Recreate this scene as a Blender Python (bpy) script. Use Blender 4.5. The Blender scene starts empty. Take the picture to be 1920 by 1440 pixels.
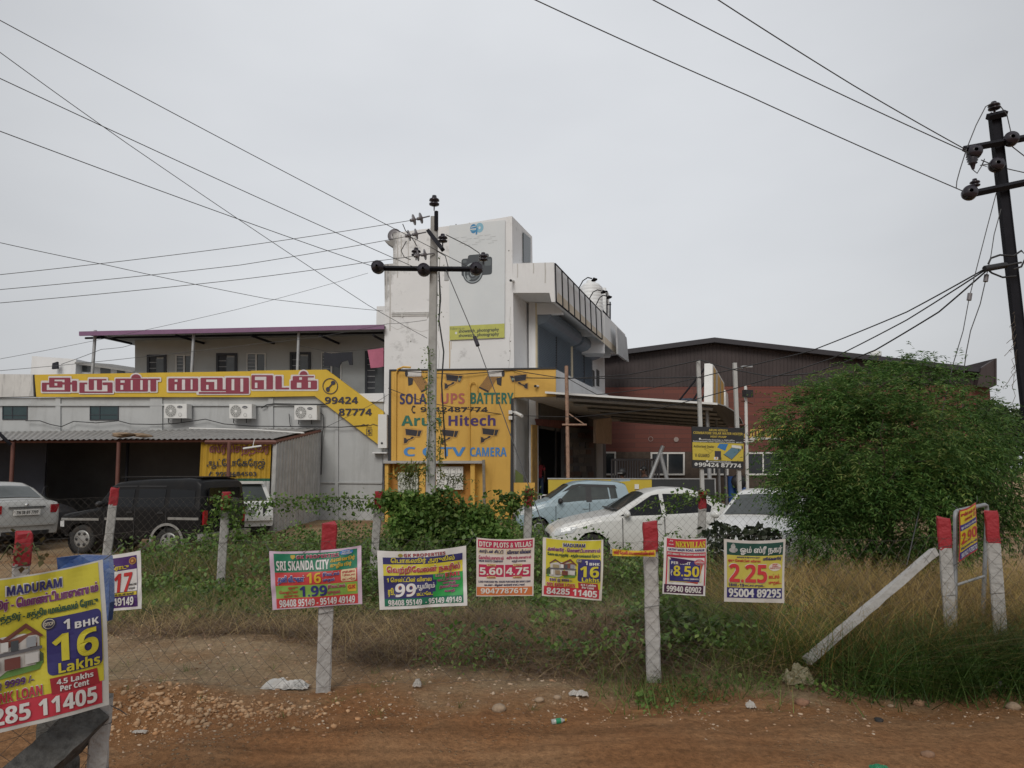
import bpy, bmesh, math, random
import numpy as np
from mathutils import Vector, Matrix, geometry
R = math.radians
random.seed(7); rng = np.random.default_rng(7)
S = bpy.context.scene
COL = S.collection

# ---------------------------------------------------------------- camera, sky, sun, exposure
F = 1331.0; PITCH = R(6.9); EYE = Vector((0, 0, 1.67))
cam = bpy.data.cameras.new("camera"); cam.sensor_width = 36.0; cam.lens = 36.0 * F / 1920.0
cam.clip_start = 0.05; cam.clip_end = 3000
cam_o = bpy.data.objects.new("camera", cam); COL.objects.link(cam_o)
cam_o.location = EYE; cam_o.rotation_euler = (R(90) + PITCH, 0, 0); S.camera = cam_o

SUN_EL, SUN_AZ = R(38), R(196)          # direction towards the sun: behind the camera, a little to its left
W = bpy.data.worlds.new("World"); S.world = W; W.use_nodes = True
nt = W.node_tree; bg = nt.nodes['Background']
sky = nt.nodes.new('ShaderNodeTexSky'); sky.sky_type = 'NISHITA'; sky.sun_disc = False
sky.sun_elevation = SUN_EL; sky.sun_rotation = SUN_AZ; sky.air_density = 1.5; sky.dust_density = 6
# overcast: the clear sky is veiled by an even grey cloud layer with faint large billows
tc = nt.nodes.new('ShaderNodeTexCoord')
mp = nt.nodes.new('ShaderNodeMapping'); mp.inputs['Scale'].default_value = (1.2, 1.2, 3.0)
nz = nt.nodes.new('ShaderNodeTexNoise'); nz.inputs['Scale'].default_value = 1.6; nz.inputs['Detail'].default_value = 4
rp = nt.nodes.new('ShaderNodeValToRGB')
rp.color_ramp.elements[0].position = 0.3; rp.color_ramp.elements[0].color = (5.0, 5.13, 5.36, 1)
rp.color_ramp.elements[1].position = 0.75; rp.color_ramp.elements[1].color = (5.75, 5.88, 6.08, 1)
mx = nt.nodes.new('ShaderNodeMixRGB'); mx.inputs[0].default_value = 0.93
nt.links.new(tc.outputs['Generated'], mp.inputs['Vector']); nt.links.new(mp.outputs[0], nz.inputs['Vector'])
nt.links.new(nz.outputs['Fac'], rp.inputs[0]); nt.links.new(sky.outputs[0], mx.inputs[1]); nt.links.new(rp.outputs[0], mx.inputs[2])
# the cloud is thinner, and so brighter, round one part of the sky
dt = nt.nodes.new('ShaderNodeVectorMath'); dt.operation = 'DOT_PRODUCT'; dt.inputs[1].default_value = Vector((-.02, .9, .42)).normalized()
nt.links.new(tc.outputs['Generated'], dt.inputs[0]); mr_ = nt.nodes.new('ShaderNodeMapRange'); mr_.interpolation_type = 'SMOOTHSTEP'
for k_, v_ in ((1, .7), (2, 1.0), (3, .92), (4, 1.3)): mr_.inputs[k_].default_value = v_
nt.links.new(dt.outputs['Value'], mr_.inputs[0]); sc_ = nt.nodes.new('ShaderNodeMixRGB'); sc_.blend_type = 'MULTIPLY'; sc_.inputs[0].default_value = 1
nt.links.new(mx.outputs[0], sc_.inputs[1]); nt.links.new(mr_.outputs[0], sc_.inputs[2])
nt.links.new(sc_.outputs[0], bg.inputs['Color']); bg.inputs['Strength'].default_value = 0.105
sun = bpy.data.lights.new("sun", 'SUN'); sun.energy = 1.5; sun.angle = R(25); sun.color = (1.0, 0.96, 0.9)
sun_o = bpy.data.objects.new("sun", sun); COL.objects.link(sun_o)
sd = Vector((math.sin(SUN_AZ) * math.cos(SUN_EL), math.cos(SUN_AZ) * math.cos(SUN_EL), math.sin(SUN_EL)))
sun_o.rotation_euler = sd.to_track_quat('Z', 'Y').to_euler(); sun_o.location = (0, -10, 30)
S.view_settings.view_transform = 'Standard'; S.view_settings.look = 'None'; S.view_settings.gamma = 1
S.view_settings.exposure = 0.0; S.view_settings.use_curve_mapping = False

# ---------------------------------------------------------------- geometry helpers
def ray(px, py):
    x = (px - 960) / F; y = (720 - py) / F
    return Vector((x, math.cos(PITCH) - y * math.sin(PITCH), math.sin(PITCH) + y * math.cos(PITCH)))
def P(px, py, Y):
    d = ray(px, py); return EYE + d * (Y / d.y)
def GP(px, py, z=0.0):
    d = ray(px, py); return EYE + d * ((z - EYE.z) / d.z)
class Plane:
    """a vertical wall plane: p0 on it, u along it; n points to the viewer's side"""
    def __init__(s, p0, u):
        s.p0 = Vector(p0); s.u = Vector((u[0], u[1], 0)).normalized(); s.n = Vector((s.u.y, -s.u.x, 0))
        if (EYE - s.p0).dot(s.n) < 0: s.n = -s.n
    def at(s, px, py, off=0.0):
        d = ray(px, py); t = (off + s.n.dot(s.p0 - EYE)) / s.n.dot(d)
        return EYE + d * t
def smooth(a, b, x):
    t = min(1, max(0, (x - a) / (b - a))); return t * t * (3 - 2 * t)
def gz(x, y):
    return -0.2 * smooth(6.6, 10.0, y)

class MB:
    def __init__(s): s.v = []; s.f = []; s.m = []; s.smooth = set()
    def add(s, verts, faces, mi=0, sm=False):
        b = len(s.v); s.v += [tuple(v) for v in verts]
        for f in faces:
            if sm: s.smooth.add(len(s.f))
            s.f.append(tuple(b + i for i in f)); s.m.append(mi)
        return s
    def poly(s, pts, mi=0): return s.add(pts, [tuple(range(len(pts)))], mi)
    def prism(s, pts, vec, mi=0, mi_side=None):
        n = len(pts); vec = Vector(vec); q = [Vector(p) for p in pts]; q2 = [p + vec for p in q]
        s.add(q + q2, [tuple(range(n)), tuple(range(2 * n - 1, n - 1, -1))], mi)
        s.add(q + q2, [(i, n + i, n + (i + 1) % n, (i + 1) % n) for i in range(n)], mi if mi_side is None else mi_side)
        return s
    def box(s, c, size, mi=0, rz=0.0):
        c = Vector(c); hx, hy, hz = [q / 2 for q in size]; M = Matrix.Rotation(rz, 3, 'Z')
        v = [c + M @ Vector((a * hx, b * hy, d * hz)) for a in (-1, 1) for b in (-1, 1) for d in (-1, 1)]
        return s.add(v, [(0, 1, 3, 2), (4, 6, 7, 5), (0, 4, 5, 1), (2, 3, 7, 6), (0, 2, 6, 4), (1, 5, 7, 3)], mi)
    def tube(s, pts, r, n=8, mi=0, cap=True, sm=True):
        pts = [Vector(p) for p in pts]; rs = r if isinstance(r, (list, tuple)) else [r] * len(pts)
        rings = []; up = None
        for i, p in enumerate(pts):
            d = (pts[min(i + 1, len(pts) - 1)] - pts[max(i - 1, 0)]).normalized()
            if up is None:
                up = Vector((0, 0, 1)) if abs(d.z) < 0.9 else Vector((1, 0, 0))
            a = (up - d * up.dot(d)).normalized(); b = d.cross(a); up = a
            rings.append([p + (a * math.cos(2 * math.pi * k / n) + b * math.sin(2 * math.pi * k / n)) * rs[i] for k in range(n)])
        vs = [v for rg in rings for v in rg]
        fs = [(i * n + k, i * n + (k + 1) % n, (i + 1) * n + (k + 1) % n, (i + 1) * n + k) for i in range(len(pts) - 1) for k in range(n)]
        s.add(vs, fs, mi, sm and n > 4)
        if cap: s.add(rings[0], [tuple(range(n - 1, -1, -1))], mi); s.add(rings[-1], [tuple(range(n))], mi)
        return s
    def lathe(s, base, axis, prof, n=16, mi=0):
        """prof: (distance along axis, radius)"""
        base = Vector(base); ax = Vector(axis).normalized()
        up = Vector((0, 0, 1)) if abs(ax.z) < 0.9 else Vector((1, 0, 0))
        a = (up - ax * up.dot(ax)).normalized(); b = ax.cross(a)
        vs = [base + ax * d + (a * math.cos(2 * math.pi * k / n) + b * math.sin(2 * math.pi * k / n)) * max(r, 1e-4) for d, r in prof for k in range(n)]
        fs = [(i * n + k, i * n + (k + 1) % n, (i + 1) * n + (k + 1) % n, (i + 1) * n + k) for i in range(len(prof) - 1) for k in range(n)]
        return s.add(vs, fs, mi, True)
    def sphere(s, c, r, sub=2, mi=0, jit=0.0, scale=(1, 1, 1), rnd=None):
        vs, fs = ICO[sub]; k = rnd or random
        s.add([Vector(c) + Vector((v[0] * scale[0], v[1] * scale[1], v[2] * scale[2])) * r * (1 + (k.uniform(-jit, jit) if jit else 0)) for v in vs], fs, mi, sub > 1)
        return s
    def build(s, name, mats, parent=None, origin=None, link=True):
        """verts are given in world space; origin (or the parent's world place) is subtracted"""
        me = bpy.data.meshes.new(name)
        o0 = Vector(origin) if origin is not None else (Vector(parent['_o']) if parent is not None and '_o' in parent else Vector((0, 0, 0)))
        co = np.array(s.v, dtype=np.float32).reshape(-1, 3) - np.array(o0, dtype=np.float32)
        me.from_pydata(co.tolist(), [], s.f)
        for m in (mats if isinstance(mats, (list, tuple)) else [mats]): me.materials.append(m)
        me.polygons.foreach_set('material_index', np.array(s.m, dtype=np.int32))
        if s.smooth:
            a = np.zeros(len(s.f), dtype=bool); a[list(s.smooth)] = True; me.polygons.foreach_set('use_smooth', a)
        me.update()
        o = bpy.data.objects.new(name, me); COL.objects.link(o)
        if parent is not None:
            o.parent = parent
            if origin is not None: o.location = o0 - Vector(parent['_o'])
        else: o.location = o0
        if parent is not None and '_o' in parent: o['_o'] = tuple(parent['_o'])
        else: o['_o'] = tuple(o0)
        return o
ICO = {}
for _s in (1, 2, 3):
    _b = bmesh.new(); bmesh.ops.create_icosphere(_b, subdivisions=_s, radius=1.0); _b.verts.ensure_lookup_table()
    ICO[_s] = ([tuple(v.co) for v in _b.verts], [tuple(v.index for v in f.verts) for f in _b.faces]); _b.free()

def tag(o, label=None, cat=None, group=None, kind=None):
    if label: o['label'] = label
    if cat: o['category'] = cat
    if group: o['group'] = group
    if kind: o['kind'] = kind
    return o
def thing(name, label, cat, loc=(0, 0, 0), group=None, rz=0.0):
    o = bpy.data.objects.new(name, None); COL.objects.link(o); o.location = loc; o.rotation_euler = (0, 0, rz)
    o.empty_display_size = 0.2
    o['_o'] = tuple(loc) if not rz else (0, 0, 0)
    return tag(o, label, cat, group)
def copy_tree(o, parent=None):
    c = o.copy(); COL.objects.link(c); c.parent = parent
    for ch in list(o.children): copy_tree(ch, c)
    return c

# ---------------------------------------------------------------- materials
def _new(name):
    m = bpy.data.materials.new(name); m.use_nodes = True
    n = m.node_tree; b = n.nodes['Principled BSDF']; return m, n, b
def mat(name, col, rough=0.6, var=0.12, scale=3.0, metal=0.0, stain=None, stain_amt=0.5, stain_scale=1.2, bump=0.0, bump_scale=40.0, spec=None, streak=False, coat=0.0, corner=None):
    m, n, b = _new(name); L = n.links
    tcn = n.nodes.new('ShaderNodeTexCoord'); no = n.nodes.new('ShaderNodeTexNoise')
    no.inputs['Scale'].default_value = scale; no.inputs['Detail'].default_value = 6; no.inputs['Roughness'].default_value = 0.65
    L.new(tcn.outputs['Object'], no.inputs['Vector'])
    r = n.nodes.new('ShaderNodeValToRGB')
    r.color_ramp.elements[0].position = 0.3; r.color_ramp.elements[1].position = 0.7
    r.color_ramp.elements[0].color = (*[c * (1 - var) for c in col], 1); r.color_ramp.elements[1].color = (*[min(1, c * (1 + var)) for c in col], 1)
    L.new(no.outputs['Fac'], r.inputs[0]); out = r.outputs[0]
    if stain:
        n2 = n.nodes.new('ShaderNodeTexNoise'); n2.inputs['Scale'].default_value = stain_scale; n2.inputs['Detail'].default_value = 9; n2.inputs['Roughness'].default_value = 0.72
        if streak:
            mpn = n.nodes.new('ShaderNodeMapping'); mpn.inputs['Scale'].default_value = (3.0, 3.0, 0.35)
            L.new(tcn.outputs['Object'], mpn.inputs[0]); L.new(mpn.outputs[0], n2.inputs['Vector'])
        else: L.new(tcn.outputs['Object'], n2.inputs['Vector'])
        r2 = n.nodes.new('ShaderNodeValToRGB'); r2.color_ramp.elements[0].position = 0.5; r2.color_ramp.elements[1].position = 0.72
        r2.color_ramp.elements[0].color = (0, 0, 0, 1); r2.color_ramp.elements[1].color = (stain_amt,) * 3 + (1,)
        L.new(n2.outputs['Fac'], r2.inputs[0])
        if corner:      # weathering that gathers towards one upper corner of the wall: (x from, x span, z from, z span)
            sx = n.nodes.new('ShaderNodeSeparateXYZ'); L.new(tcn.outputs['Object'], sx.inputs[0]); pr = []
            for ax, a_, sp in (('X', corner[0], -corner[1]), ('Z', corner[2], corner[3])):
                q = n.nodes.new('ShaderNodeMapRange'); q.inputs[1].default_value = a_; q.inputs[2].default_value = a_ + sp; q.inputs[3].default_value = .12; L.new(sx.outputs[ax], q.inputs[0]); pr.append(q.outputs[0])
            m1 = n.nodes.new('ShaderNodeMath'); m1.operation = 'MULTIPLY'; L.new(pr[0], m1.inputs[0]); L.new(pr[1], m1.inputs[1])
            ad = n.nodes.new('ShaderNodeMath'); ad.operation = 'MULTIPLY_ADD'; ad.inputs[1].default_value = .36; L.new(m1.outputs[0], ad.inputs[0]); L.new(n2.outputs['Fac'], ad.inputs[2]); sb = n.nodes.new('ShaderNodeMath'); sb.operation = 'SUBTRACT'; sb.inputs[1].default_value = .1; L.new(ad.outputs[0], sb.inputs[0]); L.new(sb.outputs[0], r2.inputs[0])
        mi = n.nodes.new('ShaderNodeMixRGB'); mi.inputs[2].default_value = (*stain, 1)
        L.new(r2.outputs[0], mi.inputs[0]); L.new(out, mi.inputs[1]); out = mi.outputs[0]
    L.new(out, b.inputs['Base Color']); b.inputs['Roughness'].default_value = rough; b.inputs['Metallic'].default_value = metal
    if coat: b.inputs['Coat Weight'].default_value = coat; b.inputs['Coat Roughness'].default_value = 0.08
    if spec is not None: b.inputs['Specular IOR Level'].default_value = spec
    if bump:
        n3 = n.nodes.new('ShaderNodeTexNoise'); n3.inputs['Scale'].default_value = bump_scale; n3.inputs['Detail'].default_value = 5
        L.new(tcn.outputs['Object'], n3.inputs['Vector'])
        bp = n.nodes.new('ShaderNodeBump'); bp.inputs['Strength'].default_value = bump; bp.inputs['Distance'].default_value = 0.02
        L.new(n3.outputs['Fac'], bp.inputs['Height']); L.new(bp.outputs[0], b.inputs['Normal'])
    return m
def leafmat(name, cols, rough=0.55, trans=0.25):
    m, n, b = _new(name); L = n.links
    g = n.nodes.new('ShaderNodeNewGeometry'); r = n.nodes.new('ShaderNodeValToRGB')
    el = r.color_ramp.elements
    while len(el) < len(cols): el.new(0.5)
    for i, c in enumerate(cols): el[i].position = i / (len(cols) - 1); el[i].color = (*c, 1)
    L.new(g.outputs['Random Per Island'], r.inputs[0])
    tcn = n.nodes.new('ShaderNodeTexCoord'); no = n.nodes.new('ShaderNodeTexNoise'); no.inputs['Scale'].default_value = 1.1; no.inputs['Detail'].default_value = 3
    L.new(tcn.outputs['Object'], no.inputs['Vector'])
    mr = n.nodes.new('ShaderNodeMapRange'); mr.inputs[1].default_value = 0.3; mr.inputs[2].default_value = 0.7; mr.inputs[3].default_value = 0.6; mr.inputs[4].default_value = 1.5  # broad noise puts clump shading into the colour
    L.new(no.outputs['Fac'], mr.inputs[0])
    mu = n.nodes.new('ShaderNodeMixRGB'); mu.blend_type = 'MULTIPLY'; mu.inputs[0].default_value = 1
    L.new(r.outputs[0], mu.inputs[1]); L.new(mr.outputs[0], mu.inputs[2])
    L.new(mu.outputs[0], b.inputs['Base Color']); b.inputs['Roughness'].default_value = rough; b.inputs['Specular IOR Level'].default_value = 0.25
    if trans:
        t = n.nodes.new('ShaderNodeBsdfTranslucent'); L.new(mu.outputs[0], t.inputs[0])
        ms = n.nodes.new('ShaderNodeMixShader'); ms.inputs[0].default_value = trans
        L.new(b.outputs[0], ms.inputs[1]); L.new(t.outputs[0], ms.inputs[2]); L.new(ms.outputs[0], n.nodes['Material Output'].inputs[0])
    return m
_flat = {}
def ink(col, rough=0.55):
    k = tuple(round(c, 3) for c in col)
    if k not in _flat: _flat[k] = mat('print_%d' % len(_flat), col, rough, 0.06, 6.0, stain=tuple(c * 0.75 for c in col), stain_amt=0.45, stain_scale=4)
    return _flat[k]

M = dict(
    white_wall=mat('white_wall', (0.7, 0.705, 0.71), 0.75, 0.04, 1.0, stain=(0.42, 0.41, 0.39), stain_amt=0.3, stain_scale=0.8, streak=True, bump=0.12),
    tower_wall=mat('tower_wall', (0.71, 0.715, 0.72), 0.75, 0.04, 1.0, stain=(0.16, 0.155, 0.145), stain_amt=0.85, stain_scale=1.5, bump=0.12, corner=(-1.55, 0.9, 6.2, 3.2)),
    grey_wall=mat('grey_wall', (0.42, 0.43, 0.43), 0.8, 0.07, 1.2, stain=(0.2, 0.2, 0.19), stain_amt=0.45, stain_scale=0.8, streak=True, bump=0.12),
    upper_wall=mat('upper_wall', (0.47, 0.49, 0.49), 0.8, 0.05, 1.0, stain=(0.3, 0.31, 0.31), stain_amt=0.3, stain_scale=0.9),
    mould=mat('mould_concrete', (0.55, 0.54, 0.52), 0.85, 0.1, 2.0, stain=(0.12, 0.115, 0.11), stain_amt=0.8, stain_scale=1.6, streak=True),
    purple=mat('purple_sheet', (0.2, 0.1, 0.19), 0.5, 0.1),
    dark_frame=mat('dark_frame', (0.03, 0.035, 0.045), 0.5),
    glass=mat('dark_glass', (0.02, 0.025, 0.03), 0.08, 0.2, 2.0, spec=0.6),
    glass2=mat('grey_glass', (0.07, 0.08, 0.085), 0.12, 0.2, 2.0, spec=0.6),
    steel=mat('galvanised', (0.38, 0.39, 0.4), 0.5, 0.15, 8, metal=0.4),
    corr=mat('corrugated_zinc', (0.5, 0.5, 0.49), 0.55, 0.18, 2.5, metal=0.3, stain=(0.2, 0.17, 0.14), stain_amt=0.45, stain_scale=1.2, streak=True),
    asb=mat('weathered_roof_sheet', (0.27, 0.265, 0.255), 0.85, 0.15, 2.0, stain=(0.12, 0.11, 0.1), stain_amt=0.6, stain_scale=1.8),
    shadesheet=mat('shade_dark_sheet', (0.11, 0.11, 0.112), 0.8, 0.25, 0.8),  # shade of the shed and shop interiors put into the colour
    shadeblue=mat('shade_blue_sheet', (0.04, 0.046, 0.065), 0.8, 0.2, 0.8),  # shade inside the shed put into the partition colour
    redpost=mat('red_oxide_paint', (0.13, 0.048, 0.034), 0.6, 0.15, 6),
    rust=mat('rusty_paint', (0.32, 0.2, 0.14), 0.75, 0.3, 9, stain=(0.09, 0.04, 0.03), stain_amt=0.9, stain_scale=6),
    yellow=mat('yellow_wall', (0.63, 0.375, 0.075), 0.7, 0.06, 1.5, stain=(0.4, 0.2, 0.03), stain_amt=0.4, stain_scale=1.1, streak=True, bump=0.1),
    ysign=mat('yellow_signboard', (0.6, 0.4, 0.03), 0.6, 0.06, 1.5, stain=(0.42, 0.27, 0.03), stain_amt=0.4, stain_scale=1.6),
    edgeblack=mat('black_trim', (0.025, 0.025, 0.028), 0.6),
    shutter=mat('blue_grey_shutter', (0.17, 0.21, 0.255), 0.45, 0.1, 3, metal=0.2, stain=(0.2, 0.21, 0.22), stain_amt=0.25),
    cream=mat('cream_paint', (0.6, 0.52, 0.36), 0.7),
    tank=mat('tank_plastic', (0.68, 0.69, 0.69), 0.5, 0.05, 2, stain=(0.45, 0.45, 0.43), stain_amt=0.4),
    brown_clad=mat('brown_cladding', (0.042, 0.03, 0.03), 0.65, 0.2, 1.2, stain=(0.075, 0.06, 0.056), stain_amt=.35, stain_scale=.5, streak=True),
    concrete=mat('concrete', (0.38, 0.37, 0.355), 0.9, 0.13, 5, stain=(0.22, 0.2, 0.18), stain_amt=0.6, stain_scale=5, bump=0.6, bump_scale=30),
    darkconc=mat('lichen_concrete', (0.085, 0.082, 0.076), 0.95, 0.5, 14, stain=(0.018, 0.018, 0.017), stain_amt=0.95, stain_scale=16, bump=0.8, bump_scale=25),
    redcap=mat('red_post_paint', (0.3, 0.016, 0.024), 0.7, 0.15, 8, stain=(0.25, 0.02, 0.025), stain_amt=0.5, stain_scale=9, bump=0.6, bump_scale=30),
    poleconc=mat('pole_concrete', (0.36, 0.355, 0.34), 0.9, 0.1, 4, stain=(0.2, 0.19, 0.17), stain_amt=0.5, stain_scale=3, bump=0.3),
    black_iron=mat('black_iron', (0.011, 0.011, 0.015), 0.7, 0.2, 8, spec=.2),
    porcelain=mat('brown_porcelain', (0.022, 0.018, 0.025), 0.25, 0.2, 8),
    grey_disc=mat('grey_porcelain', (0.16, 0.15, 0.16), 0.3, 0.15, 8),
    wire=mat('weathered_wire', (0.06, 0.06, 0.062), 0.6, 0.1, 4),
    cable=mat('black_cable', (0.018, 0.018, 0.02), 0.6),
    mesh=mat('rusty_wire_mesh', (0.075, 0.065, 0.055), 0.7, 0.3, 3),
    white_plastic=mat('white_plastic', (0.66, 0.66, 0.64), 0.5, 0.05, 3, stain=(0.45, 0.43, 0.4), stain_amt=0.35),
    tyre=mat('tyre_rubber', (0.02, 0.02, 0.02), 0.9, 0.2, 9, stain=(0.09, 0.065, 0.045), stain_amt=0.5, stain_scale=4),
    rim=mat('wheel_alloy', (0.32, 0.32, 0.31), 0.45, 0.15, 6, metal=0.5),
    chrome=mat('chrome_trim', (0.55, 0.55, 0.55), 0.2, 0.05, 3, metal=0.9),
    black_plastic=mat('black_plastic', (0.018, 0.018, 0.02), 0.55),
    lamp_red=mat('red_lens', (0.3, 0.012, 0.018), 0.15, 0.1, 5),
    lamp_clear=mat('clear_lens', (0.55, 0.57, 0.58), 0.1, 0.1, 5),
    carglass=mat('car_glass', (0.05, 0.058, 0.056), 0.08, 0.3, 1.5, spec=0.5),
    carglass2=mat('tinted_car_glass', (0.008, 0.009, 0.011), 0.1, 0.15, 2, spec=0.3),
    skin=mat('skin', (0.1, 0.05, 0.033), 0.6), hair=mat('hair', (0.01, 0.01, 0.01), 0.6),
    navy=mat('dark_cloth', (0.02, 0.022, 0.03), 0.85), pinkcloth=mat('pink_cloth', (0.42, 0.13, 0.2), 0.85),
    redshirt=mat('red_cloth', (0.3, 0.03, 0.04), 0.85), jeans=mat('blue_cloth', (0.05, 0.08, 0.15), 0.85),
    bark=mat('bark', (0.09, 0.07, 0.05), 0.9, 0.3, 8), stem=mat('green_stem', (0.09, 0.11, 0.04), 0.8, 0.2, 6),
)
K = dict(white=(0.62, 0.61, 0.6), black=(0.02, 0.02, 0.022), navy=(0.025, 0.025, 0.12), red=(0.48, 0.03, 0.04), crimson=(0.45, 0.02, 0.08),
         yellow=(0.62, 0.5, 0.04), green=(0.01, 0.17, 0.09), lime=(0.22, 0.42, 0.08), orange=(0.55, 0.14, 0.04), purple=(0.12, 0.03, 0.16), blue=(0.03, 0.16, 0.42))

# ---------------------------------------------------------------- lettering
_V = {'ெ', 'ே', 'ை'}; _C = {'ொ': ('ெ', 'ா'), 'ோ': ('ே', 'ா'), 'ௌ': ('ெ', 'ௗ')}
def T(s):
    """Tamil text from logical to visual order"""
    out = []
    for ch in s:
        if ch in _V and out: out.insert(len(out) - 1, ch)
        elif ch in _C and out:
            a, b = _C[ch]; out.insert(len(out) - 1, a); out.append(b)
        else: out.append(ch)
    return ''.join(out)
def outline_fill(c, o, v):
    """fill the closed outlines by hand: each outer loop with the holes that lie in it"""
    c.fill_mode = 'NONE' if c.dimensions == '3D' else c.fill_mode
    c.dimensions = '3D'; c.fill_mode = 'FULL'; c.dimensions = '2D'
    c.fill_mode = 'NONE'; me = bpy.data.meshes.new_from_object(o); nb = {}
    for e in me.edges:
        a, b_ = e.vertices; nb.setdefault(a, []).append(b_); nb.setdefault(b_, []).append(a)
    v[:] = [(q.co.x, q.co.y) for q in me.vertices]; bpy.data.meshes.remove(me); seen = set(); loops = []
    for s in sorted(nb):
        if s in seen: continue
        lp = [s]; seen.add(s)
        while True:
            nx = [k for k in nb[lp[-1]] if k not in seen]
            if not nx: break
            lp.append(nx[0]); seen.add(nx[0])
        loops.append(lp)
    def inside(p, lp):
        k = False
        for i in range(len(lp)):
            (x1, y1), (x2, y2) = v[lp[i]], v[lp[i - 1]]
            if (y1 > p[1]) != (y2 > p[1]) and p[0] < (x2 - x1) * (p[1] - y1) / (y2 - y1) + x1: k = not k
        return k
    par = [[j for j in range(len(loops)) if j != i and inside(v[loops[i][0]], loops[j]) and inside(v[loops[i][len(loops[i]) // 2]], loops[j])] for i in range(len(loops))]
    fs = []
    for i, lp in enumerate(loops):
        if len(par[i]) % 2: continue
        hs = [loops[j] for j in range(len(loops)) if i in par[j] and len(par[j]) == len(par[i]) + 1]
        flat = [k for q in [lp] + hs for k in q]
        for t_ in geometry.tessellate_polygon([[Vector((v[k][0], v[k][1], 0)) for k in q] for q in [lp] + hs]): fs.append(tuple(flat[k] for k in t_))
    return fs
_ST = {'b': (0x1D5D4, 0x1D5EE, 0x1D7EC), 's': (0x1D400, 0x1D41A, 0x1D7CE)}
def styled(s, st):
    """heavy sans (b) or heavy serif (s) forms of the Latin letters and digits"""
    if st not in _ST: return s
    u, l, d = _ST[st]
    return ''.join(chr(u + ord(c) - 65) if 'A' <= c <= 'Z' else chr(l + ord(c) - 97) if 'a' <= c <= 'z' else chr(d + ord(c) - 48) if '0' <= c <= '9' else c for c in s)
_tx = {}
def glyphs(body):
    if body not in _tx:
        c = bpy.data.curves.new('lettering', 'FONT'); c.body = T(body); c.resolution_u = 3
        o = bpy.data.objects.new('lettering', c); me = bpy.data.meshes.new_from_object(o)
        v = [(q.co.x, q.co.y) for q in me.vertices]; f = [tuple(p.vertices) for p in me.polygons]
        if 'ஆ' in body: f = outline_fill(c, o, v)
        bpy.data.objects.remove(o); bpy.data.curves.remove(c); bpy.data.meshes.remove(me)
        xs = [a for a, _ in v]; ys = [b for _, b in v]; x0, x1, y0, y1 = min(xs), max(xs), min(ys), max(ys)
        _tx[body] = ([((a - x0) / (x1 - x0), (b - y0) / (y1 - y0)) for a, b in v], f)
    return _tx[body]
def text(mb, mp, body, x0, y0, x1, y1, mi, layer=2, bold=0.0, slant=0.0, dy=0.0, st='b'):
    """mp(x, y, layer) -> point; the box x0..x1, y0..y1 with y downwards; bold is a stroke growth in box units; dy lifts the right end"""
    bold *= .42 if any(ord(c) > 0xB00 for c in body) else .16 if st == 'b' else .35; v, f = glyphs(styled(body, st)); r = random.Random(len(body))
    shifts = [(0, 0)] if not bold else [(-bold, -bold * .5), (bold, -bold * .5), (-bold, bold * .5), (bold, bold * .5), (0, 0)]
    w = (x1 - x0); h = (y1 - y0)
    for k, (sx, sy) in enumerate(shifts):
        vv = []; ff = []
        for face in f:
            b = len(vv); lay = layer + k * 0.12 + r.random() * 0.1
            for i in face:
                a, c = v[i]
                vv.append(mp(x0 + bold + a * (w - 2 * bold) + sx + slant * c * h, y1 - c * h + sy - dy * a, lay))
            ff.append(tuple(range(b, b + len(face))))
        mb.add(vv, ff, mi)
DENS = [1]
def rect(mb, mp, x0, y0, x1, y1, mi, layer=1, n=1, m=1):
    """a sheet of n x m cells so that it follows the mapping"""
    n *= DENS[0]; m *= DENS[0]
    vs = [mp(x0 + (x1 - x0) * i / n, y0 + (y1 - y0) * j / m, layer) for j in range(m + 1) for i in range(n + 1)]
    fs = [(j * (n + 1) + i, j * (n + 1) + i + 1, (j + 1) * (n + 1) + i + 1, (j + 1) * (n + 1) + i) for j in range(m) for i in range(n)]
    mb.add(vs, fs, mi)
def rrect(mb, mp, x0, y0, x1, y1, r, mi, layer=1):
    """rounded sheet, cut in strips so that it follows the mapping"""
    ys = [y0 + r * (1 - math.cos(R(k * 22.5))) for k in range(5)]; ys += [ys[-1] + (y1 - r - ys[-1]) * k / 6 for k in range(1, 6)] + [y1 - r * (1 - math.cos(R(90 - k * 22.5))) for k in range(5)]
    vs = []
    for y in ys:
        d = max(0, y0 + r - y, y - y1 + r); i = r - math.sqrt(max(0, r * r - d * d)); vs += [mp(x0 + i + (x1 - x0 - 2 * i) * k / 8, y, layer) for k in range(9)]
    mb.add(vs, [(j * 9 + k, j * 9 + k + 1, j * 9 + k + 10, j * 9 + k + 9) for j in range(len(ys) - 1) for k in range(8)], mi)
def quad(mb, mp, pts, mi, layer=1, n=7):
    (ax, ay), (bx, by), (cx, cy), (dx, dy) = pts
    rect(mb, lambda u, v, l: mp((ax * (1 - u) + bx * u) * (1 - v) + (dx * (1 - u) + cx * u) * v, (ay * (1 - u) + by * u) * (1 - v) + (dy * (1 - u) + cy * u) * v, l), 0, 0, 1, 1, mi, layer, n, n)
def disc(mb, mp, cx, cy, rx, ry, mi, layer=1, n=24, a0=0, a1=360, inner=0.0):
    k = n
    A = [R(a0 + (a1 - a0) * i / k) for i in range(k + 1)]
    if inner:
        o = [mp(cx + rx * math.cos(a), cy + ry * math.sin(a), layer) for a in A]; q = [mp(cx + rx * inner * math.cos(a), cy + ry * inner * math.sin(a), layer) for a in A]
        mb.add(o + q, [(i, i + 1, k + 2 + i, k + 1 + i) for i in range(k)], mi)
    else: mb.poly([mp(cx + rx * math.cos(a), cy + ry * math.sin(a), layer) for a in (A if a1 - a0 < 360 else A[:-1])], mi)
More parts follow.
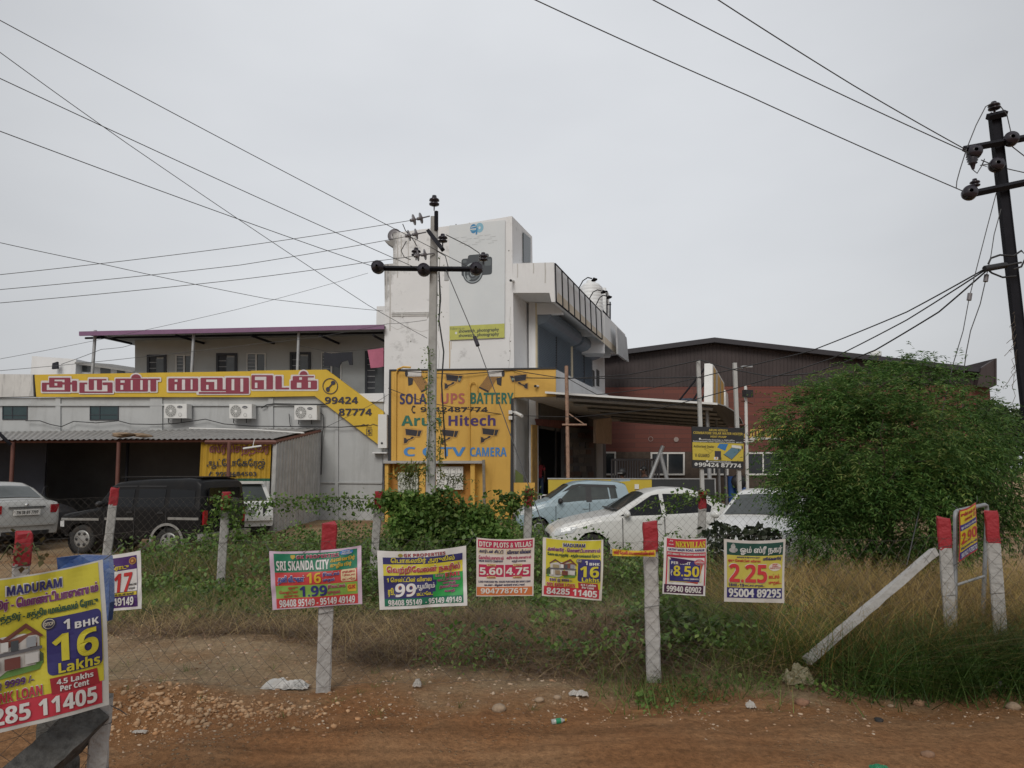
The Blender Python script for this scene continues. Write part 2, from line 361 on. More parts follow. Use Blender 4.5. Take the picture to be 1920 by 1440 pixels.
def line(mb, mp, pts, w, mi, layer=1):
    for (ax, ay), (bx, by) in zip(pts[:-1], pts[1:]):
        dx, dy = bx - ax, by - ay; l = math.hypot(dx, dy) or 1; ex, ey = dx / l * w * .3, dy / l * w * .3; nx, ny = -dy / l * w / 2, dx / l * w / 2
        lay = layer + random.random() * 0.3
        mb.poly([mp(ax - ex + nx, ay - ey + ny, lay), mp(bx + ex + nx, by + ey + ny, lay), mp(bx + ex - nx, by + ey - ny, lay), mp(ax - ex - nx, ay - ey - ny, lay)], mi)
# ---------------------------------------------------------------- the facade line and the depth direction of the shop block
FAC = Plane(P(722, 800, 24.0), (1, -0.12))
V = Vector((0.346, 1, 0)).normalized()
F0 = FAC.at(960, 882); F0.z = 0
U = FAC.u; NB = -FAC.n                      # along the facade; straight back
def B(s, t, z): return F0 + U * s + V * t + Vector((0, 0, z))
BASE = -0.25
def down(p, z=BASE): return Vector((p[0], p[1], z))
def fa(pts, off=0.0): return [FAC.at(x, y, off) for x, y in pts]
def fmap(off): return lambda x, y, l: FAC.at(x, y, off + l * 0.002)
def slab(mb, pts, off, depth, mi=0):
    mb.prism(fa(pts, off), NB * depth, mi)
def win_rect(mb, x0, y0, x1, y1, off, mi, d=0.04): slab(mb, [(x0, y0), (x1, y0), (x1, y1), (x0, y1)], off, d, mi)
def frame(mb, x0, y0, x1, y1, w, off, d, mi):
    win_rect(mb, x0, y0, x1, y0 + w, off, mi, d); win_rect(mb, x0, y1 - w, x1, y1, off, mi, d)
    win_rect(mb, x0, y0 + w, x0 + w, y1 - w, off, mi, d); win_rect(mb, x1 - w, y0 + w, x1, y1 - w, off, mi, d)

# ---------------------------------------------------------------- left wing: two storeys with a purple edged roof
LW = thing('two_storey_building', 'long grey two storey building with purple edged roof left of the white tower', 'building', down(FAC.at(400, 800)))
b = MB()
pl = [FAC.at(-160, 700), FAC.at(719, 700), ]
top = FAC.at(400, 745).z
b.prism([down(FAC.at(-160, 800)), down(FAC.at(719.5, 800)), FAC.at(719.5, 741), FAC.at(-160, 747)], NB * 9, 0)
for x0, x1 in ((104, 113), (281, 304), (503, 512), (628, 634)): slab(b, [(x0, 745), (x1, 745), (x1, 980), (x0, 980)], 0.06, 0.06, 0)
slab(b, [(-150, 757), (640, 757), (640, 761), (-150, 761)], 0.07, 0.07, 0)
slab(b, [(595, 903), (716, 904), (716, 907), (595, 906)], 0.05, 0.05, 0)
wl = b.build('wall', M['grey_wall'], LW)
b = MB(); slab(b, [(-160, 700), (64, 702), (64, 743), (-160, 748)], 0.12, 0.25, 0); b.build('parapet', M['mould'], LW)
b = MB(); slab(b, [(607, 739), (719, 737), (719, 753), (612, 753)], 0.09, 1.8, 0); b.build('floor_slab', M['white_wall'], LW)
UP = -1.7
b = MB(); b.prism([FAC.at(253, 752, UP), FAC.at(728, 752, UP), FAC.at(728, 618, UP), FAC.at(253, 623, UP)], NB * 5.5, 0)
uw = b.build('upper_wall', M['upper_wall'], LW)
# upper doors and windows seen above the parapet
for x0, x1, yt, y2 in ((275, 311, 665, 746), (405, 444, 662, 746), (543, 582, 660, 746), (684, 722, 658, 742)):
    b = MB(); frame(b, x0, yt, x1, y2, 4.5, UP + 0.05, 0.06, 0); o = b.build('door', M['dark_frame'], LW)
    b = MB(); win_rect(b, x0 + 4.5, yt + 4.5, (x0 + x1) / 2, y2 - 4.5, UP + 0.02, 0, 0.03)
    for k in range(6): win_rect(b, x0 + 5, yt + 14 + k * 11, (x0 + x1) / 2, yt + 15 + k * 11, UP + 0.03, 1, 0.02)
    win_rect(b, (x0 + x1) / 2, yt + 8, x1 - 4.5, y2 - 4.5, UP + 0.03, 2, 0.03)
    b.build('door_leaf', [M['dark_frame'], M['steel'], M['glass2']], o)
for x0, x1, yt, y2 in ((329, 361, 665, 700), (462, 498, 662, 700), (602, 640, 660, 712)):
    b = MB(); frame(b, x0, yt, x1, y2, 2, UP + 0.05, 0.06, 0); win_rect(b, (x0 + x1) / 2 - 1.5, yt, (x0 + x1) / 2 + 1.5, y2, UP + 0.055, 0, 0.05)
    o = b.build('window', M['white_plastic'], LW)
    b = MB(); win_rect(b, x0 + 2, yt + 2, x1 - 2, y2 - 2, UP + 0.02, 0, 0.03)
    for k in range(5): win_rect(b, x0 + 2.5, yt + 5 + k * 6.5, (x0 + x1) / 2 - 2, yt + 6 + k * 6.5, UP + 0.035, 1, 0.02)
    b.build('pane', [M['glass2'], M['steel']], o)
for x0, y0, x1, y1 in ((4, 760, 51, 787), (168, 759, 222, 788)):
    b = MB(); frame(b, x0, y0, x1, y1, 1.6, 0.03, 0.05, 0); win_rect(b, x0 + 18, y0, x0 + 19.5, y1, 0.028, 0, 0.03); win_rect(b, x0, y0 + 18, x1, y0 + 19.2, 0.028, 0, 0.03)
    o = b.build('window', M['dark_frame'], LW); b = MB(); win_rect(b, x0 + 1, y0 + 1, x1 - 1, y1 - 1, 0.012, 0, 0.03); b.build('pane', mat('teal_glass', (0.03, 0.055, 0.06), 0.2), o)
# roof: sheet with a purple fascia, on tube columns
b = MB()
b.prism([FAC.at(148, 621.5, 0.25), FAC.at(720, 608.5, 0.25), FAC.at(720, 617, 0.25), FAC.at(148, 629.5, 0.25)], NB * 0.06, 0)
a0, a1 = FAC.at(148, 623, 0.2), FAC.at(720, 610, 0.2)
b.prism([a0, a1, a1 + NB * 7.5 + Vector((0, 0, 0.25)), a0 + NB * 7.5 + Vector((0, 0, 0.25))], (0, 0, -0.04), 1)
rf = b.build('roof', [M['purple'], M['asb']], LW)
b = MB()
for x in (178, 363, 560):
    p = FAC.at(x, 632, -0.1 if x < 700 else 0); q = FAC.at(x, 700, -0.1); b = MB(); b.tube([down(p, q.z - 0.9), p + Vector((0, 0, 0.25))], 0.055, 10); b.build('column', M['steel'], LW)
for x in (182, 330, 470, 600, 700):
    p = FAC.at(x, 632, 0.1); b = MB(); b.tube([p + Vector((0, 0, 0.06)), p + NB * 1.9 + Vector((0, 0, 0.1))], 0.045, 6); b.build('rafter', M['black_iron'], rf)
b = MB(); p = FAC.at(160, 634, -0.2); q = FAC.at(719, 624, -0.2); b.tube([p, q], 0.04, 6); b.build('purlin', M['black_iron'], rf)

# yellow shop sign over the parapet, with its band running down to the right
YS = thing('shop_signboard', 'long yellow shop signboard with maroon block letters and a sloping right end', 'signboard', FAC.at(400, 720))
b = MB()
slab(b, [(64.5, 702.5), (470, 696), (470, 744.5), (68, 744)], 0.14, 0.12, 0)
slab(b, [(470, 695), (612, 693), (719, 772), (719, 841), (590, 742.5), (470, 744.5)], 0.155, 0.13, 0)
slab(b, [(61.5, 703), (64.4, 703), (66, 744), (63, 744)], 0.15, 0.15, 1)
b.build('board', [M['ysign'], M['edgeblack']], YS)
def z1(x, y): return 60 + x / 6.4, 680 + y / 6.4
def z2(x, y): return 300 + x / 6.0, 680 + y / 6.0
g = MB(); mp = fmap(0.16)
def blk(zf, plates, reds, holes):
    for x0, y0, x1, y1 in plates:
        a = zf(x0, y0); c = zf(x1, y1); rrect(g, mp, a[0], a[1], c[0], c[1], 2.2, 1, 4 + random.random() * .5)
    for x0, y0, x1, y1 in reds:
        a = zf(x0, y0); c = zf(x1, y1); rrect(g, mp, a[0], a[1], c[0], c[1], min(2.0, abs(c[0] - a[0]) / 3, abs(c[1] - a[1]) / 3), 0, 8 + random.random())
    for x0, y0, x1, y1 in holes:
        a = zf(x0, y0); c = zf(x1, y1); rect(g, mp, a[0], a[1], c[0], c[1], 1, 11 + random.random() * .5)
blk(z1, [(105, 215, 470, 367), (195, 160, 475, 300), (460, 195, 562, 362)],
    [(118, 240, 175, 348), (118, 328, 460, 348), (390, 190, 460, 348), (205, 180, 460, 202), (205, 180, 268, 298), (268, 223, 365, 245), (303, 223, 365, 298), (205, 275, 365, 298), (360, 235, 490, 262), (480, 215, 540, 346), (118, 240, 210, 263)], [])
blk(z1, [(560, 215, 985, 378), (668, 174, 915, 260)],
    [(568, 238, 630, 362), (568, 238, 662, 258), (568, 345, 966, 363), (680, 195, 742, 328), (680, 195, 892, 211), (778, 197, 840, 328), (845, 236, 966, 268), (905, 238, 966, 363)], [])
blk(z1, [(988, 175, 1405, 360), (1395, 173, 1552, 230), (1405, 180, 1510, 360)],
    [(1000, 190, 1390, 346), (1420, 190, 1490, 346), (1385, 190, 1532, 208)], [(1062, 213, 1112, 240), (1062, 270, 1095, 325), (1185, 210, 1208, 326), (1300, 210, 1328, 326)])
blk(z2, [(75, 157, 440, 336), (440, 155, 720, 336), (722, 150, 1018, 350), (410, 320, 1010, 362)],
    [(92, 175, 428, 320), (456, 170, 706, 320), (740, 168, 1000, 342), (436, 330, 1000, 350), (690, 296, 760, 320)],
    [(165, 190, 197, 215), (165, 245, 190, 305), (247, 190, 282, 305), (345, 190, 366, 300), (520, 190, 642, 216), (520, 250, 546, 300), (612, 190, 642, 300), (706, 175, 738, 300), (805, 185, 836, 310), (905, 180, 936, 326), (1000, 200, 1004, 210)])
blk(z2, [(1026, 124, 1282, 318), (1282, 136, 1392, 318), (1370, 262, 1470, 318), (1455, 185, 1782, 318), (1470, 135, 1745, 200)],
    [(1028, 140, 1270, 300), (1298, 150, 1370, 300), (1298, 280, 1452, 300), (1470, 200, 1766, 300), (1500, 150, 1732, 166), (1492, 150, 1662, 210)],
    [(1068, 158, 1196, 196), (1170, 158, 1196, 302), (1068, 225, 1096, 285), (1567, 165, 1597, 192), (1540, 225, 1590, 282), (1667, 215, 1696, 282)])
for zf, x0, y0, x1, y1 in ((z1, 1190, 135, 1305, 182), (z2, 1570, 90, 1660, 134)):
    a = zf(x0, y0); c = zf(x1, y1); cx = (a[0] + c[0]) / 2; rr = (c[0] - a[0]) / 2
    disc(g, mp, cx, c[1], rr + 2.2, c[1] - a[1] + 2, 1, 4, 16, 180, 360); disc(g, mp, cx, c[1] + .6, rr, c[1] - a[1], 0, 9, 16, 180, 360)
g.build('block_letters', [ink((0.23, 0.03, 0.055)), ink((0.6, 0.56, 0.56))], YS)
g = MB(); mp = fmap(0.175)
text(g, mp, '99424', 609, 744, 671, 757, 0, 2, 0.7); text(g, mp, '87774', 635, 766, 697, 779, 0, 2, 0.7)
disc(g, mp, 619, 724, 14.5, 15, 0, 2, 32, 0, 360, 0.9)
line(g, mp, [(613, 731), (625, 717)], 2.6, 0, 2); disc(g, mp, 614.5, 730, 3.6, 4.6, 0, 3, 14); disc(g, mp, 624.5, 717.5, 4.2, 3.8, 0, 3, 14)
text(g, mp, '5', 689, 806, 695, 814, 0, 2, 0.3); line(g, mp, [(687, 804), (697, 804), (697, 816), (687, 816), (687, 804)], 0.8, 0, 2)
line(g, mp, [(676, 798), (682, 795.5), (685, 797.5), (690, 796), (694, 798), (699, 795), (708, 798)], 1.0, 0, 2); line(g, mp, [(687, 801), (697, 801)], .7, 0, 2)
g.build('phone_lettering', [ink((0.025, 0.025, 0.05))], YS)

# air conditioners on the grey wall
def ac_unit(x0, y0, label):
    t = thing('air_conditioner', label, 'air conditioner', FAC.at(x0 + 19, y0 + 14, 0.3), 'outdoor air conditioner units on the grey wall')
    b = MB(); slab(b, [(x0, y0), (x0 + 42, y0), (x0 + 42, y0 + 27), (x0, y0 + 27)], 0.42, 0.32, 0); c = b.build('casing', M['white_plastic'], t)
    m2 = fmap(0.425); b = MB(); disc(b, m2, x0 + 12, y0 + 13.5, 10.5, 11.5, 0, 1, 28); b.build('grille', mat('fan_grille', (0.2, 0.2, 0.19), 0.6), t)
    b = MB()
    for k in range(4): disc(b, m2, x0 + 12, y0 + 13.5, 2.6 + k * 2.6, 2.8 + k * 2.8, 0, 3 + k * .1, 24, 0, 360, 1 - 0.5 / (2.6 + k * 2.6))
    for k in range(12): a = R(k * 30); line(b, m2, [(x0 + 12 + 2 * math.cos(a), y0 + 13.5 + 2 * math.sin(a)), (x0 + 12 + 10.3 * math.cos(a), y0 + 13.5 + 11 * math.sin(a))], 0.5, 0, 3.6)
    disc(b, m2, x0 + 12, y0 + 13.5, 2.2, 2.4, 0, 5, 16); b.build('fan_guard', M['white_plastic'], t)
    b = MB(); disc(b, m2, x0 + 29, y0 + 6, 5, 2.4, 0, 2, 20); disc(b, m2, x0 + 29.5, y0 + 20.5, 3.2, 3.6, 1, 2, 20); disc(b, m2, x0 + 29.5, y0 + 20.5, 2.6, 3.0, 2, 3, 20)
    text(b, m2, 'Carrier', x0 + 25.5, y0 + 5, x0 + 32.5, y0 + 7.2, 2, 3, 0.05)
    b.build('badge', [ink((0.03, 0.035, 0.05)), ink((0.3, 0.3, 0.3)), ink((0.6, 0.6, 0.58))], t)
    b = MB(); slab(b, [(x0 + 34, y0 + 17), (x0 + 44, y0 + 17), (x0 + 44, y0 + 26), (x0 + 34, y0 + 26)], 0.36, 0.16, 0); b.build('valve_cover', M['white_plastic'], t)
    for xx in (x0 + 8, x0 + 32):
        b = MB(); p = FAC.at(xx, y0 + 28.3, 0.4); q = FAC.at(xx, y0 + 28.3, 0.0); b.tube([p, q, q + Vector((0, 0, -0.12)), p], 0.014, 5); b.build('bracket', M['black_iron'], t)
ac_unit(308, 757, 'white air conditioner unit with fan grille, leftmost of three below the yellow sign')
ac_unit(430, 757.5, 'white air conditioner unit with fan grille, middle one of three below the yellow sign')
ac_unit(552, 760, 'white air conditioner unit nearest the sloping end of the yellow sign')
# meter cabinet at the corner, cables on the wall
t = thing('junction_box', 'tall white wall box between the yellow band and the yellow painted wall', 'wall box', FAC.at(717, 810, 0.2))
b = MB(); slab(b, [(709, 777), (725, 777), (725, 840), (708.5, 840)], 0.34, 0.2, 0); b.build('cabinet', M['white_plastic'], t)
b = MB(); disc(b, fmap(0.345), 716, 831, 2.2, 2.2, 0, 1, 14); b.build('lock', M['black_plastic'], t)
b = MB(); slab(b, [(698, 848), (725, 848), (725, 850), (697, 850)], 0.3, 0.3, 0); tag(b.build('small_ledge', M['white_wall'], None, FAC.at(711, 849)), 'narrow white ledge on the grey wall under the tall wall box', 'ledge')
def wall_cable(pts, off, r, label):
    b = MB(); b.tube([FAC.at(x, y, off + (0.03 if i % 2 else 0)) for i, (x, y) in enumerate(pts)], r, 5); return tag(b.build('wall_cable', M['cable'], None, FAC.at(*pts[0], off)), label, 'cable', 'cables strung along the grey wall')
wall_cable([(48, 789), (75, 789), (95, 796), (115, 800), (138, 790), (180, 793), (222, 789), (245, 795), (290, 796), (330, 794), (385, 786), (420, 795), (470, 799), (560, 800), (640, 801), (690, 797)], 0.16, 0.016, 'long sagging black cable strung along the grey wall below the windows')
wall_cable([(490, 765), (500, 759), (515, 757), (560, 758), (610, 758), (640, 760)], 0.1, 0.02, 'thick black cable clipped high on the grey wall beside the right air conditioner')
wall_cable([(542, 776), (544, 797), (546, 800)], 0.1, 0.013, 'short black cable dropping down left of the right air conditioner')
wall_cable([(598, 772), (606, 778), (607, 800), (604, 815), (602, 890)], 0.08, 0.015, 'black cable dropping from the right air conditioner down the grey wall')

# laundry on the upper corridor
t = MB(); pts = [(608, 660), (621, 663), (638, 661), (660, 660), (661, 684), (655, 684), (652, 675), (640, 679), (635, 690), (628, 687), (618, 686), (607, 686)]
t.prism(fa(pts, -0.25), NB * 0.05, 0); tag(t.build('hanging_shirt', M['navy'], None, FAC.at(634, 661, -0.25)), 'dark navy shirt drying on the line above the yellow sign', 'shirt', 'laundry hung in the upper corridor')
t = MB(); pts = [(689, 656), (700, 655), (719, 652), (719, 687), (710, 689), (695, 690)]
t.prism(fa(pts, -0.2), NB * 0.05, 0); tag(t.build('hanging_towel', M['pinkcloth'], None, FAC.at(704, 654, -0.2)), 'pink towel drying on the line beside the white tower', 'towel', 'laundry hung in the upper corridor')
t = MB(); t.tube([FAC.at(560, 648, -0.22), FAC.at(620, 660, -0.22), FAC.at(680, 656, -0.22), FAC.at(720, 650, -0.22)], 0.008, 5); tag(t.build('clothes_line', M['wire'], None, FAC.at(560, 648, -0.22)), 'thin clothes line across the upper corridor carrying laundry', 'clothes line')

# small white house beyond the yellow parapet
NH = Plane(P(150, 690, 31), (1, -0.1))
t = thing('neighbour_house', 'small white flat roofed house showing beyond the yellow sign at far left', 'house', down(P(150, 690, 31)))
b = MB(); b.prism([down(NH.at(58, 700)), down(NH.at(143, 700)), NH.at(143, 673.5), NH.at(60, 667.5)], NH.n * -5, 0); b.build('wall', M['white_wall'], t)
b = MB(); b.prism([down(NH.at(143.5, 700, -.4)), down(NH.at(250, 700, -.4)), NH.at(250, 695, -.4), NH.at(143.5, 681, -.4)], NH.n * -4, 0); b.build('side_wall', M['white_wall'], t)
b = MB()
for k in range(22):
    x = 140 + k * 5; y = 679.5 + k * 0.76; p = NH.at(x, y, 0.1); q = NH.at(x + 5, y + .76, 0.1); bk = NH.n * -2.5 + Vector((0, 0, 0.25))
    b.prism([p, (p + q) / 2 + Vector((0, 0, 0.05)), q, q - Vector((0, 0, 0.05)), p - Vector((0, 0, 0.05))], bk, 0)
b.build('roof', M['asb'], t)
for x0, x1, y in ((154, 173, 686), (188, 206, 690), (219, 233, 692)):
    b = MB(); b.prism([NH.at(x0, y, -.37), NH.at(x1, y + 1.5, -.37), NH.at(x1, y + 12, -.37), NH.at(x0, y + 11, -.37)], NH.n * -0.05, 0); b.build('window', M['glass2'], t)
b = MB(); b.prism([NH.at(98, 681, .3), NH.at(107, 678, .3), NH.at(107.5, 691, .3), NH.at(97, 692, .3)], NH.n * -0.1, 0); tag(b.build('hanging_cloth', M['navy'], None, NH.at(102, 679, .3)), 'small dark cloth hanging before the small white house', 'cloth')

# ---------------------------------------------------------------- white tower with shop
TW = thing('shop_building', 'white shop building with stair tower, balcony and blue roller shutters', 'building', down(FAC.at(850, 800)))
b = MB()
b.prism([down(FAC.at(721.5, 800)), down(FAC.at(964, 800)), FAC.at(964, 692), FAC.at(961, 493), FAC.at(960, 405), FAC.at(862, 421), FAC.at(737, 437), FAC.at(737, 494), FAC.at(720.5, 495.5), FAC.at(721.5, 581)], V * 2.3, 0)
b.build('tower', M['tower_wall'], TW)
SP0 = Plane(B(0.04, 0, 0), V)
b = MB(); b.prism([SP0.at(982, 436, .02), SP0.at(995, 447, .02), SP0.at(995, 492, .02), SP0.at(982, 492, .02)], SP0.n * -0.04, 0); b.build('stair_opening_shade', M['glass2'], TW)  # dark panel on the wall stands for the shade in the opening
b = MB()
b.prism([FAC.at(961.5, 494), FAC.at(1038.5, 492), FAC.at(1040.5, 566), FAC.at(1034, 566), FAC.at(1030, 549), FAC.at(961.5, 549)], V * 13.6, 0)
b.build('balcony', M['white_wall'], TW)
zs = FAC.at(1000, 549).z; zg = FAC.at(1000, 693).z
zg2 = FAC.at(1042, 744, .1).z
b = MB(); b.prism([B(.12, 1.45, BASE), B(.36, 1.45, BASE), B(.36, 1.45, zs + .1), B(.12, 1.45, zs + .1)], V * 0.3, 0)
b.prism([B(.36, 1.76, zg2), B(.36, 13.5, zg2), B(.36, 13.5, zs + .1), B(.36, 1.76, zs + .1)], U * -6.0, 0); b.build('shop_wall', M['white_wall'], TW)
b = MB(); b.prism([B(.36, 5.6, BASE), B(.36, 13.5, BASE), B(.36, 13.5, zg2 - .01), B(.36, 5.6, zg2 - .01)], U * -.2, 0)
b.prism([B(-2.6, 1.8, BASE), B(-2.6, 8, BASE), B(-2.6, 8, zg2 - .01), B(-2.6, 1.8, zg2 - .01)], U * -.2, 0); b.prism([B(-2.6, 8.01, BASE), B(.15, 8.01, BASE), B(.15, 8.01, zg2 - .01), B(-2.6, 8.01, zg2 - .01)], V * .2, 0); b.build('shop_inner_wall', M['shadesheet'], TW)
for t_, h_, d_ in ((1.48, .42, .25), (6.55, .3, .2)): b = MB(); b.prism([B(.37, t_, zs - h_), B(1.3, t_, zs - h_), B(1.3, t_, zs - .01), B(.37, t_, zs - .01)], V * d_, 0); b.build('beam', M['white_wall'], TW)
for t_, d_, z_, x_ in ((1.44, .16, .02, .40), (6.35, .3, .6, .41)): b = MB(); b.prism([B(.365, t_, zg), B(x_, t_, zg), B(x_, t_, zs - z_), B(.365, t_, zs - z_)], V * d_, 0); b.build('pilaster', M['cream'], TW)
def shutter(t0, t1, label):
    b = MB(); n = 30; zt = zs - 0.75; z0 = zg - .1
    for k in range(n):
        za = z0 + (zt - z0) * k / n; zc = z0 + (zt - z0) * (k + 1) / n; h = zc - za
        b.prism([B(.37, t0, za), B(.43, t0, za + h * .35), B(.43, t0, za + h * .6), B(.37, t0, zc)], V * (t1 - t0), 0)
    mid = (t0 + t1) / 2; b.prism([B(.37, mid, z0), B(.445, mid, z0), B(.445, mid, zt), B(.37, mid, zt)], V * 0.07, 1)
    o = b.build('roller_shutter', [M['shutter'], M['edgeblack']], TW); o['label'] = label
    b = MB(); n = 9; prof = [B(.372, t0 - .05, zs - .05)] + [B(.372 + .52 * math.sin(R(a)) ** .8, t0 - .05, zs - .40 + .36 * math.cos(R(a))) for a in (25, 55, 85, 110, 140, 165)] + [B(.372, t0 - .05, zs - .8)]
    b.prism(prof, V * (t1 - t0 + .1), 0, 0); b.build('shutter_box', M['shutter'], o)
shutter(1.62, 6.3, 'wide near roller shutter'); shutter(6.75, 10.4, 'narrower far roller shutter')
SW = Plane(B(.36, 0, 0), V)
for x0, x1 in ((1110, 1115), (1119, 1124)):
    b = MB(); b.prism([SW.at(x0, 692, .03), SW.at(x1, 696, .03), SW.at(x1, 725, .03), SW.at(x0, 723, .03)], SW.n * -.02, 0); b.build('window', M['glass2'], TW)
# balcony railing frame, rusty stains, lamp arms, panel
SB = Plane(FAC.at(1039.6, 530), V)
b = MB()
b.tube([SB.at(1041, 494, .16), SB.at(1127, 584, .16)], 0.022, 6); b.tube([SB.at(1043, 566, .16), SB.at(1128, 636, .16)], 0.03, 6)
for k in range(9):
    f = k / 8; xt = 1041 + 86 * f ** .93; yt = 494 + (xt - 1041) / 86 * 90; xb = xt + 2.2; yb = 566 + (xb - 1043) / 85 * 70
    b.tube([SB.at(xt, yt, .16), SB.at(xb, yb, .16)], 0.022, 6)
tag(b.build('iron_sign_rack', M['black_iron'], None, SB.at(1041, 494, .16)), 'empty black iron sign frame fixed along the balcony parapet', 'sign frame')
b = MB(); b.prism([SB.at(1046, 548, .012), SB.at(1156, 652, .012), SB.at(1156, 664, .012), SB.at(1044, 565, .012)], SB.n * -.01, 0)
b.build('rusty_stain', mat('rust_stained_wall', (0.62, 0.55, 0.44), .8, .05, 2, stain=(0.4, 0.25, 0.12), stain_amt=.8, stain_scale=2.2, streak=True), TW)
def lamp_arm(xb, yb, xt, yt, label):
    t = thing('balcony_lamp', label, 'lamp', SB.at(xb, yb, .16), 'goose neck lamps along the balcony parapet')
    p = SB.at(xb, yb, .16); q = SB.at(xt, yt, 1.0); b = MB(); b.tube([p, p + (q - p) * .5 + Vector((0, 0, .12)), q + Vector((0, 0, .05)), q + SB.n * .15], 0.02, 6); b.build('arm', M['black_iron'], t)
    b = MB(); b.lathe(q + SB.n * .22 + Vector((0, 0, -.02)), (0.2, -.3, -1), [(-.05, .02), (0, .06), (.04, .11), (.04, .0)], 12); b.build('lamp_shade', M['black_iron'], t)
lamp_arm(1085, 541, 1102, 523, 'goose neck lamp nearest the tower on the balcony edge'); lamp_arm(1105, 560, 1120, 546, 'middle goose neck lamp on the balcony edge'); lamp_arm(1118, 571, 1131, 556, 'farthest goose neck lamp on the balcony edge near the tank stand')
b = MB(); b.prism([SB.at(1157, 613, .3), SB.at(1175, 633, .3), SB.at(1179, 679, .3), SB.at(1159, 664, .3)], SB.n * -.08, 0); tag(b.build('balcony_signboard', mat('faded_panel', (0.42, 0.43, 0.44), .6, .2, 1.5, stain=(.15, .15, .16), stain_amt=.6), None, SB.at(1167, 645, .3)), 'faded grey signboard at the far end of the balcony', 'signboard')
# tanks
def tank(px, y_top, y_bot, w, Y, label):
    c = P(px, y_bot, Y); h = P(px, y_top, Y).z - c.z; r = w / 2 / F * Y
    t = thing('water_tank', label, 'water tank', c, 'plastic water tanks on the roof'); b = MB()
    prof = [(0, 0), (0, r)]
    for k in range(8): z0 = h * .8 * k / 8; prof += [(z0 + .01, r), (z0 + h * .04, r * 1.015), (z0 + h * .08, r * 1.015), (z0 + h * .095, r * .985)]
    prof += [(h * .8, r), (h * .9, r * .72), (h * .93, r * .4)]
    b.lathe(c, (0, 0, 1), prof, 28); b.build('tank_body', M['tank'], t)
    b = MB(); b.lathe(c + Vector((0, 0, h * .92)), (0, 0, 1), [(0, r * .42), (h * .08, r * .4), (h * .08, 0)], 20); b.build('lid', M['tank'], t)
    b = MB(); b.box(c + Vector((0, 0, -.9)), (r * 2, r * 2, 1.8), 0); b.build('base', M['white_wall'], t)
tank(1109, 527, 592, 43, 31.5, 'large ribbed white water tank nearer the tower'); tank(1134, 540, 600, 18, 33.5, 'smaller white water tank partly behind the large one')
b = MB()
for x, y0, y1 in ((1138, 546, 600), (1144, 566, 602), (1127, 560, 600)):
    b.tube([P(x, y0, 33), P(x, y1, 33)], .035, 5)
b.tube([P(1138, 546, 33), P(1127, 546, 33.6)], .03, 5); b.tube([P(1138, 571, 33), P(1146, 571, 33)], .03, 5); b.tube([P(1127, 580, 32.5), P(1143, 600, 32.5)], .07, 5)
tag(b.build('tank_stand', M['black_iron'], None, P(1138, 600, 33)), 'black iron pipe stand beside the roof tanks', 'pipe stand')
# hairline cracks, holes and rust runs in the plaster
def plaster_mark(nm, pts, w, col):
    g = MB(); line(g, fmap(.004), pts, w, 0, 1); g.build(nm, [ink(col, .9)], TW)
plaster_mark('plaster_crack', [(957, 575), (956, 600), (958, 622), (955, 640), (957, 662), (954, 690)], .5, (.4, .39, .37)); plaster_mark('plaster_crack', [(730, 610), (745, 618), (760, 612), (790, 622), (805, 618)], .5, (.45, .44, .42))
plaster_mark('plaster_crack', [(820, 640), (824, 660), (822, 690)], .5, (.45, .44, .42)); plaster_mark('rust_run', [(843, 640), (843.5, 662), (843, 690)], 1.6, (.5, .36, .2)); plaster_mark('rust_run', [(846, 641), (846, 655)], .8, (.5, .38, .24))
for x_, y_ in ((954, 470), (957, 640), (956, 658), (953, 676), (928, 417), (855, 421), (770, 640), (790, 700 - 20)): g = MB(); disc(g, fmap(.005), x_, y_, 1.1, 1.1, 0, 1, 10); g.build('wall_fixing', [ink((.12, .11, .1), .8)], TW)
for x_, y0_, y1_ in ((745, 442, 520), (752, 441, 480), (765, 439, 505), (778, 437, 470), (724, 497, 560), (731, 496, 620), (880, 418, 421.5), (970, 495, 520), (1000, 494, 512), (1022, 493, 530)): plaster_mark('rain_streak', [(x_, y0_), (x_ + .6, (y0_ + y1_) / 2), (x_ + .2, y1_)], 1.3 + (x_ % 3) * .5, (.5, .49, .47))
# dish at tower top left
t = thing('dish_antenna', 'small grey dish antenna at the top left corner of the white tower', 'dish antenna', FAC.at(740, 445, -.3))
b = MB(); b.lathe(FAC.at(741, 443, -.5), (-.25, -1, .1), [(.0, .02), (.03, .14), (.08, .25), (.1, .25), (.05, .1)], 20); b.build('dish', M['grey_disc'], t)
b = MB(); b.tube([FAC.at(742, 446, -.6), FAC.at(742, 462, -.6)], .03, 6); b.build('mast', M['steel'], t)
b = MB(); p = [(721, 452), (738, 450), (738, 463), (733, 460)]; b.prism(fa(p, -.1), NB * .5, 0); tag(b.build('roof_sheet', M['asb'], None, FAC.at(730, 455, -.1)), 'small grey roof sheet jutting left from the top of the white tower', 'roof sheet')
# conduit pipes on the tower
b = MB()
for y in (586, 589, 592): b.tube([FAC.at(734, y, .03), FAC.at(806, y - 1, .03)], .012, 5)
for x in (754, 801): b.tube([FAC.at(x, 585, .04), FAC.at(x, 594, .04)], .02, 5)
tag(b.build('wall_conduit', M['white_plastic'], None, FAC.at(734, 589)), 'three thin pale conduits clamped across the white tower wall', 'conduit')
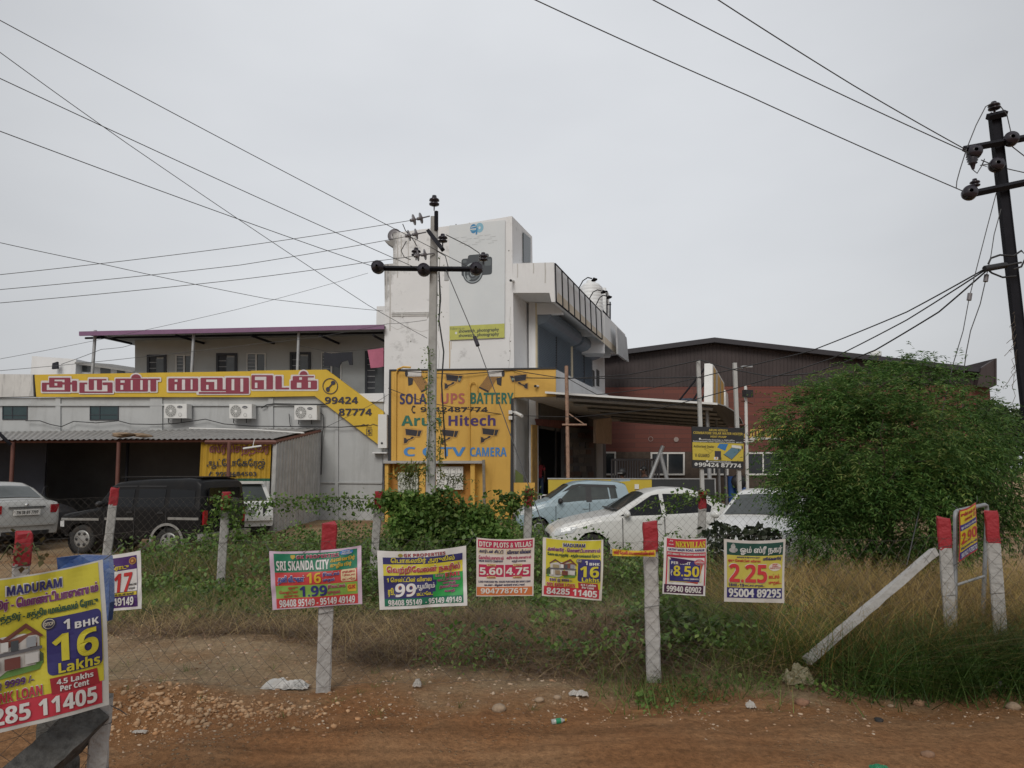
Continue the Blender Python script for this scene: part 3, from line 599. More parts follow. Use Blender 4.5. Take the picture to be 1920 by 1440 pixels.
# photography banner on the tower
t = thing('tower_banner', 'tall pale grey banner with camera picture and lime strip on the white tower', 'banner', FAC.at(894, 530, .05))
Q = [FAC.at(842, 423, .05), FAC.at(947, 412.5, .05), FAC.at(946, 633, .05), FAC.at(843, 637.5, .05)]
def quadmap(Q, n, k=0.002, wr=None):
    Q = [Vector(q) for q in Q]
    def f(x, y, l):
        p = (Q[0] * (1 - x) + Q[1] * x) * (1 - y) + (Q[3] * (1 - x) + Q[2] * x) * y
        d = l * k + (wr(x, y) if wr else 0)
        return p + n * d
    return f
bm_ = lambda x, y, l: quadmap(Q, FAC.n)((x - 12) / 600, (y - 130) / 1230, l)     # coordinates of the enlarged picture
b = MB(); b.prism(Q, NB * .03, 0); b.build('sheet', [mat('banner_grey', (0.6, 0.635, 0.655), .6, .03, 1, stain=(.66, .68, .68), stain_amt=.4)], t)
g = MB()
rect(g, bm_, 12, 1215, 612, 1360, 0, 1)
text(g, bm_, 'Follow us on', 20, 1228, 175, 1256, 1, 2, 2, st='r'); text(g, bm_, 'showatch_photography', 112, 1255, 552, 1300, 2, 2, 4, st='r'); text(g, bm_, 'showatch_photography', 112, 1302, 552, 1345, 2, 2, 4, st='r')
disc(g, bm_, 84, 1290, 12, 14, 3, 2, 14)
disc(g, bm_, 275, 190, 36, 50, 4, 2, 24); disc(g, bm_, 340, 185, 42, 52, 5, 2, 24, 0, 360, .3); line(g, bm_, [(312, 190), (306, 250)], 16, 4, 3); line(g, bm_, [(245, 195), (300, 195)], 12, 3, 3); line(g, bm_, [(250, 172), (300, 165)], 8, 3, 3); line(g, bm_, [(250, 215), (300, 205)], 8, 5, 4)
for k in range(16): xx = 60 + (k * 137) % 430; yy = 275 + (k % 5) * 22; line(g, bm_, [(xx, yy), (xx + 60, yy - 3)], 2.5, 6, 2)
rrect(g, bm_, 145, 505, 475, 695, 26, 7, 2); rrect(g, bm_, 215, 470, 440, 540, 22, 7, 2.5); rrect(g, bm_, 400, 530, 465, 600, 10, 8, 3.2); rrect(g, bm_, 160, 520, 200, 550, 8, 8, 3.2)
disc(g, bm_, 268, 660, 110, 120, 7, 3, 36); disc(g, bm_, 268, 662, 98, 106, 9, 4, 36); disc(g, bm_, 268, 664, 86, 92, 7, 5, 36); disc(g, bm_, 268, 668, 64, 68, 8, 6, 30); disc(g, bm_, 268, 670, 50, 52, 7, 7, 30); disc(g, bm_, 268, 672, 28, 30, 9, 8, 24); disc(g, bm_, 268, 672, 20, 22, 7, 9, 24)
g.poly([bm_(*p, 6.5) for p in ((200, 690), (232, 680), (245, 735), (215, 745))], 9)
g.build('print', [ink((.45, .46, .1)), ink((.22, .24, .08)), ink((.06, .07, .05)), ink((.6, .62, .6)), ink((.02, .2, .42)), ink((.2, .42, .55)), ink((.36, .38, .38)), ink((.035, .045, .055)), ink((.09, .11, .12)), ink((.28, .32, .34))], t)

# ---------------------------------------------------------------- yellow painted ground floor and slab to the right
b = MB()
b.prism([FAC.at(965.5, 692, .16), FAC.at(1042, 691, .16), FAC.at(1042, 743, .16), FAC.at(965.5, 745, .16)], NB * .15, 0)
slab(b, [(732, 695), (965, 692.5), (965, 745), (962, 747), (962, 972), (732, 975)], .16, .15, 0)
b.prism([FAC.at(962, 905, .16), FAC.at(1003, 905, .16), FAC.at(1000, 985, .16), FAC.at(962, 985, .16)], NB * .02, 0)
yw = b.build('painted_front', M['yellow'], TW)
b = MB()
slab(b, [(730, 692.5), (1043, 689), (1043, 692), (732.5, 695.5)], .19, .2, 0); slab(b, [(729.5, 693), (733, 693), (733, 866), (727, 866)], .185, .2, 0); slab(b, [(958, 747), (963, 747), (963, 945), (956.5, 945)], .18, .02, 0)
b.build('black_border', M['edgeblack'], TW)
SR = Plane(FAC.at(1042.5, 718, .1), V)
b = MB(); zt_ = FAC.at(1042, 691.5, .1).z; zb2 = FAC.at(1042, 744, .1).z
p = FAC.at(1042.2, 718, .02); b.prism([Vector((p.x, p.y, zb2)), Vector((p.x, p.y, zt_))] + [Vector((p.x, p.y, zt_)) + V * 12.5, Vector((p.x, p.y, zb2)) + V * 12.5], U * -1.1, 0); b.build('ground_floor_slab', M['white_wall'], TW)
t = thing('painted_shop_sign', 'yellow painted shop wall sign with solar heater and camera drawings and coloured lettering', 'wall sign', FAC.at(845, 780, .2))
mp0 = fmap(.17); mp = lambda x, y, l: mp0(700 + x / 4.8, 660 + y / 4.8, l)
g = MB()
text(g, mp, 'SOLAR', 238, 374, 540, 470, 0, 2, 6); text(g, mp, 'UPS', 606, 370, 822, 466, 1, 2, 5); text(g, mp, 'BATTERY', 876, 366, 1262, 466, 2, 2, 6)
text(g, mp, '9942487774', 424, 495, 1030, 540, 3, 2, 4); text(g, mp, 'Arun', 252, 572, 612, 664, 2, 2, 7); text(g, mp, 'Hitech', 676, 568, 1100, 664, 4, 2, 7)
text(g, mp, 'C C TV', 274, 856, 830, 938, 5, 2, 8); text(g, mp, 'CAMERA', 870, 858, 1200, 940, 5, 2, 6)
line(g, mp, [(352, 500), (346, 520), (356, 542)], 9, 3, 2); disc(g, mp, 364, 490, 15, 8, 3, 3, 14); disc(g, mp, 366, 545, 13, 8, 3, 3, 14)
def cctv(cx, cy, s, dark):
    q = lambda pts: [mp(cx + x * s, cy + y * .96, 2 + random.random() * .2) for x, y in pts]
    q2 = lambda pts: [mp(cx + x * s, cy + y * .96, 3 + random.random() * .2) for x, y in pts]
    g.poly(q([(-80, -65), (-50, -72), (85, -48), (80, -20), (60, 22), (30, 24), (-68, 6), (-80, -10)]), 6)
    g.poly(q2([(-72, -56), (40, -42), (28, 14), (-66, 0)]), 3); g.poly(q2([(44, -42), (76, -40), (56, 16), (34, 14)]), 3)
    if dark: disc(g, mp, cx + 48 * s, cy - 10, 13 * s, 14, 7, 4.5, 14)
    g.poly(q([(-20, 8), (20, 14), (10, 40), (-40, 60), (-50, 84), (-92, 90), (-92, 20), (-60, 26), (-30, 30)]), 6)
    g.poly(q2([(-12, 16), (6, 20), (-2, 34), (-46, 54), (-60, 76), (-84, 82), (-84, 28), (-66, 32), (-58, 44), (-30, 36)]), 3)
for cx, cy, s, d in ((360, 745, 1, 0), (690, 750, 1, 0), (1052, 738, 1, 0), (726, 254, 1, 1), (1305, 254, -1, 1)): cctv(cx, cy, s, d)
def heater(x0, sgn):
    X = lambda x: x0 + sgn * x
    g.poly([mp(X(20), 225, 1.8), mp(X(70), 235, 1.8), mp(X(62), 290, 1.8), mp(X(25), 305, 1.8)], 3)
    g.poly([mp(X(40), 200, 2), mp(X(140), 200, 2), mp(X(225), 320, 2), mp(X(140), 362, 2)], 8)
    for k in range(11): line(g, mp, [(X(45 + k * 9.2), 204), (X(145 + k * 7.6), 356 - k * 4)], 3, 3, 3)
    g.poly([mp(X(138), 350, 4), mp(X(222), 310, 4), mp(X(226), 322, 4), mp(X(142), 364, 4)], 3)
    rrect(g, mp, min(X(0), X(142)), 164, max(X(0), X(142)), 220, 10, 9, 4.5); disc(g, mp, X(8), 194, 14, 28, 3, 5.2, 16)
heater(290, 1); heater(1176, -1)
g.build('painted_lettering', [ink((.03, .03, .12)), ink((.42, .12, .09)), ink((.02, .14, .1)), ink((.022, .02, .028)), ink((.06, .03, .15)), ink((.06, .22, .5)), ink((.5, .28, .06)), ink((.2, .25, .22)), ink((.48, .25, .06)), ink((.62, .6, .58))], t)
# ledge and meter niche below the sign
LN = thing('meter_niche', 'yellow meter niche under a weathered concrete ledge below the painted sign', 'meter niche', down(FAC.at(820, 900, .5)))
b = MB(); slab(b, [(720, 864), (904, 864), (904, 869), (718, 869)], .62, .46, 0); b.build('ledge', M['darkconc'] if False else M['concrete'], LN)
for x0, x1 in ((721, 728), (786, 797), (882, 890)):
    b = MB(); slab(b, [(x0, 869), (x1, 869), (x1, 985), (x0, 985)], .52, .36, 0); b.build('pier', M['yellow'], LN)
b = MB(); slab(b, [(728, 869), (882, 869), (882, 985), (728, 985)], .175, .015, 0); b.build('niche_back', mat('niche_deep_yellow', (.42, .2, .04), .75, .1, 2), LN)  # deeper yellow than the painted front around it
b = MB(); slab(b, [(718.5, 869), (721, 869), (721, 985), (718.5, 985)], .54, .5, 0); b.build('edge_strip', M['edgeblack'], LN)
for x0, y0, x1, y1, lab in ((746, 886, 784, 925, 'pale grey electric meter cabinet in the left niche'), (818, 875, 868, 918, 'wide white electric meter cabinet with dials in the right niche')):
    t = thing('meter_cabinet', lab, 'meter cabinet', FAC.at((x0 + x1) / 2, y1, .3), 'electric meter cabinets in the yellow niche')
    b = MB(); slab(b, [(x0, y0), (x1, y0), (x1, y1), (x0, y1)], .4, .2, 0); b.build('cabinet', mat('cabinet_paint', (.45, .47, .42), .6, .08, 3) if x0 < 800 else M['white_plastic'], t)
    m2 = fmap(.4); b = MB(); n = 2 if x0 < 800 else 4
    for i in range(n):
        for j in range(2):
            cx = x0 + (x1 - x0) * (i + .5) / n; cy = y0 + (y1 - y0) * (j + .5) / 2; line(b, m2, [(cx - 4.5, cy - 8), (cx + 4.5, cy - 8), (cx + 4.5, cy + 8), (cx - 4.5, cy + 8), (cx - 4.5, cy - 8)], .5, 0, 1); disc(b, m2, cx + 2, cy - 5, 1, 1.2, 0, 2, 10); line(b, m2, [(cx - 3, cy + 3), (cx + 3, cy + 2)], .9, 0, 1)
    b.build('dials', [ink((.1, .1, .1))], t)
b = MB(); b.tube([FAC.at(742, 700, .2), FAC.at(741, 868, .2)], .045, 8); b.tube([FAC.at(742, 702, .2), FAC.at(746, 692, .22), FAC.at(756, 688, .22), FAC.at(770, 689, .22)], .035, 7)
b.tube([FAC.at(738, 869, .3), FAC.at(738, 888, .3), FAC.at(742, 892, .3), FAC.at(746, 892, .3)], .035, 7); tag(b.build('conduit_pipe', M['yellow'], None, FAC.at(742, 780, .2)), 'yellow conduit pipe rising at the left edge of the painted sign', 'conduit')
b = MB(); b.tube([FAC.at(880, 866, .2), FAC.at(881, 725, .2), FAC.at(884, 718, .22), FAC.at(890, 716, .24), FAC.at(894, 722, .25), FAC.at(895, 733, .25)], .022, 7); tag(b.build('conduit_pipe', M['yellow'], None, FAC.at(880, 780, .2)), 'thin yellow conduit with a hooked grey top right of the sign centre', 'conduit')
# shop door side under the slab
b = MB(); z2_ = zb2
b.prism([B(.07, .12, BASE), B(.1, .12, BASE), B(.1, .12, z2_), B(.07, .12, z2_)], V * 1.3, 0)
b.build('porch_wall', M['grey_wall'], TW)
SH = Plane(B(.36, 0, 0), V)
def shp(pts, off): return [SH.at(x, y, off) for x, y in pts]
b = MB(); b.prism([B(.36, 2.05, z2_ - .9), B(.36, 5.6, z2_ - .9), B(.36, 5.6, z2_), B(.36, 2.05, z2_)], U * -.1, 0); sd_ = b.build('shop_doorway', M['shadesheet'], TW)
b = MB(); 
for x in (1042, 1058): b.prism(shp([(x, 803), (x + 1.5, 803), (x + 1.5, 932), (x, 932)], .05), SH.n * -.04, 0)
b.build('door_post', M['black_plastic'], sd_)
b = MB(); b.prism(shp([(998, 796), (1008, 797), (1008, 938), (998, 938)], .06), SH.n * -.05, 0); b.build('door_jamb', mat('brick_paint', (.33, .2, .06), .7, .3, 6), TW)
b = MB(); b.prism(shp([(1005, 785), (1056, 789), (1112, 800), (1112, 812), (1008, 797)], .08), SH.n * -.05, 0); b.build('door_valance', mat('red_valance', (.15, .055, .05), .8, .4, 6), TW)
# shelves of boxed goods to the right of the door
t = thing('goods_shelf', 'dark shelf of stacked boxed goods beside the shop door', 'shelf', down(SH.at(1085, 900)))
b = MB(); b.prism(shp([(1061, 800), (1114, 806), (1114, 930), (1061, 930)], .25), SH.n * -.2, 0); b.build('rack', M['shadesheet'], t)
rr = random.Random(3)
for j, y in enumerate((812, 829, 843, 858, 874, 884)):
    x = 1063
    while x < 1108:
        w = rr.uniform(5, 13); h = rr.uniform(8, 12); c = rr.choice([(.09, .085, .08), (.14, .13, .12), (.05, .05, .055), (.1, .06, .05), (.07, .08, .1)])
        b = MB(); b.prism(shp([(x, y), (x + w, y), (x + w, y + h), (x, y + h)], .3), SH.n * -.1, 0); b.build('box', mat('carton', c, .7, .3, 8), t); x += w + 1
b = MB(); b.prism([SH.at(1117, 787, 1.0), SH.at(1147, 783, 1.0), SH.at(1147, 833, 1.0), SH.at(1117, 831, 1.0)], SH.n * -.1, 0); tag(b.build('hanging_board', mat('pale_board', (.62, .5, .42), .8), None, SH.at(1130, 800, 1.)), 'plain beige board hanging under the canopy beside the shop shelf', 'board')
b = MB(); b.prism([down(SH.at(1118, 850, .05)), down(SH.at(1130, 850, .05)), SH.at(1130, 830, .05), SH.at(1118, 830, .05)], SH.n * -.3, 0); b.build('rear_pier', M['grey_wall'], TW)
b = MB(); p = FAC.at(964, 785, .2); b.box(FAC.at(957, 773, .24), (.12, .1, .12)); b.box(FAC.at(957, 783.5, .24), (.12, .1, .12)); q = FAC.at(964, 773, .3)
tag(b.build('junction_box', M['white_plastic'], None, FAC.at(957, 778, .2)), 'pair of small white junction boxes at the right edge of the yellow sign', 'wall box')
t = thing('security_camera', 'white bullet security camera at the right edge of the yellow wall', 'security camera', FAC.at(966, 775, .25))
b = MB(); b.tube([FAC.at(967, 774, .3), FAC.at(979, 780, .55)], .055, 10); b.build('camera_body', M['white_plastic'], t); b = MB(); b.tube([FAC.at(961, 773, .2), FAC.at(969, 773, .32)], .03, 8); b.build('mount', M['white_plastic'], t)
for x, y in ((947, 527), (960, 526), (1006, 724)):
    t = thing('security_camera', {947: 'tiny dark camera stub', 960: 'small bullet camera high on the white tower beside the balcony', 1006: 'small dark bullet camera on the yellow fascia right of the drawn camera'}[x], 'security camera', FAC.at(x, y, .1)) if x != 947 else None
    if t is None: continue
    b = MB(); b.tube([FAC.at(x + 3, y + .5, .0 if x < 1000 else .17), FAC.at(x - 2, y, .3)], .04, 8); b.build('camera_body', M['white_plastic'], t); b = MB(); b.tube([FAC.at(x - 2, y, .3), FAC.at(x - 2.6, y - .1, .33)], .045, 8); b.build('lens', M['black_plastic'], t)
b = MB(); b.prism([FAC.at(966, 880, .05), FAC.at(981, 892, .05), FAC.at(982, 935, .05), FAC.at(966, 935, .05)], NB * .03, 0); tag(b.build('leaning_panel', mat('olive_panel', (.1, .13, .03), .7), None, FAC.at(973, 930, .05)), 'olive green panel leaning on the grey wall beside the shop door', 'panel')
b = MB(); zf = 0.45
b.prism([B(.0, .13, BASE), B(1.6, .1, BASE), B(1.6, .1, zf), B(.0, .1, zf)], V * 12, 0); b.build('floor_slab', M['concrete'], TW)
b = MB(); b.tube([down(FAC.at(1000, 935, -.6), zf), FAC.at(998, 830, -.6)], .02, 5)
for dx, dy, x, y in ((0, 0, 908, 862), ):
    pass
bb = MB(); bb.prism(fa([(904, 862), (909, 862), (911, 975), (906, 975)], .68), NB * .06, 0); tag(bb.build('wooden_plank', mat('grey_timber', (.2, .18, .15), .85, .25, 6), None, down(FAC.at(908, 970, .7))), 'grey timber plank standing beside the yellow meter niche', 'plank')
# ---------------------------------------------------------------- metal canopy to the right of the shop
CN = thing('metal_canopy', 'wide low metal canopy with bowed right end beside the shop', 'canopy', down(FAC.at(1200, 800)))
A0 = FAC.at(1022, 736, .35); A1 = FAC.at(1345, 757.5, .35)
dv = (A1 - A0); Ls = 13.0
cur = [A1 + (A1 - A0).normalized() * d + Vector((0, 0, z)) for d, z in ((.25, -.06), (.5, -.2), (.7, -.42), (.85, -.75))]
b = MB(); prof = [A0, A1] + cur
for a, c in zip(prof[:-1], prof[1:]):
    b.prism([a, c, c + Vector((0, 0, .03)), a + Vector((0, 0, .03))], V * Ls, 0)
b.build('roof_sheet', mat('canopy_sheet', (.2, .2, .195), .5, .1, 2, metal=.4), CN)
b = MB(); b.prism([A0 + Vector((0, 0, .035)), A1 + Vector((0, 0, .035)), A1 + Vector((0, 0, -.03)), A0 + Vector((0, 0, -.03))], FAC.n * .03, 0); b.build('edge_trim', M['white_plastic'], CN)
for k in range(6):
    t_ = .35 + k * 2.3; a = A0 + V * t_ + dv * .05 - Vector((0, 0, .12)); c = A0 + V * t_ + dv * .97 - Vector((0, 0, .12))
    b = MB(); b.tube([a, c], .07, 4, sm=False); b.build('purlin', M['steel'], CN)
for t_, f in ((1.0, .93), (6.5, .93), (12.4, .93)):
    p = A0 + V * t_ + dv * f; b = MB(); b.tube([down(p), p], .07, 10); b.build('post', M['steel'], CN)
# tall narrow light box standing on the canopy's right end
b = MB()
t = thing('roadside_signboard', 'tall grey edged signboard with yellow face standing on the canopy end, seen edge on', 'signboard', P(1330, 757, 25))
LB = Plane(P(1336, 720, 24.6), V)
b = MB(); q = [LB.at(1336, 681), LB.at(1358, 718), LB.at(1358, 776), LB.at(1336, 757)]; b.prism(q, LB.n * -.28 if LB.n.x > 0 else LB.n * .28, 0)
b.build('casing', M['white_plastic'], t)
b = MB(); m2 = lambda l: [LB.at(x, y, .004 * l) for x, y in ((1338, 687), (1357, 720), (1357, 773), (1338, 756))]; b.poly(m2(1), 0); b.poly([LB.at(x, y, .008) for x, y in ((1342, 694), (1346, 701), (1346, 763), (1342, 760))], 1); b.poly([LB.at(x, y, .008) for x, y in ((1350, 708), (1352, 711), (1352, 769), (1350, 767))], 2)
b.build('face', [ink((.5, .3, .06)), ink((.4, .38, .34)), ink((.32, .28, .22))], t)
t2 = MB(); q = [LB.at(1360, 731), LB.at(1372, 750), LB.at(1374, 800), LB.at(1361, 778)]; t2.prism(q, LB.n * (-.2 if LB.n.x > 0 else .2), 0); tag(t2.build('roadside_signboard', M['white_plastic'], None, LB.at(1366, 780)), 'lower white signboard standing behind the yellow faced one on the canopy end', 'signboard')
b = MB()
for x0, y0, x1, y1 in ((1272, 753, 1322, 690), (1296, 756, 1322, 716), (1312, 757, 1322, 738)): b.tube([P(x0, y0, 26), P(x1, y1, 26)], .035, 5)
tag(b.build('sign_brace', M['black_iron'], None, P(1296, 756, 26)), 'three slanting black iron stays bracing the canopy signboard', 'brace')
b = MB()
for c, s in ((P(1288, 753, 26.5), (.5, .35, .12)), (P(1280, 757, 26.2), (.45, .3, .08)), (P(1300, 756, 26.3), (.4, .3, .1))): b.sphere(c, 1, 2, 0, .12, s)
tag(b.build('tarpaulin_bundle', mat('dark_tarpaulin', (.035, .045, .07), .8, .3, 6), None, P(1288, 756, 26)), 'crumpled dark blue bundle lying on the canopy roof', 'bundle')

# brick clad hall with brown gable
WH = Plane(P(1340, 800, 38.0), (1, -0.06))
def wa(pts, off=0.): return [WH.at(x, y, off) for x, y in pts]
WB = -WH.n
t = thing('brick_hall', 'large brick clad hall with brown metal gable roof behind the canopy', 'hall', down(WH.at(1450, 900)))
brick, bn, bs = _new('red_tile_cladding'); L_ = bn.links
tc_ = bn.nodes.new('ShaderNodeTexCoord'); mpn = bn.nodes.new('ShaderNodeMapping'); mpn.inputs['Rotation'].default_value = (R(90), 0, 0)
bt = bn.nodes.new('ShaderNodeTexBrick'); bt.inputs['Scale'].default_value = 1.0; bt.inputs['Brick Width'].default_value = 1.6; bt.inputs['Row Height'].default_value = .24; bt.inputs['Mortar Size'].default_value = .012
bt.inputs['Color1'].default_value = (.155, .045, .031, 1); bt.inputs['Color2'].default_value = (.115, .034, .025, 1); bt.inputs['Mortar'].default_value = (.075, .032, .027, 1)
L_.new(tc_.outputs['Object'], mpn.inputs[0]); L_.new(mpn.outputs[0], bt.inputs['Vector']); L_.new(bt.outputs['Color'], bs.inputs['Base Color']); bs.inputs['Roughness'].default_value = .7
bp_ = bn.nodes.new('ShaderNodeBump'); bp_.inputs['Strength'].default_value = .5; L_.new(bt.outputs['Fac'], bp_.inputs['Height']); bp_.invert = True; L_.new(bp_.outputs[0], bs.inputs['Normal'])
base_c = mat('stone_cladding', (.075, .055, .042), .85, .35, 4)
def hall_wall(y0, y1, x0=1040, x1=1868): return [down(WH.at(x0, 880), WH.at(1340, y1).z), down(WH.at(x1, 880), WH.at(1340, y1).z), down(WH.at(x1, 880), WH.at(1340, y0).z), down(WH.at(x0, 880), WH.at(1340, y0).z)]
b = MB(); b.prism(hall_wall(725, 847), WB * 14, 0); b.build('brick_wall', brick, t)
q = hall_wall(847, 990); q = [down(q[0]), down(q[1]), q[2], q[3]]
b = MB(); b.prism(q, WB * 14, 0); b.build('base_wall', base_c, t)
b = MB(); b.prism([down(WH.at(1040, 880), WH.at(1340, 724.7).z), down(WH.at(1846, 880), WH.at(1340, 724.7).z), WH.at(1846, 699), WH.at(1340, 640), WH.at(1100, 672), WH.at(1040, 681)], WB * 14, 0)
g_ = M['brown_clad']
b.build('gable', g_, t)
b = MB()
for x in range(1050, 1846, 7):
    yt = 640 + (1340 - x) * .1335 if x < 1340 else 640 + (x - 1340) * .1166
    b.prism([WH.at(x, yt + 3, .035), WH.at(x + 1.2, yt + 3, .035), WH.at(x + 1.2, 724, .035), WH.at(x, 724, .035)], WB * .03, 0)
b.build('cladding_ribs', g_, t)
b = MB()
for (xa, ya), (xb, yb) in (((1035, 673), (1340, 632.5)), ((1340, 632.5), (1848, 690))):
    b.prism(wa([(xa, ya), (xb, yb), (xb, yb + 9), (xa, ya + 9)], .5), WB * 15, 0)
rf_ = b.build('roof', mat('brown_roof', (.03, .028, .034), .5), t)
b = MB(); b.prism(wa([(1840, 690), (1868, 672), (1869, 722), (1858, 727), (1832, 724)], .6), WB * .3, 0); b.prism(wa([(1866, 672), (1869, 672), (1869, 722), (1866, 722)], .65), WB * 8, 0); b.build('eave_end', M['brown_clad'], rf_)
def hall_window(x0, x1, y0, y1):
    b = MB(); Fm = lambda pts, off, d, mi: b.prism(wa(pts, off), WB * d, mi)
    w = 3
    Fm([(x0, y0), (x1, y0), (x1, y0 + w), (x0, y0 + w)], .12, .14, 0); Fm([(x0, y1 - w), (x1, y1 - w), (x1, y1), (x0, y1)], .12, .14, 0)
    Fm([(x0, y0 + w), (x0 + w, y0 + w), (x0 + w, y1 - w), (x0, y1 - w)], .12, .14, 0); Fm([(x1 - w, y0 + w), (x1, y0 + w), (x1, y1 - w), (x1 - w, y1 - w)], .12, .14, 0)
    xm = (x0 + x1) / 2; Fm([(xm - 1.2, y0 + w), (xm + 1.2, y0 + w), (xm + 1.2, y1 - w), (xm - 1.2, y1 - w)], .11, .12, 0)
    o = b.build('window', M['white_plastic'], t)
    b = MB(); b.prism(wa([(x0 + w, y0 + w), (x1 - w, y0 + w), (x1 - w, y1 - w), (x0 + w, y1 - w)], .02), WB * .015, 0); b.build('pane', M['glass'], o)
hall_window(1100, 1155, 847, 891); hall_window(1220, 1284, 848, 891); hall_window(1313, 1366, 848, 891); hall_window(1398, 1464, 848, 891)
g = MB(); hm = lambda x, y, l: WH.at(x, y, .04 + l * .004)
text(g, hm, 'ஸ்டார் பார்க்கிங்', 1370, 797, 1525, 826, 0, 2, 1.6)
g.build('gold_lettering', [ink((.5, .35, .08))], t)
g = MB(); g.poly([hm(x, y, 2) for x, y in ((1405, 823), (1414, 816), (1414, 820), (1490, 821), (1490, 824), (1414, 824), (1414, 828))], 0); rect(g, hm, 1394, 823, 1414, 825, 0, 1); rect(g, hm, 1394, 827, 1412, 829, 0, 1)
g.build('white_arrow', [ink((.5, .49, .47))], t)
g = MB(); disc(g, hm, 1220, 823, 4.6, 4.6, 0, 2, 24, 0, 360, .82); disc(g, hm, 1268, 824, 4.6, 4.6, 0, 2, 20); g.build('wall_vent', [ink((.3, .24, .22))], t)
b = MB(); c = WH.at(1640, 668, -2); b.lathe(c, (0, 0, 1), [(0, .35), (.25, .36), (.3, .2), (.35, 0)], 14); tag(b.build('roof_ventilator', M['tank'], None, c), 'small white tank on the brown hall roof', 'roof tank')

# low yellow and black wall along the forecourt
FW = Plane(P(1180, 950, 21.8), (1, -0.02))
t = thing('forecourt_wall', 'low yellow and black panelled forecourt wall behind the parked cars', 'low wall', down(FW.at(1180, 950)))
for x0, x1, m_, nm in ((1028, 1222, mat('lemon_panel', (.5, .38, .04), .6, .06, 2), 'yellow_panel'), (1222.2, 1340, mat('charcoal_panel', (.03, .033, .036), .5), 'black_panel')):
    b = MB(); b.prism([down(FW.at(x0, 950)), down(FW.at(x1, 950)), FW.at(x1, 898.3), FW.at(x0, 898)], FW.n * -.12, 0); b.build(nm, m_, t)
b = MB(); b.prism([FW.at(1026.5, 896.3, .02), FW.at(1342, 897, .02), FW.at(1342, 898.8, .02), FW.at(1026.5, 898.4, .02)], FW.n * -.18, 0); b.prism([down(FW.at(1339.7, 930, .02)), down(FW.at(1342, 930, .02)), FW.at(1342, 899, .02), FW.at(1339.7, 899, .02)], FW.n * -.16, 0); b.build('coping', M['steel'], t)
b = MB(); b.prism([FW.at(1190, 908, .04), FW.at(1198, 908, .04), FW.at(1198, 917, .04), FW.at(1190, 917, .04)], FW.n * -.03, 0); b.build('notice', M['white_plastic'], t)
# grey railing, metal trestle behind the wall
RL = Plane(P(1190, 900, 27), (1, -0.05))
b = MB(); b.tube([RL.at(1146, 862), RL.at(1236, 862)], .04, 6)
for k in range(19): x = 1147 + k * 4.9; b.tube([RL.at(x, 862), RL.at(x, 905)], .035, 5)
tag(b.build('steel_railing', mat('grey_paint', (.16, .16, .18), .6), None, RL.at(1190, 905)), 'grey upright barred railing below the brick wall', 'railing')
b = MB()
for a, c in (((1216, 905), (1243, 836)), ((1238, 850), (1252, 905)), ((1243, 850), (1238, 852))): b.tube([P(*a, 24.5), P(*c, 24.5)], .07, 8)
tag(b.build('pipe_trestle', M['steel'], None, P(1235, 905, 24.5)), 'leaning grey pipe trestle behind the black panel', 'trestle')
# blue slide and black drum
t = thing('blue_chute', 'blue plastic chute and frame right of the signboard posts', 'chute', down(P(1385, 930, 25)))
b = MB(); b.tube([P(1371, 893, 25), P(1374, 960, 25)], .13, 10); b.tube([P(1382, 910, 25), P(1378, 960, 25)], .1, 8); b.build('frame', mat('blue_plastic', (.02, .075, .25), .4), t)
b = MB(); b.tube([P(1384, 915, 24.8), P(1410, 930, 24.6), P(1422, 940, 24.4)], .14, 10); b.build('chute', mat('blue_plastic_b', (.02, .075, .25), .4), t)
b = MB(); c = P(1384, 903, 24.7); b.lathe(c, (0, -1, 0), [(0, .24), (.14, .24), (.14, 0)], 28); tag(b.build('black_drum', M['black_plastic'], None, c), 'round black drum end fixed behind the signboard post', 'drum')
# signboard on two posts
SG = Plane(P(1346, 840, 18.6), (1, 0.035))
t = thing('dealer_signboard', 'black and yellow solar dealer signboard on two square white posts', 'signboard', down(SG.at(1346, 940)))
for x, yt in ((1310, 676), (1378.5, 680)):
    a = SG.at(x - 3.2, yt, -.06); c = SG.at(x + 3.2, yt, -.06); b = MB(); b.prism([down(a), down(c), c, a], SG.n * -.09, 0); b.build('post', mat('post_paint', (.42, .42, .41), .6, .1, 4, stain=(.25, .22, .2), stain_amt=.5), t)
Q = [SG.at(1297.5, 799.5), SG.at(1395, 802.5), SG.at(1393.5, 880), SG.at(1298.5, 877)]
b = MB(); b.prism(Q, SG.n * -.06, 0); b.build('board', M['black_plastic'], t)
qm = quadmap(Q, SG.n, .003); sm_ = lambda x, y, l: qm((x - 232) / 1270, (y - 255) / 1030 - 0.03 * 0, l)
g = MB(); gold = 0
rect(g, sm_, 236, 648, 1500, 1088, 1, 1)
text(g, sm_, 'ARUN HITECH', 640, 305, 1095, 360, 0, 2, 5); text(g, sm_, 'COIMBATORE SOLAR WATER HEATER', 262, 378, 1472, 440, 0, 2, 5); text(g, sm_, 'HEAT PUMP', 682, 470, 1075, 520, 0, 2, 5)
text(g, sm_, 'A/219,Sathy Road,Opp. to TNEB Office,', 450, 560, 1280, 600, 2, 2, 2); text(g, sm_, 'Kariyampalayam, Annur, Coimbatore, Tamilnadu - 641 653.', 255, 605, 1475, 645, 2, 2, 2); disc(g, sm_, 420, 562, 24, 26, 2, 2, 16)
text(g, sm_, 'Authorised Dealer :', 262, 715, 800, 778, 3, 2, 4); text(g, sm_, 'V-GUARD', 292, 930, 655, 1015, 3, 2, 3)
line(g, sm_, [(525, 800), (640, 800), (690, 830), (750, 840), (660, 920), (600, 850), (525, 810)], 5, 3, 2)
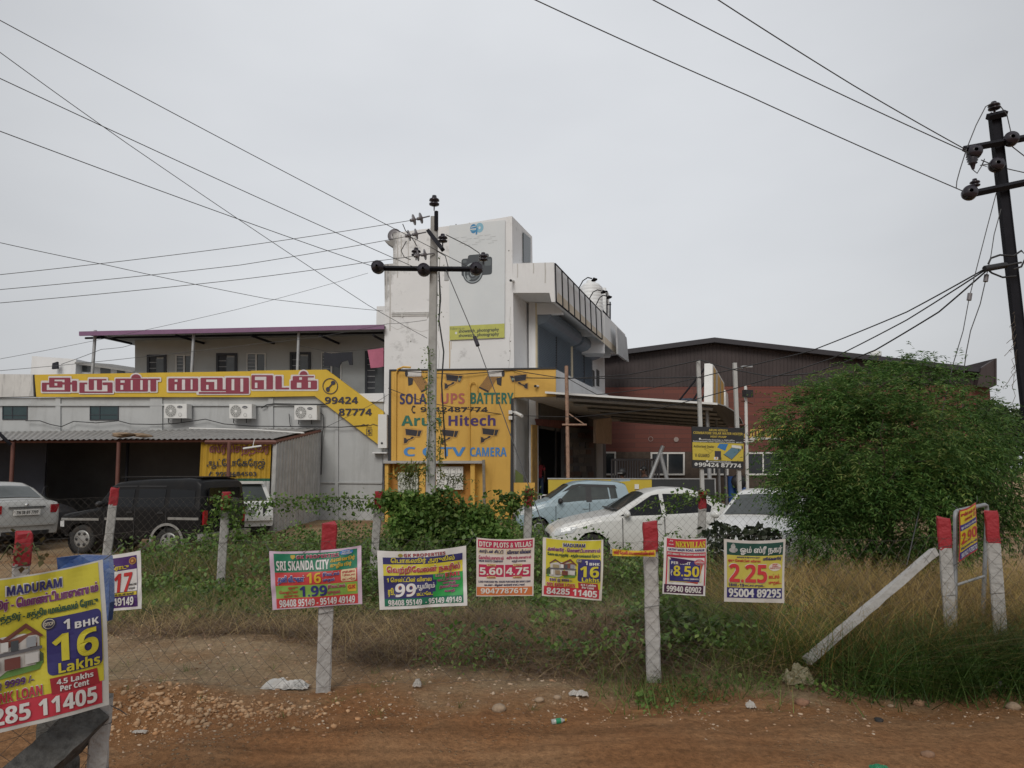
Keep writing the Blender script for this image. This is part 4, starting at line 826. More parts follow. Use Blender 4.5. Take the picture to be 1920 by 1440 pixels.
g.poly([sm_(*p, 2) for p in ((905, 665), (1115, 665), (1045, 840), (845, 760))], 4); g.poly([sm_(*p, 2) for p in ((1200, 755), (1440, 790), (1215, 1045), (1015, 930))], 5); line(g, sm_, [(1005, 930), (1205, 1055)], 12, 3, 3); line(g, sm_, [(1205, 1055), (1430, 810)], 7, 3, 3)
g.poly([sm_(*p, 3) for p in ((1205, 690), (1460, 705), (1455, 780), (1205, 750))], 2); disc(g, sm_, 1462, 745, 18, 44, 3, 4, 14)
rect(g, sm_, 785, 850, 940, 1060, 6, 2); rect(g, sm_, 765, 1000, 870, 1065, 2, 3); rect(g, sm_, 870, 1010, 950, 1068, 3, 3.5); disc(g, sm_, 825, 1025, 22, 20, 7, 4, 12)
disc(g, sm_, 597, 1110, 30, 28, 2, 2, 16); text(g, sm_, 'aarunhitech@gmail.com', 652, 1095, 1190, 1145, 2, 2, 2.5)
disc(g, sm_, 322, 1195, 40, 42, 2, 2, 20); line(g, sm_, [(305, 1180), (318, 1210), (340, 1214)], 10, 6, 3); text(g, sm_, '99424 87774', 385, 1150, 1448, 1250, 2, 2, 9)
g.build('print', [ink((.48, .36, .06)), ink((.5, .39, .05)), ink((.6, .6, .58)), ink((.05, .04, .02)), ink((.03, .15, .38)), ink((.09, .18, .24)), ink((.03, .03, .05)), ink((.5, .2, .04))], t)
# floodlight pole
t = thing('floodlight_pole', 'slim white pole with a square floodlight right of the dealer signboard', 'floodlight pole', down(P(1400, 950, 20)))
b = MB(); b.tube([down(P(1401, 950, 20)), P(1398, 723, 20)], .045, 8); b.build('pole', M['white_plastic'], t)
b = MB(); b.box(P(1402, 738, 19.9), (.26, .16, .2), 0, .4); b.build('floodlight', M['black_plastic'], t)
for a_, c_ in (((1390, 751, 20), (1412, 757, 20)), ((1383, 797, 20), (1398, 796, 20)), ((1398, 724, 20), (1408, 723, 19.9))): b = MB(); b.tube([P(*a_), P(*c_)], .025, 6); b.build('bracket', M['redpost'], t)
t = thing('street_lamp', 'slender lamp head on an arm at the right signboard post', 'lamp', P(1384, 690, 18.7))
b = MB(); b.tube([P(1382, 691, 18.7), P(1392, 690, 18.6)], .02, 6); b.build('arm', M['steel'], t); b = MB(); b.box(P(1400, 687.5, 18.5), (.28, .1, .04), 0, .1); b.build('lamp_head', M['steel'], t)
# rusty pole before the shop
t = thing('rusty_pole', 'rusty iron pole with a short crossbar before the shop door', 'pole', down(FAC.at(1064, 900, .9)))
b = MB(); b.tube([down(FAC.at(1066, 900, .9)), FAC.at(1062, 686, .9)], .06, 6); b.build('pole', M['rust'], t)
b = MB(); b.tube([FAC.at(1054, 796.5, .95), FAC.at(1100, 796.5, .95)], .035, 5); b.tube([FAC.at(1067, 776, .95), FAC.at(1096, 796, .95)], .02, 5); b.build('crossbar', M['rust'], t)

# ---------------------------------------------------------------- garage shed at left
GS = thing('garage_shed', 'open fronted garage shed with low corrugated roof and zinc side wall at left', 'shed', down(P(250, 900, 21)))
YF = 20.2
FR = Plane(P(300, 830, YF), (1, -0.03))
fl, fr = FR.at(-260, 826), FR.at(516, 822.5); bl, br = FAC.at(-260, 812, .05), FAC.at(600, 803, .05)
def corr(mb, a, b_, d, c, n, amp, up, mi=0):
    """sheet a-b (near edge), d-c (far edge) with n waves across"""
    N = n * 6; vs = []
    for i in range(N + 1):
        f = i / N; w = Vector(up) * (amp * math.cos(f * n * 2 * math.pi)); vs += [Vector(a).lerp(Vector(b_), f) + w, Vector(d).lerp(Vector(c), f) + w]
    mb.add(vs, [(2 * i, 2 * i + 2, 2 * i + 3, 2 * i + 1) for i in range(N)], mi, True)
b = MB(); corr(b, fl, fr, bl, br, 72, .018, (0, 0, 1)); 
r_ = b.build('roof', M['asb'], GS)
b = MB(); b.tube([FR.at(-260, 829, -.12), FR.at(300, 826.5, -.12), FR.at(505, 825.5, -.12)], .045, 4, sm=False); b.tube([FR.at(385, 829), fr + Vector((0, 0, -.1)), br + Vector((0, 0, -.1))], .06, 4, sm=False); b.build('beam', M['redpost'], GS)
for x in (25, 223, 430):
    b = MB(); b.tube([down(FR.at(x, 900, -.05 if x < 400 else .35)), FR.at(x, 829, -.05 if x < 400 else .35)], .055, 8); b.build('post', M['redpost'], GS)
# zinc side wall along the right edge and yellow painted front panel
b = MB(); s0 = fr + Vector((-.03, 0, -.12)); s1 = br + Vector((-.03, 0, -.12)); corr(b, down(s0), s0, down(s1), s1, 1, 0, (1, 0, 0))
b = MB(); N = 16 * 6; vs = []
dirn = (s1 - s0); nn = Vector((dirn.y, -dirn.x, 0)).normalized()
for i in range(N + 1):
    f = i / N; w = nn * (.085 * math.cos(f * 16 * 2 * math.pi)); vs += [down(s0.lerp(s1, f)) + w, s0.lerp(s1, f) + w]
b.add(vs, [(2 * i, 2 * i + 2, 2 * i + 3, 2 * i + 1) for i in range(N)], 0, True); b.build('side_wall', M['corr'], GS)
PW = Plane(FR.at(440, 860, -.25), (1, -.03))
b = MB(); N = 13 * 6; vs = []; p0 = PW.at(378, 826); p1 = PW.at(509.5, 826)
for i in range(N + 1):
    f = i / N; w = PW.n * (.025 * math.cos(f * 13 * 2 * math.pi)); q = p0.lerp(p1, f); z1_ = PW.at(440, 897).z; z2_2 = PW.at(440, 902).z
    vs += [down(q) + w, Vector((q.x, q.y, z2_2)) + w, Vector((q.x, q.y, z1_)) + w, Vector((q.x, q.y, p0.z)) + w]
for i in range(N):
    for j in range(3): b.add([], []); 
b.add(vs, [(4 * i, 4 * i + 4, 4 * i + 5, 4 * i + 1) for i in range(N)], 0, True); b.add(vs, [(4 * i + 1, 4 * i + 5, 4 * i + 6, 4 * i + 2) for i in range(N)], 1, True); b.add(vs, [(4 * i + 2, 4 * i + 6, 4 * i + 7, 4 * i + 3) for i in range(N)], 2, True)
b.build('front_panel', [M['corr'], mat('dark_green_band', (.015, .09, .05), .7), mat('garage_yellow', (.42, .25, .015), .65, .1, 2)], GS)
g = MB(); gm = lambda x, y, l: PW.at(370 + x / 8, 810 + y / 8, .032 + l * .002)
text(g, gm, 'ஸ்ரீசெந்தூர்', 175, 165, 1085, 360, 1, 1.5, 12); text(g, gm, 'ஸ்ரீசெந்தூர்', 182, 168, 1078, 356, 0, 3, 6)
text(g, gm, 'ஆட்டோகேரேஜ்', 140, 400, 1015, 555, 2, 2, 7); text(g, gm, '9994684503', 272, 598, 885, 662, 2, 2, 6, st='r'); line(g, gm, [(178, 650), (205, 600)], 22, 2, 2); disc(g, gm, 235, 612, 7, 8, 2, 2, 10); disc(g, gm, 235, 645, 7, 8, 2, 2, 10)
g.build('painted_lettering', [ink((.16, .03, .045)), ink((.3, .14, .05)), ink((.02, .022, .03))], GS)
# interior, its shade put into the sheet colours: back, left and inner partitions
b = MB(); b.prism([down(FAC.at(-260, 850, .12)), down(FAC.at(590, 850, .12)), FAC.at(590, 812, .12), FAC.at(-260, 818, .12)], NB * .05, 0); b.build('back_wall', M['shadesheet'], GS)
b = MB(); IP = Plane(P(120, 860, 22.6), (1, -.05)); b.prism([down(IP.at(-260, 900)), down(IP.at(88, 900)), IP.at(88, 826), IP.at(-260, 828)], IP.n * -.05, 0); b.build('inner_partition', M['shadeblue'], GS)
b = MB(); b.tube([down(P(239, 900, 21.5)), P(240, 830, 21.5)], .05, 6); b.tube([P(86, 868, 22.3), P(84, 915, 22.3)], .02, 6); b.build('inner_post', M['black_iron'], GS)
b = MB(); b.tube([FR.at(456, 841, .4), FR.at(490, 836, .4)], .025, 8); b.tube([FR.at(474, 838, .4), FR.at(477, 824, .35)], .01, 5); tag(b.build('tube_light', M['white_plastic'], None, FR.at(473, 838, .4)), 'pale tube light hanging before the yellow garage sign', 'tube light')
b = MB(); c = FR.at(238, 818, .1); c.z += .02
for k in range(7): b.sphere(c + Vector((random.uniform(-.45, .45), random.uniform(-.1, .25), random.uniform(-.02, .05))), 1, 2, 0, .2, (random.uniform(.15, .3), .18, .05))
tag(b.build('sacking', mat('old_sacking', (.25, .18, .12), .95, .3, 8), None, c), 'crumpled brown sacking lying on the edge of the shed roof', 'sacking')
b = MB(); b.tube([FR.at(-2, 812, .3), FR.at(12, 826, .3), FR.at(20, 834, .2)], .05, 6); tag(b.build('roof_pipe', M['black_iron'], None, FR.at(5, 820, .3)), 'dark iron pipe stub at the left end of the shed roof', 'pipe')
b = MB(); b.tube([P(355, 803, 23.4), P(480, 806, 22.5), P(570, 812, 21.8)], .025, 6); tag(b.build('roof_pipe', M['white_plastic'], None, P(480, 806, 22.5)), 'long white pipe lying across the shed roof', 'pipe')
# ---------------------------------------------------------------- ground
def groundmat(name, cols, peb, sc=1.0, bump=.7, ruts=False, edge=None):
    m, n, b = _new(name); L = n.links
    tcn = n.nodes.new('ShaderNodeTexCoord')
    def noise(s, d=8, r=.65):
        q = n.nodes.new('ShaderNodeTexNoise'); q.inputs['Scale'].default_value = s; q.inputs['Detail'].default_value = d; q.inputs['Roughness'].default_value = r; L.new(tcn.outputs['Object'], q.inputs['Vector']); return q
    if edge:      # the red earth of the road spills over on to the lot
        cols2 = edge; a2 = noise(.9); rr_ = n.nodes.new('ShaderNodeValToRGB'); rr_.color_ramp.elements[0].position = .32; rr_.color_ramp.elements[1].position = .68; rr_.color_ramp.elements[0].color = (*cols2[0], 1); rr_.color_ramp.elements[1].color = (*cols2[1], 1); L.new(a2.outputs['Fac'], rr_.inputs[0])
        sy_ = n.nodes.new('ShaderNodeSeparateXYZ'); L.new(tcn.outputs['Object'], sy_.inputs[0]); n4 = noise(1.3, 6, .6); ma = n.nodes.new('ShaderNodeMath'); ma.operation = 'MULTIPLY_ADD'; ma.inputs[1].default_value = 2.4; L.new(n4.outputs['Fac'], ma.inputs[0]); L.new(sy_.outputs['Y'], ma.inputs[2])
        me_ = n.nodes.new('ShaderNodeMapRange'); me_.interpolation_type = 'SMOOTHSTEP'; me_.inputs[1].default_value = 6.3; me_.inputs[2].default_value = 7.1; me_.inputs[3].default_value = 1; me_.inputs[4].default_value = 0; L.new(ma.outputs[0], me_.inputs[0])
    a = noise(.55 * sc); r = n.nodes.new('ShaderNodeValToRGB'); el = r.color_ramp.elements
    while len(el) < len(cols): el.new(.5)
    for i, c in enumerate(cols): el[i].position = .3 + .4 * i / (len(cols) - 1); el[i].color = (*c, 1)
    L.new(a.outputs['Fac'], r.inputs[0])
    if edge: r0 = r; r = n.nodes.new('ShaderNodeMixRGB'); L.new(me_.outputs[0], r.inputs[0]); L.new(r0.outputs[0], r.inputs[1]); L.new(rr_.outputs[0], r.inputs[2])
    f = noise(24, 14, .8); mr = n.nodes.new('ShaderNodeMapRange'); mr.inputs[1].default_value = .32; mr.inputs[2].default_value = .68; mr.inputs[3].default_value = .5; mr.inputs[4].default_value = 1.42
    L.new(f.outputs['Fac'], mr.inputs[0]); mu = n.nodes.new('ShaderNodeMixRGB'); mu.blend_type = 'MULTIPLY'; mu.inputs[0].default_value = 1; L.new(r.outputs[0], mu.inputs[1]); L.new(mr.outputs[0], mu.inputs[2])
    if ruts:      # worn tracks: bands of paler, finer earth along the road
        mpr = n.nodes.new('ShaderNodeMapping'); mpr.inputs['Scale'].default_value = (.22, 3.4, 1); mpr.inputs['Rotation'].default_value = (0, 0, R(-4)); L.new(tcn.outputs['Object'], mpr.inputs[0]); q = noise(1.5, 7, .6); L.new(mpr.outputs[0], q.inputs['Vector'])
        mq = n.nodes.new('ShaderNodeMapRange'); mq.inputs[1].default_value = .35; mq.inputs[2].default_value = .65; mq.inputs[3].default_value = .72; mq.inputs[4].default_value = 1.28; L.new(q.outputs['Fac'], mq.inputs[0]); m0 = n.nodes.new('ShaderNodeMixRGB'); m0.blend_type = 'MULTIPLY'; m0.inputs[0].default_value = 1; L.new(mu.outputs[0], m0.inputs[1]); L.new(mq.outputs[0], m0.inputs[2]); mu = m0
    vo = n.nodes.new('ShaderNodeTexVoronoi'); vo.inputs['Scale'].default_value = 26; L.new(tcn.outputs['Object'], vo.inputs['Vector'])
    r2 = n.nodes.new('ShaderNodeValToRGB'); r2.color_ramp.elements[0].position = .12; r2.color_ramp.elements[0].color = (.8,) * 3 + (1,); r2.color_ramp.elements[1].position = .3; r2.color_ramp.elements[1].color = (0, 0, 0, 1); L.new(vo.outputs['Distance'], r2.inputs[0])
    pm = noise(.8, 3); r3 = n.nodes.new('ShaderNodeValToRGB'); r3.color_ramp.elements[0].position = .52; r3.color_ramp.elements[1].position = .62; L.new(pm.outputs['Fac'], r3.inputs[0])
    m2 = n.nodes.new('ShaderNodeMath'); m2.operation = 'MULTIPLY'; L.new(r2.outputs[0], m2.inputs[0]); L.new(r3.outputs[0], m2.inputs[1])
    mi = n.nodes.new('ShaderNodeMixRGB'); mi.inputs[2].default_value = (*peb, 1); L.new(m2.outputs[0], mi.inputs[0]); L.new(mu.outputs[0], mi.inputs[1]); L.new(mi.outputs[0], b.inputs['Base Color'])
    b.inputs['Roughness'].default_value = .95; b.inputs['Specular IOR Level'].default_value = .15
    bn1 = noise(30, 8, .7); ad = n.nodes.new('ShaderNodeMath'); ad.operation = 'ADD'; L.new(bn1.outputs['Fac'], ad.inputs[0]); L.new(m2.outputs[0], ad.inputs[1])
    bp = n.nodes.new('ShaderNodeBump'); bp.inputs['Strength'].default_value = min(1, bump * 1.5); bp.inputs['Distance'].default_value = .04; L.new(ad.outputs[0], bp.inputs['Height']); L.new(bp.outputs[0], b.inputs['Normal'])
    return m
DIRT = groundmat('dry_lot_soil', [(.25, .12, .05), (.31, .2, .11), (.37, .27, .165), (.29, .17, .085)], (.45, .36, .25), edge=((.26, .115, .046), (.31, .17, .08)))
ROADM = groundmat('red_dirt', [(.25, .112, .045), (.285, .14, .062), (.32, .18, .09), (.265, .122, .05)], (.42, .3, .18), .8, .7, True)
_vt = {}
def vnoise(x, y, s, seed=0):
    """smooth value noise"""
    if seed not in _vt: _vt[seed] = np.random.default_rng(seed).random((64, 64))
    r = _vt[seed]; x = np.asarray(x) * s; y = np.asarray(y) * s
    xi = np.floor(x).astype(int); yi = np.floor(y).astype(int); fx = x - xi; fy = y - yi; fx = fx * fx * (3 - 2 * fx); fy = fy * fy * (3 - 2 * fy)
    g = lambda a, c: r[a % 64, c % 64]
    return (g(xi, yi) * (1 - fx) + g(xi + 1, yi) * fx) * (1 - fy) + (g(xi, yi + 1) * (1 - fx) + g(xi + 1, yi + 1) * fx) * fy
def gh(x, y):
    x = np.asarray(x, float); y = np.asarray(y, float)
    t = np.clip((y - 6.6) / 3.4, 0, 1); h = -.2 * t * t * (3 - 2 * t)
    near = np.clip((16 - y) / 8, 0, 1)
    h = h + near * ((vnoise(x, y, 1.1, 1) - .5) * .09 + (vnoise(x, y, 3.3, 2) - .5) * .035 + (vnoise(x, y, 9, 3) - .5) * .016)
    m = np.exp(-(((x + 2.6) / 1.1) ** 2 + ((y - 5.35) / .38) ** 2)); h = h + .1 * m * (0.7 + .6 * vnoise(x, y, 14, 4))
    road = np.clip((4.95 - y) / .5, 0, 1); return h + .2 * np.clip((y - 17) / 4.5, 0, 1) - road * .05 - road * .02 * np.sin(y * 7.5 + vnoise(x, y, .8, 6) * 3) * (1 - np.clip((3.0 - y), 0, 1))
def ghs(x, y): return float(gh(x, y))
def grid_obj(name, xs, ys, hf, m, kind='structure'):
    X, Y = np.meshgrid(xs, ys); Z = hf(X, Y); nx, ny = len(xs), len(ys)
    co = np.stack([X.ravel(), Y.ravel(), Z.ravel()], 1).astype(np.float32)
    i = (np.arange(ny - 1)[:, None] * nx + np.arange(nx - 1)[None]).ravel(); f = np.stack([i, i + 1, i + nx + 1, i + nx], 1)
    return mesh_np(name, co, f, m, kind, True)
def mesh_np(name, co, f, m, kind=None, sm=False, link=True):
    me = bpy.data.meshes.new(name); k = f.shape[1]
    me.vertices.add(len(co)); me.vertices.foreach_set('co', np.asarray(co, np.float32).ravel())
    me.loops.add(f.size); me.loops.foreach_set('vertex_index', f.astype(np.int32).ravel())
    me.polygons.add(len(f)); me.polygons.foreach_set('loop_start', np.arange(0, f.size, k, dtype=np.int32))
    if sm: me.polygons.foreach_set('use_smooth', np.ones(len(f), bool))
    me.update(calc_edges=True); me.materials.append(m)
    o = bpy.data.objects.new(name, me)
    if link: COL.objects.link(o)
    if kind: o['kind'] = kind
    return o
xs = np.concatenate([[-900, -300, -100, -50, -30, -20], np.linspace(-12, 12, 400), [20, 30, 50, 100, 300, 900]])
ys = np.concatenate([[-600, -100, -20], np.linspace(-2, 2.4, 12), np.linspace(2.5, 9, 190), np.linspace(9.1, 20, 90), [24, 30, 40, 60, 100, 200, 500, 1500]])
grid_obj('ground', xs, ys, gh, DIRT)
xs = np.concatenate([[-400, -60, -20], np.linspace(-9, 9, 260), [20, 60, 400]]); ys = np.concatenate([np.linspace(-3, 2, 10), np.linspace(2.1, 5.6, 120)])
def road_h(x, y):
    edge = 4.95 + .14 * (x - 0) * .35 + (vnoise(x, y, .9, 8) - .5) * .6 + (vnoise(x, y, 3.1, 9) - .5) * .25
    return gh(x, y) + .012 - .035 * np.clip((y - edge) / .6, 0, 1) - .02 * vnoise(x, y, 11, 12) * np.clip((y - edge + .5) / .5, 0, 1)
grid_obj('dirt_road', xs, ys, road_h, ROADM)

# pebbles and rubble
def stones(name, n, fx, size, m, flat=.6, seed=1):
    r = np.random.default_rng(seed); base = np.array(ICO[1][0]); fc = np.array(ICO[1][1]); P_ = fx(r, n); n = len(P_)
    s = size[0] * (size[1] / size[0]) ** (r.random(n) ** 2.2)
    V_ = base[None] * (1 + (r.random((n, len(base), 1)) - .5) * .9) * s[:, None, None] * np.stack([np.ones(n), .6 + .5 * r.random(n), flat * (.6 + .6 * r.random(n))], 1)[:, None, :]
    a = r.random(n) * 6.28; c, s_ = np.cos(a)[:, None], np.sin(a)[:, None]; X = V_[..., 0] * c - V_[..., 1] * s_; Y = V_[..., 0] * s_ + V_[..., 1] * c
    co = np.stack([X + P_[:, 0:1], Y + P_[:, 1:2], V_[..., 2] + gh(P_[:, 0], P_[:, 1])[:, None] + s[:, None] * .12], 2).reshape(-1, 3)
    f = (fc[None] + (np.arange(n) * len(base))[:, None, None]).reshape(-1, 3)
    return mesh_np(name, co, f, m, 'stuff')
def uni(x0, x1, y0, y1):
    return lambda r, n: np.stack([r.uniform(x0, x1, n), r.uniform(y0, y1, n)], 1)
PEB = leafmat('pebble', [(.24, .14, .08), (.32, .22, .14), (.45, .36, .27), (.27, .13, .06)], .95, 0)
def roadside(r, n):
    p = np.stack([r.uniform(-4, 7, n * 2), np.where(r.random(n * 2) < .75, r.normal(4.95, .32, n * 2), r.uniform(2.6, 5.2, n * 2))], 1); return p[(p[:, 1] > 2.4)][:n]
stones('gravel', 3600, roadside, (.004, .015), PEB, .6, 1)
stones('rubble', 1100, lambda r, n: np.stack([r.normal(-2.2, .5, n), r.normal(5.1, .13, n)], 1), (.005, .026), leafmat('rubble_stone', [(.33, .19, .1), (.42, .29, .18), (.36, .19, .09)], .95, 0), .7, 2)
stones('lot_gravel', 2200, lambda r, n: np.stack([r.uniform(-5, .6, n), r.uniform(5.2, 8.6, n)], 1), (.006, .022), PEB, .6, 3)
def rock(px, py, r, label, col=(.3, .22, .15)):
    c = GP(px, py); c.z = ghs(c.x, c.y) + r * .35; b = MB(); b.sphere(c, r, 2, 0, .13, (1, .8, .6), random.Random(int(px)))
    tag(b.build('stone', mat('stone_face', col, .95, .25, 14, bump=.5), None, c), label, 'stone', 'loose stones on the road edge')
rock(1011, 1322, .035, 'small pale stone on the road edge below the yellow house banner'); rock(1045, 1317, .03, 'pale round stone just right of another pale stone on the road edge')
rock(935, 1340, .05, 'flat tan stone on the road edge left of the green bottle'); rock(1505, 1327, .05, 'brown stone on the road edge below the plastic bag', (.24, .13, .08)); rock(1722, 1313, .045, 'tan stone at the foot of the green grass on the road edge', (.28, .17, .1))
rock(1900, 1326, .05, 'pale flat stone at the right end of the road edge'); rock(1740, 1414, .04, 'brown stone lying out on the dirt road', (.22, .13, .08)); rock(1670, 1318, .022, 'tiny pale stone on the road edge beside the brown clod')

# ---------------------------------------------------------------- concrete fence posts
def post_geo(h, w, cap, seed, lean=(0, 0)):
    """two meshes round the origin: grey shaft and red painted top"""
    r = random.Random(seed); n = 14; shaft = MB(); top = MB()
    def ring(z, k): return [Vector((a * w / 2 * k + lean[0] * z + r.uniform(-.004, .004), c * w / 2 * k + lean[1] * z + r.uniform(-.004, .004), z)) for a, c in ((-1, -.8), (-.8, -1), (.8, -1), (1, -.8), (1, .8), (.8, 1), (-.8, 1), (-1, .8))]
    zs_ = [-.35 + (h - cap + .35) * i / n for i in range(n + 1)]; rg = [ring(z, 1 + r.uniform(-.03, .03)) for z in zs_]
    vs = [v for q in rg for v in q]; shaft.add(vs, [(i * 8 + k, i * 8 + (k + 1) % 8, (i + 1) * 8 + (k + 1) % 8, (i + 1) * 8 + k) for i in range(n) for k in range(8)], 0)
    zt = [h - cap - .012 + (cap + .012) * i / 5 for i in range(6)]; rg = [ring(z, 1.03 + r.uniform(-.03, .03)) for z in zt]; rg[0] = [v + Vector((0, 0, r.uniform(-.02, .012))) for v in rg[0]]; rg[-1] = [v + Vector((0, 0, r.uniform(-.02, .015))) for v in rg[-1]]
    vs = [v for q in rg for v in q]; top.add(vs, [(i * 8 + k, i * 8 + (k + 1) % 8, (i + 1) * 8 + (k + 1) % 8, (i + 1) * 8 + k) for i in range(5) for k in range(8)] + [tuple(range(40, 48))], 0)
    return shaft, top
def fence_post(x, y, h, w, cap, label, seed, lean=(0, 0), rz=None, group='red topped concrete fence posts'):
    rz = -math.atan2(x, y) + .06 if rz is None else rz; z = ghs(x, y); t = thing('fence_post', label, 'fence post', (x, y, z), group, rz)
    s, c = post_geo(h, w, cap, seed, lean); s.build('shaft', M['concrete'], t); c.build('red_top', M['redcap'], t)
    for k, zz in enumerate((h * .8, h * .47)):      # wire bound round the post
        q = w * .535; cx_ = lean[0] * zz; b = MB(); b.tube([(cx_ + a * q, b_ * q, zz + (.012 if i % 2 else -.008)) for i, (a, b_) in enumerate(((-1, -1), (1, -1), (1, 1), (-1, 1), (-1, -1)))] + [(cx_ - q - .03, -q - .03, zz + .03)], .0017, 4); b.build('binding_wire', M['wire'], t)
    return t
def gpos(px, py, Y): p = P(px, py, Y); return p.x, p.y
NEARF = [(-6.2, 5.0), (-3.72, 5.3), (-1.45, 5.55), (1.15, 5.95), (3.93, 6.5), (4.38, 6.42)]
fence_post(P(41, 1050, 5.3).x, 5.3, 1.17, .105, .22, 'red topped near fence post behind the large tilted house banner', 11, (-.0, 0))
fence_post(P(610, 1140, 5.55).x, 5.55, 1.24, .106, .26, 'red topped near fence post carrying the green and pink banner', 12, (.01, 0))
fence_post(P(1222, 1120, 5.95).x, 5.95, 1.26, .113, .22, 'red topped near fence post with a narrow yellow strip wired to it', 13, (.0, 0))
fence_post(P(1773, 1040, 6.5).x, 6.5, 1.29, .102, .27, 'red topped gate post with a slanting brace leaning on it', 14, (-.0, 0))
fence_post(P(1864, 1040, 6.46).x, 6.46, 1.34, .1, .25, 'rightmost red topped gate post beside the hanging yellow poster', 15, (0, 0))
cp = P(186, 1380, 3.6); t = fence_post(cp.x, cp.y, .62, .092, .0001, 'grey corner post under the right edge of the large tilted house banner', 16, (0, 0), .5, None)
for ch in list(t.children):
    if ch.name.startswith('red_top'): bpy.data.objects.remove(ch)
FARX = [(205, 917), (421, 926), (702, 924), (986, 919), (1308, 922)]
labs = ['far fence post before the black jeep bonnet', 'far fence post before the black jeep rear with vines on its top', 'far fence post left of the dense vine hedge, leaning a little', 'far fence post before the light blue hatchback', 'far fence post before the rear wheel of the white sedan']
for i, ((px, py), lab) in enumerate(zip(FARX, labs)):
    p = P(px, py, 11.5); fence_post(p.x, p.y, p.z + .2 - .0, .122, .26, 'red topped ' + lab, 20 + i, ((.05, 0), (.02, 0), (.05, 0), (.03, 0), (.05, 0))[i][0:2])
# slanting braces
def brace(p, q, w, m, label, seed):
    p, q = Vector(p), Vector(q); r = random.Random(seed); n = 16; d = (q - p); a = d.cross(Vector((0, 1, 0))).normalized(); c = d.cross(a).normalized(); vs = []
    for i in range(n + 1):
        k = 1 + r.uniform(-.06, .06); o = p + d * i / n
        vs += [o + (a * x + c * y) * w / 2 * k + Vector((r.uniform(-.004, .004),) * 3) for x, y in ((-1, -1), (1, -1), (1, 1), (-1, 1))]
    b = MB(); b.add(vs, [(i * 4 + k, i * 4 + (k + 1) % 4, i * 4 + 4 + (k + 1) % 4, i * 4 + 4 + k) for i in range(n) for k in range(4)] + [(3, 2, 1, 0), (n * 4, n * 4 + 1, n * 4 + 2, n * 4 + 3)], 0)
    return tag(b.build('fence_brace', m, None, p), label, 'brace')
brace(P(1512, 1240, 5.9), P(1752, 1034, 6.45), .062, M['concrete'], 'whitish concrete brace slanting up to the gate post', 5)
brace(P(-70, 1560, 3.1), P(176, 1340, 3.6), .15, M['darkconc'], 'dark lichen stained concrete brace in the bottom left corner', 6)
brace(P(112, 1345, 3.75), P(100, 1520, 3.7), .14, M['darkconc'], 'dark mottled concrete stub between the brace and the corner post', 7)
# chain link mesh
def chain(name, pts, z0, z1, off, label, group, pitch=.12, r=.0013, sag=.02, top=True, mt=None):
    """pts: plan polyline; woven zigzag wires as slim three sided tubes"""
    pts = [Vector((a, c, 0)) for a, c in pts]; L_ = [0]
    for a, c in zip(pts[:-1], pts[1:]): L_.append(L_[-1] + (c - a).length)
    def at(d):
        d = min(max(d, 0), L_[-1] - 1e-6)
        for i in range(len(L_) - 1):
            if d <= L_[i + 1]: return pts[i].lerp(pts[i + 1], (d - L_[i]) / (L_[i + 1] - L_[i]))
        return pts[-1]
    vs = []; fs = []; rr = random.Random(4)
    def seg(a, c, rad):
        b0 = len(vs); d = (c - a).normalized(); u = d.cross(Vector((0, 1, 0.01))).normalized(); w = d.cross(u)
        for p in (a, c):
            for k in range(3): q = p + (u * math.cos(2.094 * k) + w * math.sin(2.094 * k)) * rad; vs.append((q.x, q.y, q.z))
        for k in range(3): fs.append((b0 + k, b0 + (k + 1) % 3, b0 + 3 + (k + 1) % 3, b0 + 3 + k))
    n = int(L_[-1] / pitch); m = int((z1 - z0) / (pitch / 1))
    def node(i, j):
        d = i * pitch / 2 + (vnoise(i * .3, j * .3, 1, 31) - .5) * .03; p = at(d); zz = z0 + j * (z1 - z0) / (2 * m)
        g0 = ghs(p.x, p.y); s_ = (vnoise(p.x, 0, .8, 33) - .5) * sag * 2
        return Vector((p.x, p.y + off + (vnoise(p.x, zz, 1.3, 37) - .5) * .03, g0 + zz + s_ * (j / (2 * m)) + (vnoise(i * .37, j * .41, 1, 35) - .5) * .02))
    N = int(L_[-1] / (pitch / 2))
    for i in range(N):
        for j in range(2 * m):
            if (i + j) % 2 == 0: seg(node(i, j), node(i + 1, j + 1), r)
            else: seg(node(i, j + 1), node(i + 1, j), r)
    for zz in ([z0, (z0 + z1) / 2, z1] if top else []):
        jj = round((zz - z0) / (z1 - z0) * 2 * m)
        for i in range(N): seg(node(i, jj), node(i + 1, jj), r * .9)
    o = mesh_np(name, np.array(vs), np.array(fs), mt or M['mesh']); return tag(o, label, 'chain link fence', group)
chain('chain_link_fence', [(-5.2, 5.08), (-3.72, 5.3), (-1.45, 5.55), (1.15, 5.95), (3.93, 6.5), (4.42, 6.46)], .05, 1.1, -.08, 'rusty chain link mesh of the near fence behind the row of banners', 'chain link fences')
chain('chain_link_fence', [(-9.6, 11.4)] + [(P(x, y, 11.5).x, 11.5) for x, y in FARX] + [(7.5, 11.6)], .02, 1.42, -.08, 'long chain link mesh of the far fence before the parked cars', 'chain link fences', r=.0014)
chain('chain_link_fence', [(cp.x, cp.y), (-2.9, 2.6)], .0, 1.1, -.06, 'short chain link panel behind the large tilted house banner', 'chain link fences')
chain('chain_link_fence', [(4.42, 6.46), (7.2, 7.4)], .05, 1.1, -.08, 'chain link panel running right from the rightmost gate post into tall grass', 'chain link fences')
